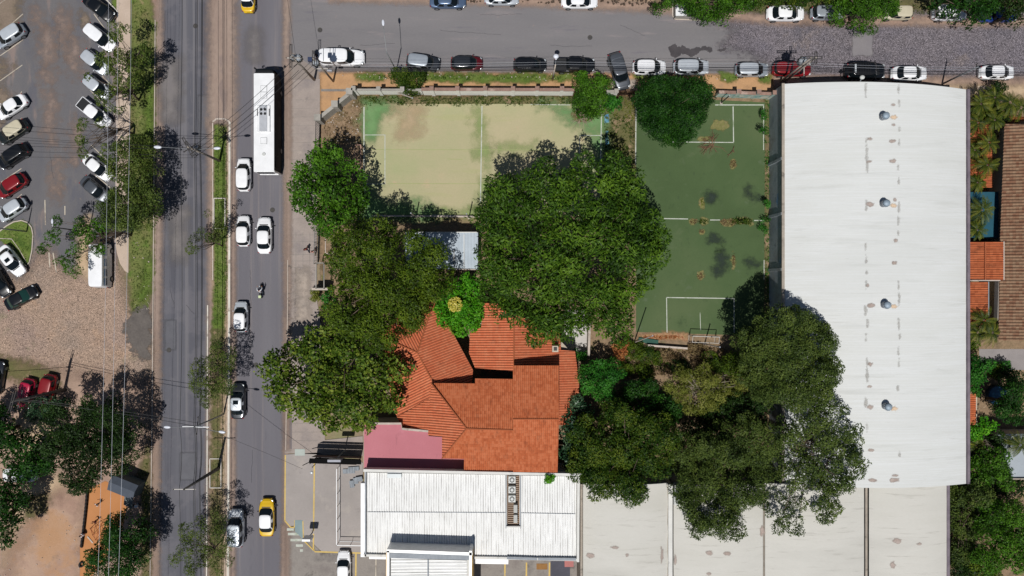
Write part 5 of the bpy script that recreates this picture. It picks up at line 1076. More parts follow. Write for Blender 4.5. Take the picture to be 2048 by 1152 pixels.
def lamp_head(t, x, y, z, ang, m=None, s=1., name='lamp_head'):
    b = MB().ell((0, 0, 0), (.42*s, .17*s, .1*s), 12, 8).build(name, m or m_lampw, t, True); b.location = (x, y, z); b.rotation_euler = (0, 0, R(ang)); return b
def arm_lamp(t, x0, z0, L, dz, ang, m=None, s=1., r=.035, y0=0.):
    c, sn = math.cos(R(ang)), math.sin(R(ang)); pts = [(c*L*k+(x0 if k == 0 else 0), sn*L*k+y0, z0+dz*math.sin(k*math.pi/2)) for k in (0, .3, .6, .85, 1)]
    MB().tube(pts, r, 6).build('lamp_arm', m or m_steel, t); lamp_head(t, c*(L+.3), sn*(L+.3)+y0, z0+dz, ang, None if m is None else None, s)
# median poles
p1 = pole(440, 322, 9.0, 'concrete pole on the grass median with many tangled crossarms and two lamps')
crossarm(p1, 8.9, 2.6, -62, 4, 1); crossarm(p1, 8.0, 2.2, -50, 3, 1, dx=0); crossarm(p1, 7.0, 1.6, 40, 2); crossarm(p1, 8.4, 1.8, 35, 3)
transformer(p1, .1, .35, 6.6, .26, .7)
arm_lamp(p1, 0, 7.6, 3.6, .6, 178, s=1.15); arm_lamp(p1, 0, 7.2, 2.6, .5, 2, s=1.05)
p2 = pole(448, 828, 8.8, 'thin steel median pole with a double lamp over the avenue', r0=.11, r1=.07, m=m_steel)
arm_lamp(p2, 0, 8.5, 2.6, .5, 178, s=1.0); arm_lamp(p2, 0, 8.5, 3.2, .4, -8, s=1.0)
MB().box((-.3, 0, 8.3), (2.4, .12, .06)).box((.8, -.05, 8.2), (1.7, .1, .06)).build('cross_bar', MATS['bright_white_panel'], p2); crossarm(p2, 7.6, 2.2, 85, 2)
p3 = pole(438, 936, 9.6, 'stout dark pole in the lower median planter with one thin crossarm', r0=.24, r1=.13, m=flat('tarred_pole', '#4f4c49', .8))
crossarm(p3, 9.5, 2.7, 0, 3, 0, m_gw)
# corner poles
p4 = pole(629, 160, 9.4, 'corner pole carrying a white framed transformer set nearest the bus'); crossarm(p4, 9.3, 2.8, 90, 3, 1, dx=-.1); transformer(p4, .28, .3, 7.6, .36, .9); transformer(p4, -.35, .35, 7.6, .3, .8); crossarm(p4, 8.6, 1.8, 0, 3, 0, m_gw); crossarm(p4, 6.8, 1.4, 40, 2, 0)
p5 = pole(667, 163, 9.2, 'corner pole standing in the orange earth left of the slanting wall', r0=.13); crossarm(p5, 9.1, 1.8, 90, 3, 1); transformer(p5, 0, -.2, 8.0, .34, .8); MB().box((-.5, 0, 8.6), (.5, .5, .5)).build('switch_box', flat('navy_box', '#2a3550', .5), p5); crossarm(p5, 5.2, 1.6, 0, 2, 0, m_gw)
MB().box((0.6, .1, 4.2), (.6, .25, .3)).build('lamp_box', m_lampw, p5)
pA = pole(1561, 163, 9.4, 'left one of the twin poles carrying a platform transformer at the warehouse corner', r0=.14); crossarm(pA, 9.3, 2.6, 0, 3, 1); crossarm(pA, 7.0, 2.6, 0, 3, 1)
pB = pole(1569, 163, 9.4, 'right one of the twin poles at the warehouse corner', r0=.14); crossarm(pB, 9.3, 1.4, 90, 2, 1); transformer(pB, -.4, .5, 6.4, .45, 1.0); crossarm(pB, 6.0, 2.2, 90, 2, 0, m_gw)
p6 = pole(1884, 168, 7.0, 'slim pole leaning over the street near the white sedan at the warehouse front', r0=.12, r1=.08, m=m_steel); crossarm(p6, 6.7, .9, 90, 2)
p7 = pole(130, 779, 9.6, 'big pole behind the two red cars with several side brackets', r0=.22, r1=.14, m=MATS['tarred_pole']); crossarm(p7, 9.5, 2.4, 75, 3, 1); crossarm(p7, 8.2, 2.6, 75, 3, 0); crossarm(p7, 7.0, .9, 0, 2); crossarm(p7, 5.8, .8, 0, 2)
# street lamps
l1 = pole(793, 142, 7.2, 'slender white lamp on a long curved arm reaching over the side street', 'street lamps', 'street_lamp', .09, .06, m_steel); arm_lamp(l1, 0, 7.1, 3.0, .7, 95, s=.95)
l2 = pole(1105, 160, 6.2, 'white lamp standing over the black pickup', 'street lamps', 'street_lamp', .12, .08, m_kerb); arm_lamp(l2, 0, 6.1, .6, .2, 85, s=.9); MB().ell((.05, .9, 6.5), (.34, .3, .2), 12, 8).build('lamp_globe', m_lampw, l2, True)
l3 = pole(54, 463, 7.4, 'grey lamp post on the grass island by the left edge', 'street lamps', 'street_lamp', .1, .06, m_steel); arm_lamp(l3, 0, 7.3, .4, .1, 90, s=.8)
l4 = pole(178, 464, 7.2, 'dark lamp post under the sparse tree above the minibus', 'street lamps', 'street_lamp', .1, .06, m_dkw); arm_lamp(l4, 0, 7.1, .4, .1, 90, s=.8)
for (x, y, l, hh, lean, g_) in ((788, 183, 'leaning grey post crossing the street wall beside the roadside shrub', 4.2, (3.0, -2.0), m_kerb), (1268, 685, 'pale leaning post at the lower left corner of the green court', 7.5, (.9, 1.4), m_kerb), (1409, 688, 'thin post beside the lower goal of the green court', 6.0, (.2, .1), m_kerb), (1213, 195, 'white broken post leaning beside the small tree', 2.6, (-.7, -1.2), m_whw),
                            (938, 436, 'thin pale post above the ribbed shelter roof', 5.0, (0, 0), m_kerb), (832, 434, 'thin pale post beside the tree shadow below the worn court', 4.6, (0, 0), m_kerb), (1442, 206, 'brown post in the bushes behind the painted wall', 3.5, (0, 0), m_dkw)):
    X, Y = P(x, y); t = thing('post', l, 'post', (X, Y, 0), 0, 'loose and leaning posts'); MB().tube([(0, 0, 0), (lean[0], lean[1], hh)], [.08, .07], 8).build('shaft', g_, t); MB().box((0, 0, .05), (.3, .3, .1)).build('footing', m_kerb, t); MB().cyl((lean[0], lean[1], hh), .09, .06, 8).build('cap', m_grey, t)
def wire(label, pts, sag, r, m, name='power_line', cat='power line', grp='overhead wires'):
    Q = [Vector(p) for p in pts]; out = []
    for a, b in zip(Q[:-1], Q[1:]):
        for i in range(12): t_ = i/12; q = a.lerp(b, t_); q.z -= sag*4*t_*(1-t_); out.append(q)
    out.append(Q[-1]); tag(MB().tube(out, r, 4).build(name, m), label, cat, grp)
WB = flat('bright_wire', '#b9bdc4', .4, .3); WD = flat('black_cable', '#17181b', .6)
for i, (a, b, c, l) in enumerate(((215, 214, 196, 'leftmost of the three pale wires crossing the left lot from top to bottom'), (235, 232, 217, 'middle one of the three pale wires crossing the left lot'), (263, 257, 237, 'rightmost of the three pale wires crossing the left lot'))):
    z = 10.2; wire(l, [P3(a+1, -300, z), P3(b, 384, z-.3), P3(c, 1152, z), P3(c-6, 1500, z)], .2, .016, WB)
for i, (dx, z, l) in enumerate(((0.0, 5.6, 'thickest low cable along the median'), (.15, 6.2, 'second cable of the median bundle, close to the thickest one'), (-.15, 7.0, 'cable of the median bundle slightly left of the thick pair'), (.3, 7.6, 'thin cable right of the thick median pair'), (-.9, 8.9, 'high wire on the left end of the median crossarms'), (.9, 8.9, 'high wire on the right end of the median crossarms'))):
    xs = P(440, 0)[0]+dx; wire(l, [(xs, 60, z), (xs, P(0, 322)[1], z), (xs-.1, P(0, 828)[1], z-.1), (xs-.1, P(0, 936)[1], z), (xs-.2, -60, z)], .5, .045 if i < 1 else .03, WD)
for i, (z, r_, l) in enumerate(((4.4, .04, 'lowest thick cable over the south row of parked cars'), (4.9, .03, 'second lowest cable over the south row of parked cars'), (5.5, .016, 'middle cable over the south row of parked cars'), (6.3, .012, 'pale wire above the middle cable of the south row'), (7.2, .011, 'highest pale wire over the south row of parked cars'))):
    wire(l, [P(667, 163)+(z,), P(1105, 161)+(z+.2,), P(1565, 163)+(z+.2,), P(1884, 168)+(z-.4,), P(2300, 172)+(z,)], .35, r_, WD if i < 3 else WB)
A1 = Vector(P(440, 322)+(8.2,)); C1 = Vector(P(629, 160)+(8.4,))
for i, l in enumerate(('upper slanting cable over the bus roof to the corner pole', 'lower slanting cable over the bus roof to the corner pole', 'third slanting cable from the tangled pole to the corner')):
    wire(l, [A1+Vector((0, -.5*i, -.4*i)), C1+Vector((0, -.4*i, -.9*i))], .8, .025, WD)
for i, (dy, l) in enumerate(((0, 'upper cable crossing the lot from the tangled pole to the left edge'), (1.0, 'second cable crossing the lot from the tangled pole'), (-1.6, 'third cable crossing the lot below the pair'), (-2.6, 'lowest cable crossing the lot to the left edge'))):
    wire(l, [A1+Vector((0, dy*.3, -1.2-.2*i)), Vector((-75, A1.y+2+dy*.9, 7))], 1.2, .022, WD)
D1 = Vector(P(130, 779)+(8.6,))
for i, (q, l) in enumerate(((Vector(P(448, 828)+(8.0,)), 'upper cable from the big pole over the dark tree to the double lamp pole'), (Vector(P(448, 828)+(6.4,)), 'lower cable from the big pole over the dark tree'), (Vector((-75, D1.y-1, 8)), 'cable leaving the big pole to the left edge'))):
    wire(l, [D1+Vector((0, 0, -.7*i)), q], .7, .03, WD)
wire('thin wire crossing the avenue from the double lamp pole to the black shelter', [P(448, 828)+(7.6,), P(620, 925)+(3.2,)], .3, .02, WD)
wire('thin wire crossing the avenue top from the corner pole to the median', [P(629, 160)+(7.6,), P(560, -300)+(8,)], .4, .02, WD)
# ---------------------------------------------------------------- PLAYGROUND, PEOPLE, MOTORCYCLE
def skinned(name, verts, edges, radii, m, parent, root=0, sub=1):
    me = bpy.data.meshes.new(name); me.from_pydata(verts, edges, []); me.materials.append(m)
    o = bpy.data.objects.new(name, me); link(o, parent); sk = o.modifiers.new('skin', 'SKIN'); 
    if not me.skin_vertices: 
        bpy.context.view_layer.objects.active = o
    lay = me.skin_vertices[0] if me.skin_vertices else None
    if lay is None: me.attributes.new  # skin layer is made with the modifier
    for i, r_ in enumerate(radii): lay.data[i].radius = (r_, r_)
    lay.data[root].use_root = True
    sk.use_smooth_shade = True; ss = o.modifiers.new('sub', 'SUBSURF'); ss.levels = sub; ss.render_levels = sub; return o
def tubebody(mb, pts, rad, seg=10): mb.tube(pts, rad, seg); mb.ell(pts[-1], (rad[-1],)*3, seg, 6); mb.ell(pts[0], (rad[0],)*3, seg, 6)
SKIN = flat('skin_tone', '#9a6a4c', .6); HAIR = flat('dark_hair', '#1a1412', .7); SHOE = flat('dark_shoe', '#222226', .7)
def person(label, px, py, rz, J, top, legs, h=1.68, z=0., group=None, short_sleeve=True, hat=None):
    """J: joint positions in metres for a 1.7 m body; x forward, y left, z up"""
    x, y = P(px, py, z+.8); t = thing('person', label, 'person', (x, y, z), R(rz), group); k = h/1.7
    V = {n: Vector(p) for n, p in J.items()}
    def mid(a, b, f=.5): return V[a].lerp(V[b], f)
    names = []; vs = []; es = []; rs = []
    def nv(p, r_, link_=None):
        vs.append(tuple(p)); rs.append(r_); i = len(vs)-1
        if link_ is not None: es.append((link_, i))
        return i
    pe = nv(V['pelvis'], .125); wa = nv(V['pelvis'].lerp(V['chest'], .5), .115, pe); cs = nv(V['chest'], .14, wa); nk = nv(V['neck'], .055, cs)
    hd = V['head']; hf = (V['head']-V['neck']).normalized(); nv(hd-hf*.03, .085, nk); hh = nv(hd+hf*.06, .092, len(vs)-1); nv(hd+hf*.13, .06, hh)
    for s_ in ('l', 'r'):
        sh = nv(V['sh_'+s_], .062, cs); el = nv(V['el_'+s_], .042, sh); wr = nv(V['wr_'+s_], .028, el)
        d = (V['wr_'+s_]-V['el_'+s_]).normalized(); side = d.orthogonal().normalized(); pm = nv(V['wr_'+s_]+d*.06, .036, wr); up = d.cross(side)
        for f_, (o_, L_) in enumerate(((-.033, .07), (-.011, .085), (.011, .08), (.033, .062))):
            b0 = nv(V['wr_'+s_]+d*.09+side*o_, .0095, pm); nv(V['wr_'+s_]+d*(.09+L_*.9)+side*o_+up*.02, .008, b0)
        th = nv(V['wr_'+s_]+d*.05+side*.055, .011, pm); nv(V['wr_'+s_]+d*.09+side*.07+up*.012, .009, th)
        hi = nv(V['hip_'+s_], .088, pe); kn = nv(V['kn_'+s_], .058, hi); an = nv(V['an_'+s_], .038, kn); fd = Vector((1, 0, -.25)) if V['an_'+s_].z < .2 else Vector((.4, 0, -1)); nv(V['an_'+s_]+fd.normalized()*.16, .035, an)
    o = skinned('body', vs, es, rs, SKIN, t); o.scale = (k, k, k)
    def cloth(name, chain, m, grow=.014):
        mb = MB()
        for c in chain:
            tubebody(mb, [V[a] if isinstance(a, str) else a for a, r_ in c], [r_+grow for a, r_ in c])
        c_ = mb.build(name, m, t, True); c_.scale = (k, k, k)
    cloth('shirt', [[(mid('pelvis', 'chest', .05), .135), (mid('pelvis', 'chest', .5), .125), ('chest', .145), (V['chest'].lerp(V['neck'], .6), .07)]] + [[(V['chest'].lerp(V['sh_'+s_], .3), .07), ('sh_'+s_, .066), (mid('sh_'+s_, 'el_'+s_, .6), .056)]+([] if short_sleeve else [('el_'+s_, .045), (mid('el_'+s_, 'wr_'+s_, .9), .035)]) for s_ in 'lr'], top)
    cloth('trousers', [[('pelvis', .13), ('hip_'+s_, .095), ('kn_'+s_, .065), (mid('kn_'+s_, 'an_'+s_, .9), .048)] for s_ in 'lr'], legs)
    hb_ = MB().ell(hd+hf*.075+Vector((-.018, 0, .01)), (.098, .09, .092), 12, 8).build('hair' if hat is None else 'helmet', hat or HAIR, t, True); hb_.scale = (k*(1 if hat is None else 1.25),)*3 if hat is None else (k, k, k)
    sm = MB()
    for s_ in 'lr':
        a = V['an_'+s_]; sm.ell((a.x+.06, a.y, a.z-.045), (.13, .05, .045), 10, 6)
    so = sm.build('shoes', SHOE, t, True); so.scale = (k, k, k)
    return t
WALK = dict(pelvis=(0, 0, .93), chest=(.03, 0, 1.26), neck=(.04, 0, 1.45), head=(.06, 0, 1.56), sh_l=(.02, .19, 1.38), sh_r=(.04, -.19, 1.38), el_l=(-.14, .24, 1.14), el_r=(.14, -.25, 1.13), wr_l=(-.08, .25, .9), wr_r=(.34, -.22, .97),
            hip_l=(0, .09, .9), hip_r=(0, -.09, .9), kn_l=(.22, .1, .5), kn_r=(-.1, -.1, .5), an_l=(.28, .1, .09), an_r=(-.42, -.1, .14))
RUN = dict(WALK, chest=(.12, 0, 1.22), neck=(.18, 0, 1.4), head=(.24, 0, 1.5), sh_l=(.1, .19, 1.34), sh_r=(.14, -.19, 1.34), el_l=(-.18, .3, 1.16), el_r=(.36, -.28, 1.16), wr_l=(-.3, .42, .98), wr_r=(.55, -.2, 1.3), kn_l=(.4, .1, .66), an_l=(.35, .1, .25), an_r=(-.6, -.1, .3))
SIT = dict(pelvis=(0, 0, .46), chest=(.06, 0, .82), neck=(.12, 0, 1.0), head=(.18, 0, 1.1), sh_l=(.1, .19, .94), sh_r=(.1, -.19, .94), el_l=(.26, .24, .7), el_r=(.26, -.24, .7), wr_l=(.45, .14, .62), wr_r=(.45, -.14, .62), hip_l=(.02, .1, .44), hip_r=(.02, -.1, .44), kn_l=(.42, .14, .5), kn_r=(.42, -.14, .5), an_l=(.4, .14, .09), an_r=(.44, -.14, .09))
RIDE = dict(pelvis=(-.1, 0, .88), chest=(.02, 0, 1.22), neck=(.08, 0, 1.4), head=(.12, 0, 1.5), sh_l=(.06, .19, 1.34), sh_r=(.06, -.19, 1.34), el_l=(.3, .32, 1.14), el_r=(.3, -.32, 1.14), wr_l=(.5, .3, 1.1), wr_r=(.5, -.3, 1.1), hip_l=(-.08, .12, .86), hip_r=(-.08, -.12, .86), kn_l=(.3, .26, .72), kn_r=(.3, -.26, .72), an_l=(.08, .22, .34), an_r=(.08, -.22, .34))
cw = flat('white_cloth', '#c9cbd0', .8); cp = flat('pink_cloth', '#b98f86', .8); cn = flat('navy_cloth', '#20263d', .8); cr = flat('maroon_cloth', '#5a1a22', .8); cj = flat('jeans_cloth', '#36425a', .85); ck = flat('khaki_cloth', '#9a8f78', .85)
person('pedestrian in a pinkish shirt walking on the sidewalk beside the iron railing', 627, 504, 80, WALK, cp, ck)
person('pedestrian in dark clothes on the paving just left of the one in pink', 613, 499, 100, WALK, cr, cn)
person('child in white reaching out on the orange playground sand', 193, 1010, 25, RUN, cw, cn, 1.25)
person('child in maroon running next to the climbing frame', 190, 1043, 215, RUN, cr, cn, 1.25)
person('person in a white top sitting on the row of half buried tyres', 165, 1071, 180, SIT, cw, cj, 1.6)
def motorbike(px, py, deg, label):
    t = thing('motorcycle', label, 'motorcycle', P(px, py, .7)+(0.012,), R(deg)); 
    for x in (-.62, .66):
        w_ = MB(); n = 20; ring = [(x+.28*math.cos(2*math.pi*i/n), 0, .32+.28*math.sin(2*math.pi*i/n)) for i in range(n+1)]; w_.tube(ring, .055, 8, False); wo = w_.build('wheel', TYRE, t, True); m = MB()
        for i in range(8): a = i*math.pi/4; m.tube([(x, 0, .32), (x+.25*math.cos(a), 0, .32+.25*math.sin(a))], .012, 4)
        m.cyl((x, 0, .32), .06, .14, 10, 'y').build('rim', RIM, wo)
    MB().tube([(-.62, 0, .32), (-.2, 0, .5), (.1, 0, .75), (.42, 0, .9), (.5, 0, 1.0)], .045, 8).tube([(.66, .07, .32), (.47, .07, .98)], .03, 6).tube([(.66, -.07, .32), (.47, -.07, .98)], .03, 6).build('frame', m_dkw, t)
    MB().ell((.16, 0, .82), (.26, .15, .13), 14, 8).build('fuel_tank', flat('blue_tank', '#1b2447', .25, .2, .5, .5), t, True)
    MB().ell((-.3, 0, .82), (.38, .14, .07), 12, 8).build('seat', PLASTIC, t, True); MB().tube([(.36, .36, 1.05), (.46, .15, 1.08), (.46, -.15, 1.08), (.36, -.36, 1.05)], .02, 6).build('handlebar', CHROME, t)
    MB().box((.05, 0, .45), (.4, .26, .3)).build('engine', m_grey, t); MB().ell((.62, 0, .92), (.09, .1, .1), 10, 8).build('headlight', LAMPW, t, True); MB().box((-.72, 0, .8), (.06, .16, .08)).build('taillight', LAMPR, t)
    MB().tube([(-.1, -.16, .35), (-.7, -.18, .4)], .045, 8).build('exhaust', CHROME, t); MB().box((-.74, 0, .95), (.36, .36, .28), 0, (.9, .9)).build('top_box', flat('pale_yellow_box', '#b9c79a', .5), t)
    return t
motorbike(521, 582, 92, 'dark blue motorcycle alone in the middle of the avenue lanes')
person('motorcyclist in a white shirt and helmet riding the motorcycle', 521, 582, 92, RIDE, cw, cn, 1.7, 0.0, None, False, flat('dark_helmet', '#1c2030', .3))
person('worker in dark blue behind the white utility vehicle', 634, 113, 0, WALK, flat('work_blue', '#2b3557', .8), cn)
# half buried tyres
for i in range(15):
    f = i/14; px = 177-11*f**1.2; py = 984+104*f
    if 10 < i < 13: py += 1
    x, y = P(px, py); t = thing('tyre', 'half buried tyre, '+['the one nearest the kiosk at the top end', 'second', 'third', 'fourth', 'fifth', 'sixth', 'seventh', 'eighth', 'ninth', 'tenth', 'eleventh', 'twelfth', 'thirteenth', 'last but one', 'the last and lowest'][i]+(' from the top end' if 0 < i < 13 else '')+' of the playground row', 'tyre', (x, y, 0), R(88-6*f), 'half buried tyres in a row')
    MB().tube([(.33*math.cos(a), 0, .1+.33*math.sin(a)) for a in [math.pi*(k/12) for k in range(13)]], .12, 8).build('casing', flat('tyre_black', '#232223', .9), t, True)
x, y = P(164, 1128); t = thing('tyre', 'single black tyre lying apart below the playground border row', 'tyre', (x, y, 0), R(80)); MB().tube([(.3*math.cos(a), .3*math.sin(a)*.6, .12+.15*math.sin(a)) for a in [2*math.pi*(k/18) for k in range(19)]], .12, 8, False).build('casing', MATS['tyre_black'], t, True)
# climbing frame
cf = thing('climbing_frame', 'orange metal climbing frame standing in the playground sand', 'climbing frame', P(212, 1056)+(0,), R(25)); m = MB(); N_ = []
for i in range(6):
    for j in range(3):
        N_.append((-1.9+i*.75+(.2 if j == 1 else 0), -.8+j*.8, [1.0, 1.45, 1.0][j] if 0 < i < 5 else .03))
for i in range(6):
    for j in range(3):
        a = N_[i*3+j]
        if i < 5: m.tube([a, N_[(i+1)*3+j]], .028, 5)
        if j < 2: m.tube([a, N_[i*3+j+1]], .028, 5)
        if i < 5 and j < 2 and (i+j) % 2: m.tube([a, N_[(i+1)*3+j+1]], .028, 5)
        if j != 1 and 0 < i < 5: m.tube([a, (a[0], a[1]*1.35, 0)], .028, 5)
m.build('bars', flat('rusty_orange_paint', '#8f4a25', .6), cf); m2 = MB()
for i in range(6):
    for j in range(3): m2.ell(N_[i*3+j], (.05, .05, .05), 8, 6)
m2.build('joints', flat('rusty_joint', '#6b3a22', .7), cf)
# seesaw bar
x, y = P(181, 1079); t = thing('plank', 'pale narrow plank lying on the sand near the seated person', 'plank', (x, y, .08), R(-50)); MB().box((0, 0, 0), (1.1, .16, .06)).build('board', m_kerb, t)
# kiosk
kc = P(245, 976, 2.4); kk = thing('kiosk', 'dark grey roofed kiosk at the corner of the orange playground', 'kiosk', (kc[0], kc[1], 0), R(-22))
mk = flat('slate_sheet', '#454c57', .6, .2); mk2 = flat('slate_wall', '#565f61', .7)
MB().box((0, 0, 1.15), (3.1, 1.7, 2.3)).build('wall', mk2, kk)
MB().add([(-1.75, -.95, 2.35), (1.75, -.95, 2.35), (1.75, .25, 2.75), (-1.75, .25, 2.75), (1.75, 1.05, 2.4), (-1.75, 1.05, 2.4), (-1.75, -.95, 2.25), (1.75, -.95, 2.25), (1.75, 1.05, 2.3), (-1.75, 1.05, 2.3)], [(0, 1, 2, 3), (3, 2, 4, 5), (7, 6, 9, 8), (0, 6, 7, 1), (5, 4, 8, 9), (1, 7, 8, 4, 2), (0, 3, 5, 9, 6)]).build('roof', mk, kk)
MB().add([(1.75, -.95, 2.3), (1.95, -2.2, 2.0), (.75, -2.1, 2.0), (.6, -.95, 2.3)], [(0, 1, 2, 3)]).box((1.3, -1.55, 2.08), (.9, 1.0, .05)).build('awning', mk2, kk)
MB().box((.2, -.86, 1.3), (1.2, .05, .9)).build('hatch', MATS['dark_iron'], kk); MB().box((-1.1, -.86, 1.0), (.8, .05, 1.95)).build('door', mk, kk)
x, y = P(263, 1009); t = thing('motorcycle', 'whitish motorcycle leaning by the kiosk in the tree shadow', 'motorcycle', (x, y, 0), 0); bpy.data.objects.remove(t); mt2 = motorbike(263, 1010, 175, 'parked whitish motorcycle by the kiosk at the edge of a tree shadow')
for c in mt2.children:
    if c.name.startswith('fuel_tank') or c.name.startswith('top_box'): c.data = c.data.copy(); c.data.materials[0] = cw
# little handcart hut under the north tree
x, y = P(1372, 20, 1.2); t = thing('street_stall', 'small vending stall with a white top half under the top edge tree', 'stall', (x, y, 0), 0); MB().box((-.65, 0, 1.2), (1.35, 1.5, .1)).build('top_panel', MATS['bright_white_panel'], t); MB().box((.8, 0, 1.15), (1.3, 1.6, .1)).build('dark_panel', flat('dark_green_panel', '#2f3a2c', .7), t); MB().box((0, 0, .55), (2.7, 1.3, 1.1)).build('body', m_grw, t)
m = MB()
for a, b in ((-1.3, .7), (1.3, .7), (-1.3, -.7), (1.3, -.7)): m.tube([(a, b, 0), (a, b, 1.2)], .04, 5)
m.build('posts', m_dkw, t)
kerb('tree_pit_kerb', [(1345, 8), (1345, 32), (1350, 39), (1404, 41), (1408, 36), (1408, 12)], 2, .12, m_kerb)
# ---------------------------------------------------------------- TREES AND PLANTS
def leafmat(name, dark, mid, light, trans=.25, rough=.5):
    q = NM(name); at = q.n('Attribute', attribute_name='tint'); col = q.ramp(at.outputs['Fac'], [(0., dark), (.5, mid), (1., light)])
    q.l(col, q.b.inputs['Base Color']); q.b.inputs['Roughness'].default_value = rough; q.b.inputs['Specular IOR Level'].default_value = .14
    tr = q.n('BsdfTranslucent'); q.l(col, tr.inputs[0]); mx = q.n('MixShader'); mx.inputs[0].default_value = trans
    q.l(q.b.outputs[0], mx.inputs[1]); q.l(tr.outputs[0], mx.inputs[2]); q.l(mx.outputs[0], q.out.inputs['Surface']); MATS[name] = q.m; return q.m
LM = dict(bright=leafmat('bright_green_leaf', '#1f3a0c', '#375c13', '#54801f'), olive=leafmat('olive_leaf', '#26370c', '#415713', '#62751f'), giant=leafmat('mango_leaf', '#1d340b', '#385615', '#5c7a22'),
          broad=leafmat('almond_leaf', '#283d10', '#476019', '#7c8a32'), lime=leafmat('lime_leaf', '#2c620c', '#458a15', '#6aa428'), deep=leafmat('deep_green_leaf', '#10280a', '#1e4212', '#32591a'),
          fine=leafmat('dusky_fine_leaf', '#273616', '#425423', '#617032'), dark=leafmat('dark_leaf', '#111f0a', '#1f3512', '#334b1e'), yellowish=leafmat('yellowish_leaf', '#454f18', '#68712a', '#898a44'),
          wisp=leafmat('pale_wispy_leaf', '#2f4117', '#4b5d25', '#6b7638'), glossy=leafmat('glossy_dark_leaf', '#17301d', '#2b4a30', '#566f52', .2, .3), palm=leafmat('palm_frond', '#1e2d0e', '#3f4e18', '#77782c'), dry=leafmat('dry_leaf', '#57452f', '#766244', '#91805a'),
          mossy=leafmat('mossy_leaf', '#1b330b', '#334c14', '#5c6a1f'), shrub=leafmat('shrub_green_leaf', '#194512', '#2c651d', '#46822b'), rust=leafmat('rusty_orange_leaf', '#7c4628', '#a5643a', '#b98450'))
BARK = mat('bark', ['#4b4038', '#6a5d50'], 2., .2, 6, bump=.02, coord='pos'); BARKP = mat('pale_bark', ['#857a6c', '#a09686'], 2., .2, 6)
def unit(a): return a/np.maximum(np.linalg.norm(a, axis=1, keepdims=True), 1e-9)
def leafquads(pos, out, L, W, rg, flatness=.45, lob=None):
    """one folded diamond per leaf"""
    n = len(pos); d = unit(out*(.9-flatness*.4)+rg.normal(size=(n, 3))*.75); d[:, 2] *= (1-flatness); d = unit(d)
    up = unit(out*.8+np.array([0, 0, .7])+rg.normal(size=(n, 3))*.36+(0 if lob is None else lob)); s = unit(np.cross(d, up)); nrm = np.cross(s, d)
    L = L*rg.uniform(.7, 1.3, (n, 1)); W = W*rg.uniform(.7, 1.3, (n, 1))
    a = pos-d*L*.5; b = pos+s*W*.5-nrm*W*.08; c = pos+d*L*.5-np.array([[0, 0, 1.]])*L*.15; e_ = pos-s*W*.5-nrm*W*.08
    V = np.stack([a, b, c, e_], 1).reshape(-1, 3); Q = np.arange(n*4).reshape(-1, 4); return V, Q
def crown_pts(circ, ztop, thick, rc, gap, rg, drop, dens=1.0, lobe=0., lr=2.4):
    """clump centres inside the union of circles (world xy r)"""
    C_ = np.array(circ, float); lo = (C_[:, :2]-C_[:, 2:3]).min(0); hi = (C_[:, :2]+C_[:, 2:3]).max(0); s = rc*1.15/dens**.5; out = []
    sp_ = lr*1.62; LB = np.array([(lo[0]+(i+.5*(j_ % 2))*sp_, lo[1]+j_*sp_*.87) for j_ in range(int((hi[1]-lo[1])/(sp_*.87))+2) for i in range(int((hi[0]-lo[0])/sp_)+2)]); LB += rg.uniform(-.36, .36, LB.shape)*sp_; LH = rg.uniform(.6, 1.15, len(LB))
    y = lo[1]; j = 0
    while y < hi[1]:
        x = lo[0]+(j % 2)*s/2
        while x < hi[0]:
            p = np.array([x, y])+rg.uniform(-.38, .38, 2)*s; e_ = C_[:, 2]-np.hypot(*(C_[:, :2]-p).T); i = int(e_.argmax())
            if e_[i] > rc*.35 and rg.random() > gap:
                k = min(1., e_[i]/C_[i, 2]); prof = math.sqrt(max(0., 1-(1-k)**2)); big = math.sin(p[0]*.9+p[1]*.5)*math.cos(p[1]*.8-p[0]*.3)
                dl = np.hypot(*(LB-p).T)/(lr*.88); il = int(dl.argmin()); gv = (p-LB[il])/lr; lb = float((LH*np.sqrt(np.clip(1-dl**2, 0, 1))).max())
                if lobe > 1.5 and dl.min() > 1.0 and rg.random() < .55: x += s; continue
                out.append((p[0], p[1], lobe*(lb-.9)+ztop-rc*.6-thick*(1-prof)+big*.45+rg.normal()*drop, e_[i], gv[0], gv[1]))
            x += s
        y += s*.87; j += 1
    return np.array(out) if out else np.zeros((0, 6))
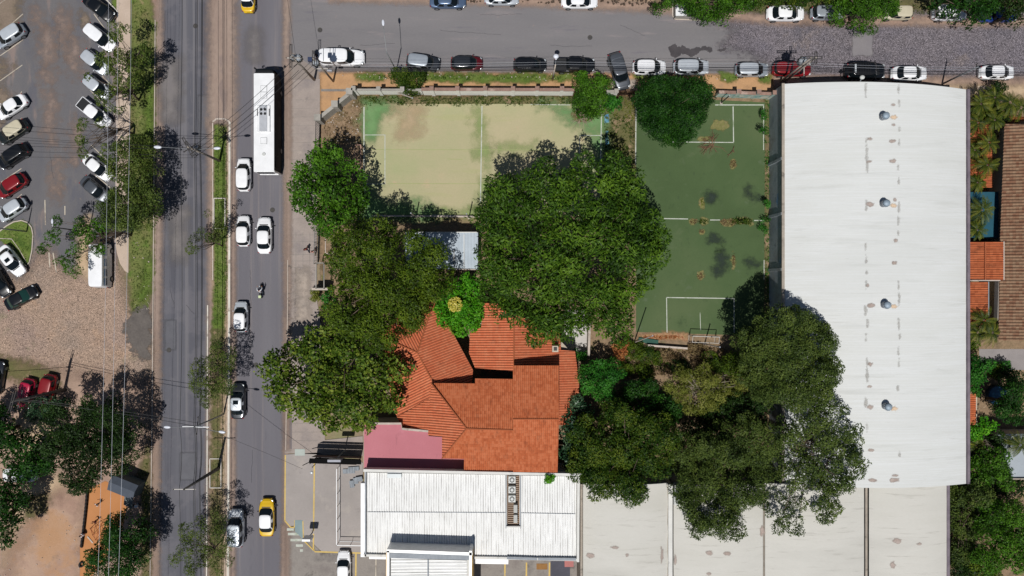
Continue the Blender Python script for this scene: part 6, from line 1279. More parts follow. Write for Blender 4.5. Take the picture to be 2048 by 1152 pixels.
def tree(label, circ_px, ztop, species='olive', thick=2.6, rc=1.0, leaf=(.36, .17), cov=1.0, gap=.04, drop=.25, name='tree', cat='tree', trunk=None, bark=None, seed=None, lower=.7, group=None, limbs=8, tr=.22, under=True, tintvar=.22, base=0., flower=None, lobe=None, lr=None):
    seed = seed if seed is not None else int(circ_px[0][0]*7+circ_px[0][1]); rg = np.random.default_rng(seed); zm = ztop-thick*.4
    k = S*(CAMH-zm)/CAMH; circ = [P(x, y, zm)+(r*k,) for x, y, r in circ_px]; A_ = np.array(circ)
    w_ = A_[:, 2]**2; cx, cy = (A_[:, 0]*w_).sum()/w_.sum(), (A_[:, 1]*w_).sum()/w_.sum()
    if trunk: cx, cy = P(*trunk)
    t = thing(name, label, cat, (cx, cy, base), 0, group); cl = crown_pts(circ, ztop, thick, rc, gap, rg, drop, 1.0, lobe if lobe is not None else thick*.65, lr or max(1.3, rc*2.6))
    if len(cl) == 0: return t
    Vs = []; Qs = []; Ts = []; o = 0
    layers = [(cl, 1.0)]
    if under:
        u = cl[rg.random(len(cl)) < .8].copy(); u[:, :2] += rg.normal(size=(len(u), 2))*rc*.35; u[:, 2] -= rc*1.1+rg.random(len(u))*thick*.35; layers.append((u, lower))
    for (cc, dn) in layers:
        R_ = rc*rg.uniform(.75, 1.25, len(cc)); n_each = np.maximum(6, (cov*dn*2*math.pi*R_**2/(leaf[0]*leaf[1]*.5)*.62)).astype(int); idx = np.repeat(np.arange(len(cc)), n_each); n = len(idx)
        d = rg.normal(size=(n, 3)); d[:, 2] = np.abs(d[:, 2])*.95-.25; d = unit(d); rr = R_[idx]*rg.uniform(.55, 1.06, n)**.7
        # twiggy bumps on each clump
        ph = rg.uniform(0, 6.28, (len(cc), 3)); bump = 1+.16*np.sin(d[:, 0]*6+ph[idx, 0])*np.sin(d[:, 1]*6+ph[idx, 1])*np.sin(d[:, 2]*5+ph[idx, 2])*2
        pos = cc[idx, :3]+d*(rr*bump)[:, None]*np.array([1, 1, .75]); lv = np.zeros((n, 3)); lv[:, :2] = cc[idx, 4:6]*1.5; V, Q = leafquads(pos, d, leaf[0], leaf[1], rg, .45, lv)
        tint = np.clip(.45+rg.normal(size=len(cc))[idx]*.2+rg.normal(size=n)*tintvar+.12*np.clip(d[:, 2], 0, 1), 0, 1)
        Vs.append(V); Qs.append(Q+o); Ts.append(tint); o += len(V)
    V = np.concatenate(Vs)-np.array([cx, cy, base]); V[:, 2] = np.maximum(V[:, 2], .05)
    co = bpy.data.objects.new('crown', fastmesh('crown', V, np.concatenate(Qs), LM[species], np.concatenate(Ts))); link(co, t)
    if flower:
        fx, fy, fr, fz = flower; X, Y = P(fx, fy, fz); n = 260; a = rg.uniform(0, 6.28, n); r_ = fr*S*np.sqrt(rg.random(n)); pos = np.stack([X-cx+r_*np.cos(a), Y-cy+r_*np.sin(a), fz-base+rg.uniform(-.1, .35, n)], 1)
        V, Q = leafquads(pos, np.tile([[0, 0, 1.]], (n, 1)), .3, .14, rg); fo = bpy.data.objects.new('yellow_growth', fastmesh('yellow_growth', V, Q, leafmat('yellow_new_leaf', '#a79c2e', '#c2b548', '#d8cf80') if 'yellow_new_leaf' not in MATS else MATS['yellow_new_leaf'], rg.random(n))); link(fo, t)
    # trunk and limbs
    H = max(.5, ztop-thick-base); m = MB(); zf_ = H*.55; top = (rg.normal()*.2, rg.normal()*.2, zf_)
    m.tube([(0, 0, -.1), (top[0]*.4, top[1]*.4, zf_*.5), top], [tr*1.25, tr, tr*.8], 8); 
    pick = rg.permutation(len(cl))[:limbs]
    for i in pick:
        tx, ty, tz = cl[i, 0]-cx, cl[i, 1]-cy, cl[i, 2]-base; md = (tx*.45+rg.normal()*.3, ty*.45+rg.normal()*.3, zf_+(tz-zf_)*.6)
        m.tube([top, md, (tx*.9, ty*.9, tz-.1)], [tr*.6, tr*.36, tr*.12], 6)
        for _ in range(2):
            q_ = cl[rg.integers(len(cl))]; dx, dy = q_[0]-cx-md[0], q_[1]-cy-md[1]; l = math.hypot(dx, dy) or 1; f_ = min(1, 3./l); m.tube([md, (md[0]+dx*f_, md[1]+dy*f_, md[2]+(q_[2]-base-md[2])*.8)], [tr*.3, tr*.08], 5)
    m.build('trunk', bark or BARK, t, True); return t
TG = None
# compound trees
tree('bright green round tree rising over the sidewalk left of the worn court', [(650, 372, 62), (620, 385, 50), (680, 390, 52), (650, 330, 44), (655, 425, 46), (690, 350, 36), (614, 350, 34), (640, 300, 16), (672, 303, 14)], 8.5, 'bright', 3.0, .75, (.36, .2), 1.05)
tree('wide olive toned tree with a lumpy crown between the sidewalk and the shelter', [(745, 478, 36), (830, 490, 36), (700, 510, 55), (760, 500, 55), (730, 580, 72), (800, 560, 62), (850, 520, 44), (870, 560, 36), (690, 610, 48), (750, 640, 62), (812, 612, 48), (785, 655, 34), (700, 660, 40), (835, 592, 36), (712, 470, 34), (750, 665, 34)], 12.5, 'olive', 3.0, 1.0, (.28, .15), 1.1, drop=.3, lobe=4.2, lr=2.5)
tree('giant dark green tree with feathery tufts in the centre of the picture', [(1145, 480, 150), (1040, 450, 88), (1060, 560, 90), (1200, 400, 100), (1250, 480, 88), (1200, 580, 88), (1100, 380, 64), (1010, 520, 66), (1150, 630, 52), (1075, 640, 50), (1060, 665, 28), (1230, 640, 42), (1290, 500, 54), (1262, 560, 50), (1010, 390, 48), (1330, 500, 20), (1000, 590, 40), (1240, 660, 28), (1110, 645, 34)], 12.5, 'giant', 3.6, 1.1, (.5, .17), 1.0, drop=.3, lobe=2.0, lr=2.2)
tree('broad leaved tree with yellowish tips at the sidewalk below the olive one', [(670, 765, 80), (610, 740, 66), (590, 790, 50), (650, 820, 46), (710, 800, 62), (750, 780, 50), (640, 700, 48), (700, 715, 56), (560, 740, 38), (720, 845, 26), (775, 800, 26), (770, 745, 38), (540, 770, 18)], 9.5, 'broad', 3.2, .85, (.42, .26), 1.0, drop=.35, lobe=2.6, lr=2.2)
tree('luminous lime green shrub tree filling the gap between the two house wings', [(912, 615, 48), (930, 588, 40), (900, 590, 32), (935, 635, 32), (895, 620, 26), (925, 655, 20), (950, 610, 20)], 5.6, 'lime', 1.8, .5, (.34, .15), 1.15, flower=(911, 609, 14, 5.5))
tree('dense dark green round tree overlapping the street wall above the green court', [(1345, 210, 62), (1310, 195, 42), (1385, 195, 46), (1350, 245, 44), (1320, 240, 32), (1405, 185, 24), (1290, 190, 18), (1370, 235, 38)], 6.6, 'deep', 2.6, .6, (.22, .1), 1.25, gap=.01, drop=.2, lobe=.6, lr=1.6)
tree('small feathery green tree beside the brown gate', [(1183, 185, 34), (1165, 165, 22), (1200, 165, 24), (1180, 215, 24), (1200, 205, 18), (1160, 195, 18)], 5.0, 'bright', 2.2, .55, (.26, .1), 1.1)
tree('low bushy shrub on the verge crossed by the leaning grey post', [(812, 158, 22), (790, 150, 12), (820, 175, 16), (835, 150, 13)], 2.6, 'mossy', 1.4, .4, (.2, .09), 1.1, name='shrub', cat='shrub', tr=.07)
tree('dull green bush in the weeds between the small feathery tree and the gate', [(1218, 205, 16), (1235, 208, 12)], 2.2, 'shrub', 1.1, .4, (.24, .12), 1.0, name='shrub', cat='shrub', tr=.06)
# south garden
tree('dark olive tree spilling over the low vaults right of the tiled house', [(1230, 900, 60), (1190, 930, 48), (1280, 880, 56), (1300, 920, 48), (1240, 950, 56), (1180, 880, 42), (1330, 880, 38), (1270, 985, 36), (1200, 975, 26), (1160, 940, 28), (1320, 860, 30), (1240, 840, 34)], 8.6, 'mossy', 3.0, .8, (.26, .13), 1.05, drop=.35, lobe=2.8, lr=2.1)
tree('fresh green bushy tree against the east wing of the tiled house', [(1200, 755, 34), (1225, 745, 24), (1180, 765, 24), (1205, 785, 24), (1232, 725, 12), (1165, 750, 16)], 5.6, 'shrub', 2.0, .55, (.24, .12), 1.2)
tree('glossy dark shrubs climbing along the east eaves of the tiled house', [(1150, 810, 24), (1140, 850, 22), (1160, 870, 24), (1140, 900, 22), (1165, 905, 22), (1170, 830, 18), (1135, 920, 14)], 5.2, 'glossy', 2.0, .6, (.34, .18), .9)
tree('deep shaded green tree behind the fresh bush in the lower garden', [(1260, 790, 30), (1300, 800, 34), (1240, 825, 24), (1340, 830, 30), (1290, 840, 28)], 5.0, 'deep', 2.2, .75, (.28, .14), 1.0, drop=.5)
tree('thin yellowish tree with bare grey twigs in the lower garden', [(1380, 770, 34), (1400, 800, 34), (1440, 790, 30), (1360, 800, 22), (1470, 770, 26), (1420, 750, 24), (1500, 750, 24), (1350, 770, 18)], 5.4, 'yellowish', 1.8, .6, (.2, .09), .7, gap=.25, bark=BARKP, limbs=26, tr=.12)
tree('round dusky green dome tree leaning over the warehouse roof', [(1585, 712, 84), (1540, 690, 54), (1625, 690, 56), (1600, 760, 62), (1540, 745, 54), (1645, 740, 44), (1600, 650, 38), (1510, 700, 30), (1560, 650, 34), (1540, 780, 34), (1640, 780, 30)], 11.2, 'fine', 4.0, .7, (.22, .11), 1.25, gap=.01, drop=.2, lobe=.7, lr=1.8)
tree('sparse airy tree with roof showing through, lowest right over the vaults', [(1640, 900, 66), (1690, 900, 48), (1600, 870, 50), (1660, 840, 44), (1610, 950, 50), (1670, 960, 48), (1590, 1000, 40), (1650, 1010, 40), (1700, 850, 30), (1560, 1040, 24), (1600, 1045, 26), (1710, 935, 28), (1630, 820, 36)], 9.2, 'fine', 2.4, .72, (.24, .12), .95, gap=.22, drop=.4, lobe=1.6, lr=2.0, under=False, bark=BARK, limbs=22)
tree('drooping dusky tree between the airy tree and the dark olive tree', [(1420, 930, 54), (1470, 900, 54), (1400, 980, 48), (1440, 1030, 44), (1480, 980, 44), (1390, 900, 34), (1470, 1050, 26), (1520, 940, 44), (1520, 1000, 34), (1500, 870, 40), (1400, 1040, 32), (1540, 890, 44)], 9.0, 'fine', 3.0, .75, (.22, .11), 1.0, gap=.05, drop=.4, limbs=14, lobe=2.6, lr=2.2)
tree('dark half shaded tree behind the round dome tree', [(1430, 860, 34), (1480, 820, 34), (1440, 700+110, 26), (1520, 830, 36), (1390, 860, 22)], 5.4, 'dark', 2.0, .8, (.28, .14), .9, drop=.6)
tree('dim green tree between dome and thin yellowish tree near the court corner', [(1500, 715, 26), (1480, 740, 26), (1520, 760, 28), (1470, 715, 14)], 5.6, 'olive', 2.2, .65, (.24, .12), .95, gap=.1)
tree('rusty orange bush at the lower left of the green court', [(1243, 700, 14), (1248, 688, 10), (1238, 715, 10)], 2.6, 'rust', 1.2, .4, (.26, .1), .9, gap=.1, name='shrub', cat='shrub', tr=.06)
for (x, y, r, z, sp, l) in ((1270, 700, 20, 1.4, 'olive', 'tangled olive bush right of the rusty orange bush'), (1300, 715, 20, 1.2, 'mossy', 'yellow green bush in the middle of the weeds below the ledge'), (1335, 712, 16, 1.0, 'dry', 'dry brown bush below the low concrete ledge'), (1395, 700, 18, 1.3, 'dry', 'dry reddish bush under the small lower goal'), (1360, 735, 18, 1.3, 'dark', 'dark bush with a black shadow left of the thin yellowish tree'), (1250, 735, 14, 1.4, 'olive', 'small olive bush beside the fresh green bushy tree'),
                            (1163, 712, 13, 2.6, 'shrub', 'deep green shrub between the white paving wall and the east wing'), (1290, 745, 16, 1.4, 'olive', 'olive bush above the deep shaded tree'), (1420, 715, 16, 1.2, 'olive', 'scrubby bush right of the dry reddish one'), (1445, 735, 18, 1.8, 'mossy', 'mossy scrub bush touching the dim green tree')):
    tree(l, [(x, y, r), (x+r*.7, y+4, r*.7), (x-r*.5, y-5, r*.7)], z, sp, min(1.2, z*.6), .38, (.2, .09), .9, gap=.12, name='shrub', cat='shrub', tr=.05, limbs=4)
for (x, y, r, l) in ((1526, 258, 10, 'small round bush against the warehouse side wall, upper one'), (1528, 227, 7, 'tiny shrub near the street end of the warehouse side wall'), (1533, 405, 8, 'small bush on the court line end, upper of the close pair'), (1534, 435, 9, 'small bush on the court line end, lower of the close pair'), (1531, 455, 7, 'little shrub just under the close pair of bushes')):
    tree(l, [(x, y, r), (x+3, y+6, r*.7)], 1.8, 'shrub', .8, .34, (.18, .09), 1.1, name='shrub', cat='shrub', tr=.04, limbs=3)
tree('small round potted bush growing on the shop parapet', [(1098, 958, 12)], 7.4, 'lime', 1.0, .32, (.18, .09), 1.3, name='shrub', cat='shrub', tr=.05, base=5.9, limbs=3)
tree('yellow flowering bush at the bottom of the pedestrian railing', [(628, 585, 8), (632, 597, 9)], 1.6, 'yellowish', .8, .3, (.18, .1), 1.2, name='shrub', cat='shrub', tr=.04, limbs=3)
tree('bright banana like plant beside the yellow bush', [(650, 590, 12), (655, 606, 12)], 2.4, 'shrub', 1.0, .4, (.5, .2), .9, name='shrub', cat='shrub', tr=.06, limbs=3)
# street trees north
tree('mixed green trees over the small stall at the top edge', [(1400, -8, 34), (1440, 0, 30), (1480, -10, 34), (1380, 14, 14), (1420, 22, 14), (1455, 22, 14), (1350, -8, 22), (1320, 2, 12), (1500, 0, 20)], 5.6, 'bright', 2.2, .6, (.26, .12), .9, gap=.14)
tree('leafy fringe above the white sedan and silver hatchback on the cobbles', [(1560, -20, 28), (1600, -20, 26), (1640, -20, 26), (1680, -14, 24), (1530, -14, 22)], 5.2, 'mossy', 2.0, .6, (.26, .12), 1.0, gap=.1)
tree('big green tree hanging over the street between the silver and cream hatchbacks', [(1740, 0, 46), (1715, 15, 28), (1765, 20, 30), (1740, 32, 22), (1785, 0, 28), (1700, -10, 30)], 6.2, 'bright', 2.6, .65, (.24, .1), 1.1)
tree('dark broad tree over the boxy van at the top right', [(1935, -12, 42), (1970, 6, 28), (1915, -2, 20), (1985, -5, 34), (1885, -18, 22), (1950, 18, 16)], 6.0, 'deep', 2.6, .7, (.3, .16), 1.0)
tree('dark tree in the very top right corner', [(2035, 5, 26), (2050, 25, 20), (2030, 28, 12)], 6.0, 'dark', 2.2, .6, (.28, .15), 1.0)
# left lot trees
K1 = dict(thick=1.6, rc=.55, leaf=(.24, .12), cov=.9, gap=.26, drop=.35, under=False, limbs=16, tr=.13)
def K(**k): d = dict(K1); d.update(k); return d
tree('sparse tree with leafy ends over the upper cars of the lot', [(238, 60, 18), (225, 75, 12), (222, 128, 24), (205, 120, 12), (240, 108, 20), (270, 125, 24), (285, 100, 18)], 6.2, 'wisp', trunk=(285, 150), **K())
tree('loose green tree over the silver hatchback above the pickup', [(235, 170, 22), (205, 195, 20), (265, 150, 22), (175, 160, 12), (230, 215, 12)], 6.0, 'wisp', trunk=(278, 200), **K())
tree('bare twigged tree with a left tassel of leaves below the pickup', [(163, 250, 12), (160, 285, 14), (190, 250, 12), (170, 305, 10)], 6.4, 'wisp', trunk=(268, 268), **K(limbs=22, gap=.2))
tree('full leafed roadside tree casting a toothed shadow onto the avenue', [(270, 300, 34), (240, 300, 26), (285, 330, 26), (215, 310, 22), (255, 350, 28), (230, 340, 20)], 6.6, 'wisp', trunk=(296, 318), **K(gap=.1, cov=.8, under=True))
tree('dense dusky roadside tree right above the minibus', [(260, 400, 42), (230, 410, 34), (285, 390, 30), (275, 430, 28), (240, 440, 26), (300, 410, 18), (215, 440, 18)], 6.8, 'fine', trunk=(292, 425), **K(gap=.06, cov=.9, under=True))
tree('scattered tree of separate leaf tufts left of the minibus', [(123, 445, 16), (160, 460, 24), (105, 470, 14), (90, 495, 10), (145, 500, 18), (180, 470, 18), (130, 525, 20), (150, 540, 14), (200, 500, 18), (185, 450, 14), (80, 502, 10)], 5.8, 'bright', trunk=(262, 470), **K(gap=.24, limbs=20))
tree('big dark tree crossed by the three pale wires at lower left', [(170, 890, 66), (130, 880, 46), (200, 850, 46), (110, 830, 30), (210, 920, 44), (150, 940, 44), (100, 900, 24), (180, 830, 40), (115, 960, 20), (235, 880, 26), (160, 965, 26)], 8.2, 'dark', thick=3.0, rc=.8, leaf=(.26, .12), cov=1.1, gap=.05, drop=.4, lobe=2.2, lr=2.0)
tree('dark green tree over the white car at the left edge', [(45, 920, 36), (65, 900, 26), (70, 940, 24), (30, 880, 22), (20, 940, 24), (90, 925, 20)], 7.0, 'deep', thick=2.6, rc=.65, leaf=(.32, .16), cov=1.1, gap=.03)
tree('green tree cut by the left edge below the white car', [(0, 1010, 34), (10, 980, 22), (-10, 1050, 34), (5, 1080, 16)], 7.0, 'deep', thick=2.6, rc=.65, leaf=(.32, .16), cov=1.1, gap=.03)
tree('round dark green tree at the bottom right of the orange sand', [(230, 1095, 46), (200, 1120, 34), (255, 1080, 32), (225, 1140, 42), (265, 1125, 26), (195, 1140, 26), (230, 1060, 26)], 7.2, 'deep', thick=2.8, rc=.7, leaf=(.26, .12), cov=1.1, gap=.04)
tree('silvery leafed small tree over the fronts of the two red cars', [(75, 820, 22), (100, 810, 20), (60, 828, 16), (90, 838, 16)], 3.4, 'glossy', thick=1.2, rc=.45, leaf=(.2, .1), cov=.8, gap=.15, tr=.08)
tree('dark tree barely entering the left edge above the white car', [(-30, 860, 46), (-20, 900, 30), (-60, 880, 40)], 7.5, 'deep', thick=2.6, rc=.7, leaf=(.32, .16), cov=1.1, gap=.03)
# median trees
K2 = dict(thick=1.4, rc=.5, leaf=(.2, .08), cov=.85, gap=.24, drop=.45, under=False, limbs=16, tr=.09)
def KK(**k): d = dict(K2); d.update(k); return d
tree('wispy median tree reaching over the avenue by the small planter', [(392, 482, 14), (388, 500, 12), (398, 465, 10), (430, 478, 18), (438, 455, 14), (418, 420, 10), (440, 425, 12)], 4.6, 'wisp', trunk=(446, 492), **KK())
tree('feathery median tree above the double lamp', [(430, 740, 34), (400, 760, 26), (440, 710, 26), (440, 770, 26), (385, 780, 16), (415, 800, 22), (395, 730, 16), (440, 690, 14)], 6.0, 'wisp', trunk=(446, 760), **KK(gap=.2, cov=.7))
tree('pale wispy median tree at the bottom edge of the avenue', [(375, 1080, 30), (365, 1110, 26), (395, 1060, 24), (430, 1060, 22), (420, 1110, 30), (440, 1090, 20), (385, 1130, 26), (440, 1130, 20), (425, 1040, 14)], 6.4, 'wisp', trunk=(446, 1078), **KK(gap=.26, limbs=24, cov=.6))
# east side trees
tree('bright green tree beside the lower right warehouse gutter near the dark pool', [(1962, 745, 24), (1955, 770, 22), (1975, 730, 14), (1950, 725, 14)], 4.6, 'shrub', 1.8, .55, (.24, .12), 1.1)
tree('light green round tree just below the narrow orange shed', [(1962, 855, 22), (1975, 845, 16), (1955, 870, 16)], 4.4, 'lime', 1.6, .5, (.28, .14), 1.0)
tree('bright leafed tree left of the pale flat roof', [(1985, 935, 34), (1970, 960, 24), (2005, 950, 26), (2000, 915, 20), (2015, 970, 18)], 5.8, 'bright', 2.2, .65, (.26, .14), 1.05)
tree('deep green tree on the right edge above the pale flat roof', [(2030, 790, 30), (2020, 820, 24), (2045, 830, 24)], 6.0, 'deep', 2.2, .65, (.26, .12), 1.0)
tree('dull wide tree hugging the warehouse corner at lower right', [(1935, 1000, 36), (1925, 1040, 34), (1955, 980, 26), (1930, 1080, 32), (1920, 1110, 26), (1960, 1020, 30)], 5.2, 'fine', 2.2, .75, (.24, .12), 1.0, drop=.4)
tree('large green tree in the bottom right corner', [(2010, 1080, 50), (1990, 1120, 40), (2040, 1040, 36), (2000, 1040, 36), (2045, 1110, 40), (1970, 1060, 22)], 7.2, 'bright', 2.8, .75, (.24, .12), 1.05, drop=.4)
for (x, y, r, z, sp, l) in ((1925, 1140, 26, 4.4, 'dark', 'dark tree cut by the bottom edge against the low warehouse gutter'), (1965, 1145, 28, 4.6, 'olive', 'olive tree cut by the bottom edge left of the large corner tree'), (1995, 880, 20, 4.0, 'dark', 'shaded tree at the left side of the pale flat roof'), (2035, 760, 20, 4.0, 'dark', 'dark tree below the grey yard floor on the right edge'), (1995, 745, 14, 3.0, 'olive', 'olive bush just below the grey yard floor'), (1950, 925, 18, 3.6, 'dark', 'dark tree squeezed between gutter and the bright leafed tree'), (2015, 740, 12, 2.6, 'shrub', 'green bush at the edge of the grey yard floor')):
    tree(l, [(x, y, r), (x+r*.6, y+r*.4, r*.7), (x-r*.4, y-r*.6, r*.7)], z, sp, 1.8, .6, (.26, .13), 1.05, gap=.05)
tree('dark shaded bushes between the bright leafed tree and the bottom right one', [(2035, 985, 26), (1990, 1000, 22), (2045, 1010, 20)], 4.2, 'dark', 1.8, .7, (.26, .13), .95)
def palm(label, px, py, hgt, r, seed, nf=30, sp='palm', name='palm_tree', cat='palm', red=False):
    rg = np.random.default_rng(seed); x, y = P(px, py, hgt); t = thing(name, label, cat, (x, y, 0), 0, None); Vs = []; Qs = []; Ts = []; o = 0; m = MB(); m.tube([(0, 0, -.1), (rg.normal()*.1, rg.normal()*.1, hgt*.5), (0, 0, hgt)], [.16, .12, .1], 8); m.build('trunk', BARK, t, True)
    for f in range(nf):
        az = 2*math.pi*f/nf+rg.normal()*.25; L = r*rg.uniform(.75, 1.1); el = rg.uniform(-.1, 1.1); n = 20; s = np.linspace(.12, 1, n); rad = L*s*math.cos(el*.6); zz = hgt+L*(math.sin(el)*s*.7-.75*s**2*(1.1-el*.4))
        cx, cy = rad*math.cos(az), rad*math.sin(az); c = np.stack([cx, cy, zz], 1); tan = unit(np.gradient(c, axis=0)); side = unit(np.cross(tan, np.array([[0, 0, 1.]]))); w_ = L*.14*np.sin(math.pi*np.clip(s*.95+.05, 0, 1))**.6
        for sg in (-1, 1):
            tip = c+side*sg*w_[:, None]+tan*w_[:, None]*.45-np.array([[0, 0, 1.]])*w_[:, None]*.35; b0 = c-tan*.018; b1 = c+tan*.02; mid = (c+tip)/2+tan*.05
            V = np.stack([b0, b1, mid, tip], 1).reshape(-1, 3); Q = np.arange(n*4).reshape(-1, 4)[:, [0, 1, 2, 3]]; Vs.append(V); Qs.append(Q+o); o += len(V); Ts.append(np.clip(.5+rg.normal()*.2+rg.normal(size=n)*.1+.3*s-.1, 0, 1))
    link(bpy.data.objects.new('fronds', fastmesh('fronds', np.concatenate(Vs), np.concatenate(Qs), LM[sp], np.concatenate(Ts))), t); return t
for i, (x, y, h_, r, l) in enumerate(((1962, 208, 4.2, 2.0, 'palm nearest the warehouse street corner'), (1990, 195, 4.0, 1.9, 'palm by the street wall, second from the warehouse corner'), (2020, 205, 4.3, 2.0, 'palm by the street wall, third from the warehouse corner'), (1956, 245, 4.4, 1.9, 'palm over the upper end of the small red shed roof'), (1990, 240, 4.0, 1.9, 'palm at the top left corner of the brown roof'), (1978, 285, 4.4, 1.9, 'palm beside the upper part of the brown roof edge'),
                                     (1950, 300, 3.6, 1.5, 'short palm against the gutter over the red shed'), (1975, 330, 4.2, 2.0, 'yellowish curved palm above the teal awning'), (1955, 365, 3.6, 1.7, 'palm at the lower end of the red shed roof'), (1965, 420, 4.6, 2.2, 'palm spreading over the teal awning'), (1955, 460, 4.0, 1.7, 'palm at the bottom of the teal awning'), (1968, 640, 4.6, 2.2, 'palm over the lower end of the darker lean-to'), (1985, 665, 4.4, 2.0, 'palm between the grey yard floor and the lean-to'), (1955, 665, 3.8, 1.6, 'smaller palm against the gutter near the grey yard floor'), (2040, 890, 5, 1.9, 'palm hanging over the pale flat roof'), (1952, 890, 3.2, 1.5, 'yellowish palm beside the light green round tree'), (1950, 972, 3.2, 1.6, 'yellow fronded palm at the warehouse inner corner'), (2042, 215, 4.0, 1.8, 'palm cut by the right edge near the street'))):
    palm(l, x, y, h_, r, 100+i)
for i, (x, y, r, z, sp) in enumerate(((1950, 225, 16, 3.4, 'mossy'), (1975, 232, 14, 3.2, 'olive'), (2005, 225, 16, 3.0, 'mossy'), (1948, 270, 13, 3.2, 'mossy'), (1968, 262, 14, 3.0, 'rust'), (1988, 262, 12, 3.0, 'olive'), (1945, 325, 10, 3.2, 'mossy'), (1968, 310, 12, 3.2, 'yellowish'), (1984, 318, 10, 3.0, 'mossy'), (1948, 345, 12, 3.2, 'rust'), (1975, 365, 13, 3.0, 'mossy'), (1948, 398, 12, 3.0, 'mossy'), (1947, 440, 12, 3.2, 'olive'), (1955, 640, 13, 3.0, 'mossy'), (1948, 690, 12, 2.4, 'olive'))):
    tree(['mossy bush touching the warehouse street corner below the palms', 'olive bush among the wall side palms', 'mossy bush under the third palm of the street wall', 'mossy bush against the gutter at the upper end of the shed roof', 'rusty bush over the middle of the small shed roof', 'olive bush at the upper left edge of the brown roof', 'small mossy bush against the gutter at mid shed roof', 'yellowish bush on the shed roof near the short palm', 'small mossy bush at the brown roof edge', 'rust bush against the gutter at the lower end of the shed roof', 'mossy bush just above the teal awning', 'mossy bush between gutter and the top of the teal awning', 'olive bush between gutter and the middle of the teal awning', 'mossy bush at the lower end of the darker lean-to', 'olive bush beside the grey yard floor and the gutter'][i], [(x, y, r), (x+r*.6, y+r*.5, r*.65), (x-r*.2, y-r*.7, r*.6)], z, sp, 1.2, .42, (.26, .1), .9, gap=.12, name='shrub', cat='shrub', tr=.05, limbs=3)
# reddish flowering bushes between the palms
for (x, y, l) in ((2036, 236, 'reddish bush under the right edge palms'), (1962, 350, 'reddish bush beside the small red shed'), (1968, 395, 'rust coloured bush above the teal awning')):
    tree(l, [(x, y, 12), (x+6, y+5, 9)], 2.2, 'rust', 1.0, .4, (.2, .1), .9, gap=.1, name='shrub', cat='shrub', tr=.05, limbs=3)
tree('dark shrub behind the rightmost white sedan', [(2003, 172, 14), (1990, 176, 10)], 2.4, 'dark', 1.0, .4, (.22, .1), .9, gap=.2, name='shrub', cat='shrub', tr=.05)
# ---------------------------------------------------------------- grass, weeds, litter
def tufts(name, poly, per_m2, size, species, hgt=.2, seed=1, label=None, z=0.0, clumpy=.5):
    rg = np.random.default_rng(seed); W = np.array([P(x, y) for x, y in poly]); lo = W.min(0); hi = W.max(0); n = int(np.prod(hi-lo)*per_m2*1.8); pts = lo+rg.random((n, 2))*(hi-lo); sd = sdist(pts, W)
    per_m2 = per_m2; den = .75+.5*np.sin(pts[:, 0]*1.7+seed)*np.sin(pts[:, 1]*1.3+seed*2)+.3*np.sin(pts[:, 0]*4.1)*np.sin(pts[:, 1]*4.7); pts = pts[(sd > .1) & (den > clumpy*rg.random(n)*1.6)]; n = len(pts)
    if n == 0: return
    k = 4; idx = np.repeat(np.arange(n), k); pos = np.concatenate([pts[idx]+rg.normal(size=(n*k, 2))*size*.35, z+.03+rg.random((n*k, 1))*hgt], 1); out = unit(rg.normal(size=(n*k, 3))+np.array([[0, 0, .8]]))
    V, Q = leafquads(pos, out, size, size*.3, rg, .2); V[:, 2] = np.maximum(V[:, 2], z+.01); T = np.clip(rg.normal(size=n)[idx]*.25+.5, 0, 1)
    o = bpy.data.objects.new(name, fastmesh(name, V, Q, LM[species], T)); link(o); tag(o, label, 'weeds' if 'weed' in name else 'grass', None, 'stuff')
tufts('weeds', [(715, 193), (1145, 192), (1145, 209), (1100, 212), (900, 214), (760, 212)], 20, .22, 'mossy', .3, 1, 'uneven green weeds along the inner foot of the white street wall', clumpy=.8)
tufts('weeds', [(1207, 215), (1270, 240), (1270, 430), (1300, 440), (1290, 480), (1207, 400)], 14, .24, 'mossy', .25, 2, 'light green weeds in the strip between the two courts', clumpy=.9)
tufts('weeds', [(1228, 194), (1270, 194), (1270, 240), (1207, 240)], 14, .24, 'yellowish', .25, 22, 'yellowish weeds just inside the brown gate', clumpy=.8)
tufts('weeds', [(1527, 200), (1546, 200), (1547, 690), (1528, 690)], 14, .22, 'shrub', .35, 3, 'green weeds along the foot of the warehouse side wall', clumpy=.9)
tufts('weeds', [(1230, 690), (1370, 700), (1450, 690), (1480, 720), (1420, 760), (1330, 750), (1240, 760)], 22, .26, 'dry', .4, 4, 'dry brown weeds below the green court', clumpy=.8)
tufts('weeds', [(1240, 690), (1350, 700), (1330, 740), (1240, 750)], 16, .26, 'olive', .5, 5, 'green creeping weeds below the green court', clumpy=.9)
tufts('weeds', [(645, 250), (712, 192), (724, 200), (724, 300), (680, 300), (645, 290)], 12, .18, 'dry', .15, 6, 'dry weeds and leaves in the corner behind the slanting wall', clumpy=.9)
tufts('weeds', [(715, 192), (760, 192), (745, 212), (726, 240)], 12, .18, 'olive', .2, 66, 'sparse green weeds at the top left of the worn court', clumpy=1.)
tufts('grass', [(735, 148), (1120, 150), (1140, 160), (900, 162), (735, 158)], 22, .16, 'mossy', .12, 7, 'short grass strip between the parked cars and the earth footway', clumpy=.8)
tufts('grass', [(1270, 149), (1540, 152), (1540, 160), (1270, 158)], 18, .16, 'mossy', .12, 8, 'patchy kerb grass right of the gate', clumpy=1.)
tufts('grass', [(430, 255), (456, 255), (456, 630), (428, 660)], 24, .14, 'mossy', .12, 9, 'green grass on the avenue median', clumpy=.5)
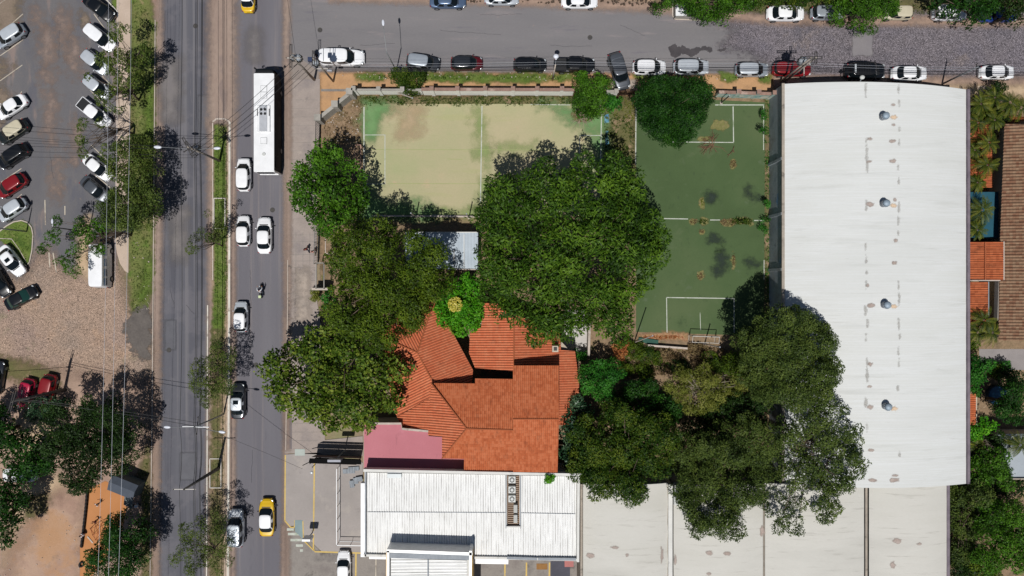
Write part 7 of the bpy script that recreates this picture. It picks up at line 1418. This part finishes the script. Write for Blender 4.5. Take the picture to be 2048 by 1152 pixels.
tufts('grass', [(428, 660), (452, 640), (446, 1152), (420, 1152)], 12, .16, 'wisp', .12, 10, 'thin dry grass on the lower avenue median', clumpy=.9)
tufts('grass', [(264, 0), (296, 0), (302, 40), (308, 60), (306, 300), (302, 580), (280, 630), (262, 620), (262, 300)], 14, .16, 'wisp', .1, 11, 'patchy grass on the west verge of the avenue', clumpy=.8)
tufts('grass', [(0, 465), (40, 445), (58, 452), (63, 480), (56, 520), (0, 480)], 16, .12, 'mossy', .08, 12, 'mown grass on the kerbed island in the lot', clumpy=.5)
tufts('weeds', [(280, 950), (298, 900), (300, 1152), (284, 1152)], 12, .18, 'olive', .15, 13, 'weedy verge beside the lower avenue', clumpy=.9)
tufts('grass', [(1310, 0), (2040, 8), (2040, 30), (1530, 30), (1420, 12)], 9, .2, 'mossy', .2, 14, 'untidy grass behind the cobbled street cars', clumpy=.9)
for i, (x, y, a, b, sp) in enumerate(((1401, 552, 9, 8, 'dry'), (1403, 463, 6, 6, 'dry'), (1404, 405, 5, 10, 'yellowish'), (1388, 443, 10, 7, 'dry'), (1407, 443, 11, 7, 'mossy'), (1456, 445, 18, 9, 'dry'), (1475, 441, 16, 9, 'mossy'), (1495, 443, 12, 8, 'mossy'), (1467, 520, 4, 16, 'dry'), (1466, 328, 8, 10, 'dry'), (1415, 278, 14, 6, 'dry'), (1165, 232, 26, 14, 'dry'), (1325, 674, 46, 5, 'rust'))):
    pl = [(x+a*math.cos(t), y+b*math.sin(t)) for t in [k*math.pi/6 for k in range(12)]]
    tufts('weeds', pl, 40, .2, sp, .12, 30+i, ['round straw ring low on the green court', 'small straw clump under the halfway line', 'yellow green tuft above the halfway line', 'left end clump of the weeds on the halfway line', 'green clump second from left on the halfway line', 'dry clump in the middle of the halfway line weeds', 'green clump right of the dry middle one on the halfway line', 'right end clump of the halfway line weeds', 'long narrow straw streak on the green court', 'straw clump in the upper half of the green court', 'straw litter by the upper penalty line', 'heap of dead leaves at the top right of the worn court', 'band of reddish fallen leaves along the lower end of the green court'][i], clumpy=.3)
def branchpile(label, px, py, r, n, seed, m=BARK, z=.05):
    rg = random.Random(seed); x, y = P(px, py); t = thing('dead_branch', label, 'dead branch', (x, y, 0)); b = MB()
    for i in range(n):
        a = rg.uniform(0, 6.28); L = r*S*rg.uniform(.5, 1.1); p = (rg.uniform(-.2, .2), rg.uniform(-.2, .2), z); q = (p[0]+math.cos(a)*L*.5, p[1]+math.sin(a)*L*.5, z+rg.uniform(.05, .35)); e_ = (p[0]+math.cos(a+rg.uniform(-.4, .4))*L, p[1]+math.sin(a+rg.uniform(-.4, .4))*L, z+.05); b.tube([p, q, e_], [.045, .03, .012], 5)
        for _ in range(2): c = a+rg.uniform(-.9, .9); b.tube([q, (q[0]+math.cos(c)*L*.35, q[1]+math.sin(c)*L*.35, z+.05)], [.022, .01], 4)
    b.build('twigs', m, t)
BRW = flat('dry_branch', '#6e5440', .9)
branchpile('leafless brown branch lying across the upper penalty line', 1424, 292, 34, 14, 3, BRW); branchpile('heap of cut branches at the top right of the worn court', 1165, 235, 26, 26, 4, flat('pale_branch', '#8f8070', .9)); branchpile('thin dry twig on the right of the green court', 1465, 303, 14, 4, 5, BRW)
def litter(name, poly, n, sz, m, seed, label, z=.03):
    rg = random.Random(seed); W = np.array([P(x, y) for x, y in poly]); lo = W.min(0); hi = W.max(0); b = MB(); c = 0
    while c < n:
        x, y = rg.uniform(lo[0], hi[0]), rg.uniform(lo[1], hi[1])
        if sdist(np.array([[x, y]]), W)[0] > .1: s_ = sz*rg.uniform(.5, 1.4); b.box((x, y, z+s_*.25), (s_, s_*rg.uniform(.5, 1), s_*.5), rg.uniform(0, 3), (.7, .7)); c += 1
    tag(b.build(name, m), label, 'litter', None, 'stuff')
litter('litter', [(645, 250), (712, 192), (722, 200), (722, 300), (650, 300)], 60, .16, m_kerb, 1, 'white scraps and stones scattered behind the slanting corner wall')
litter('litter', [(715, 150), (1130, 152), (1130, 165), (715, 162)], 22, .12, m_kerb, 2, 'pale stones and scraps in the footway grass')
litter('litter', [(0, 960), (160, 960), (160, 1152), (0, 1152)], 60, .12, m_kerb, 3, 'small scraps scattered over the dirt yard')
litter('litter', [(860, -8), (1300, -4), (1340, 10), (1300, 12), (860, 4)], 120, .3, mat('dark_rubble', ['#3b3129', '#5c4f44'], 2, .2), 4, 'dark rubble and leaves along the top edge of the street')
litter('litter', [(265, 480), (300, 480), (300, 620), (270, 620)], 18, .14, m_kerb, 5, 'pale scraps on the west verge')
litter('litter', [(640, 140), (1200, 146), (1540, 155), (1540, 163), (1200, 160), (640, 156)], 70, .13, m_kerb, 6, 'stones along the broken edge of the side street')
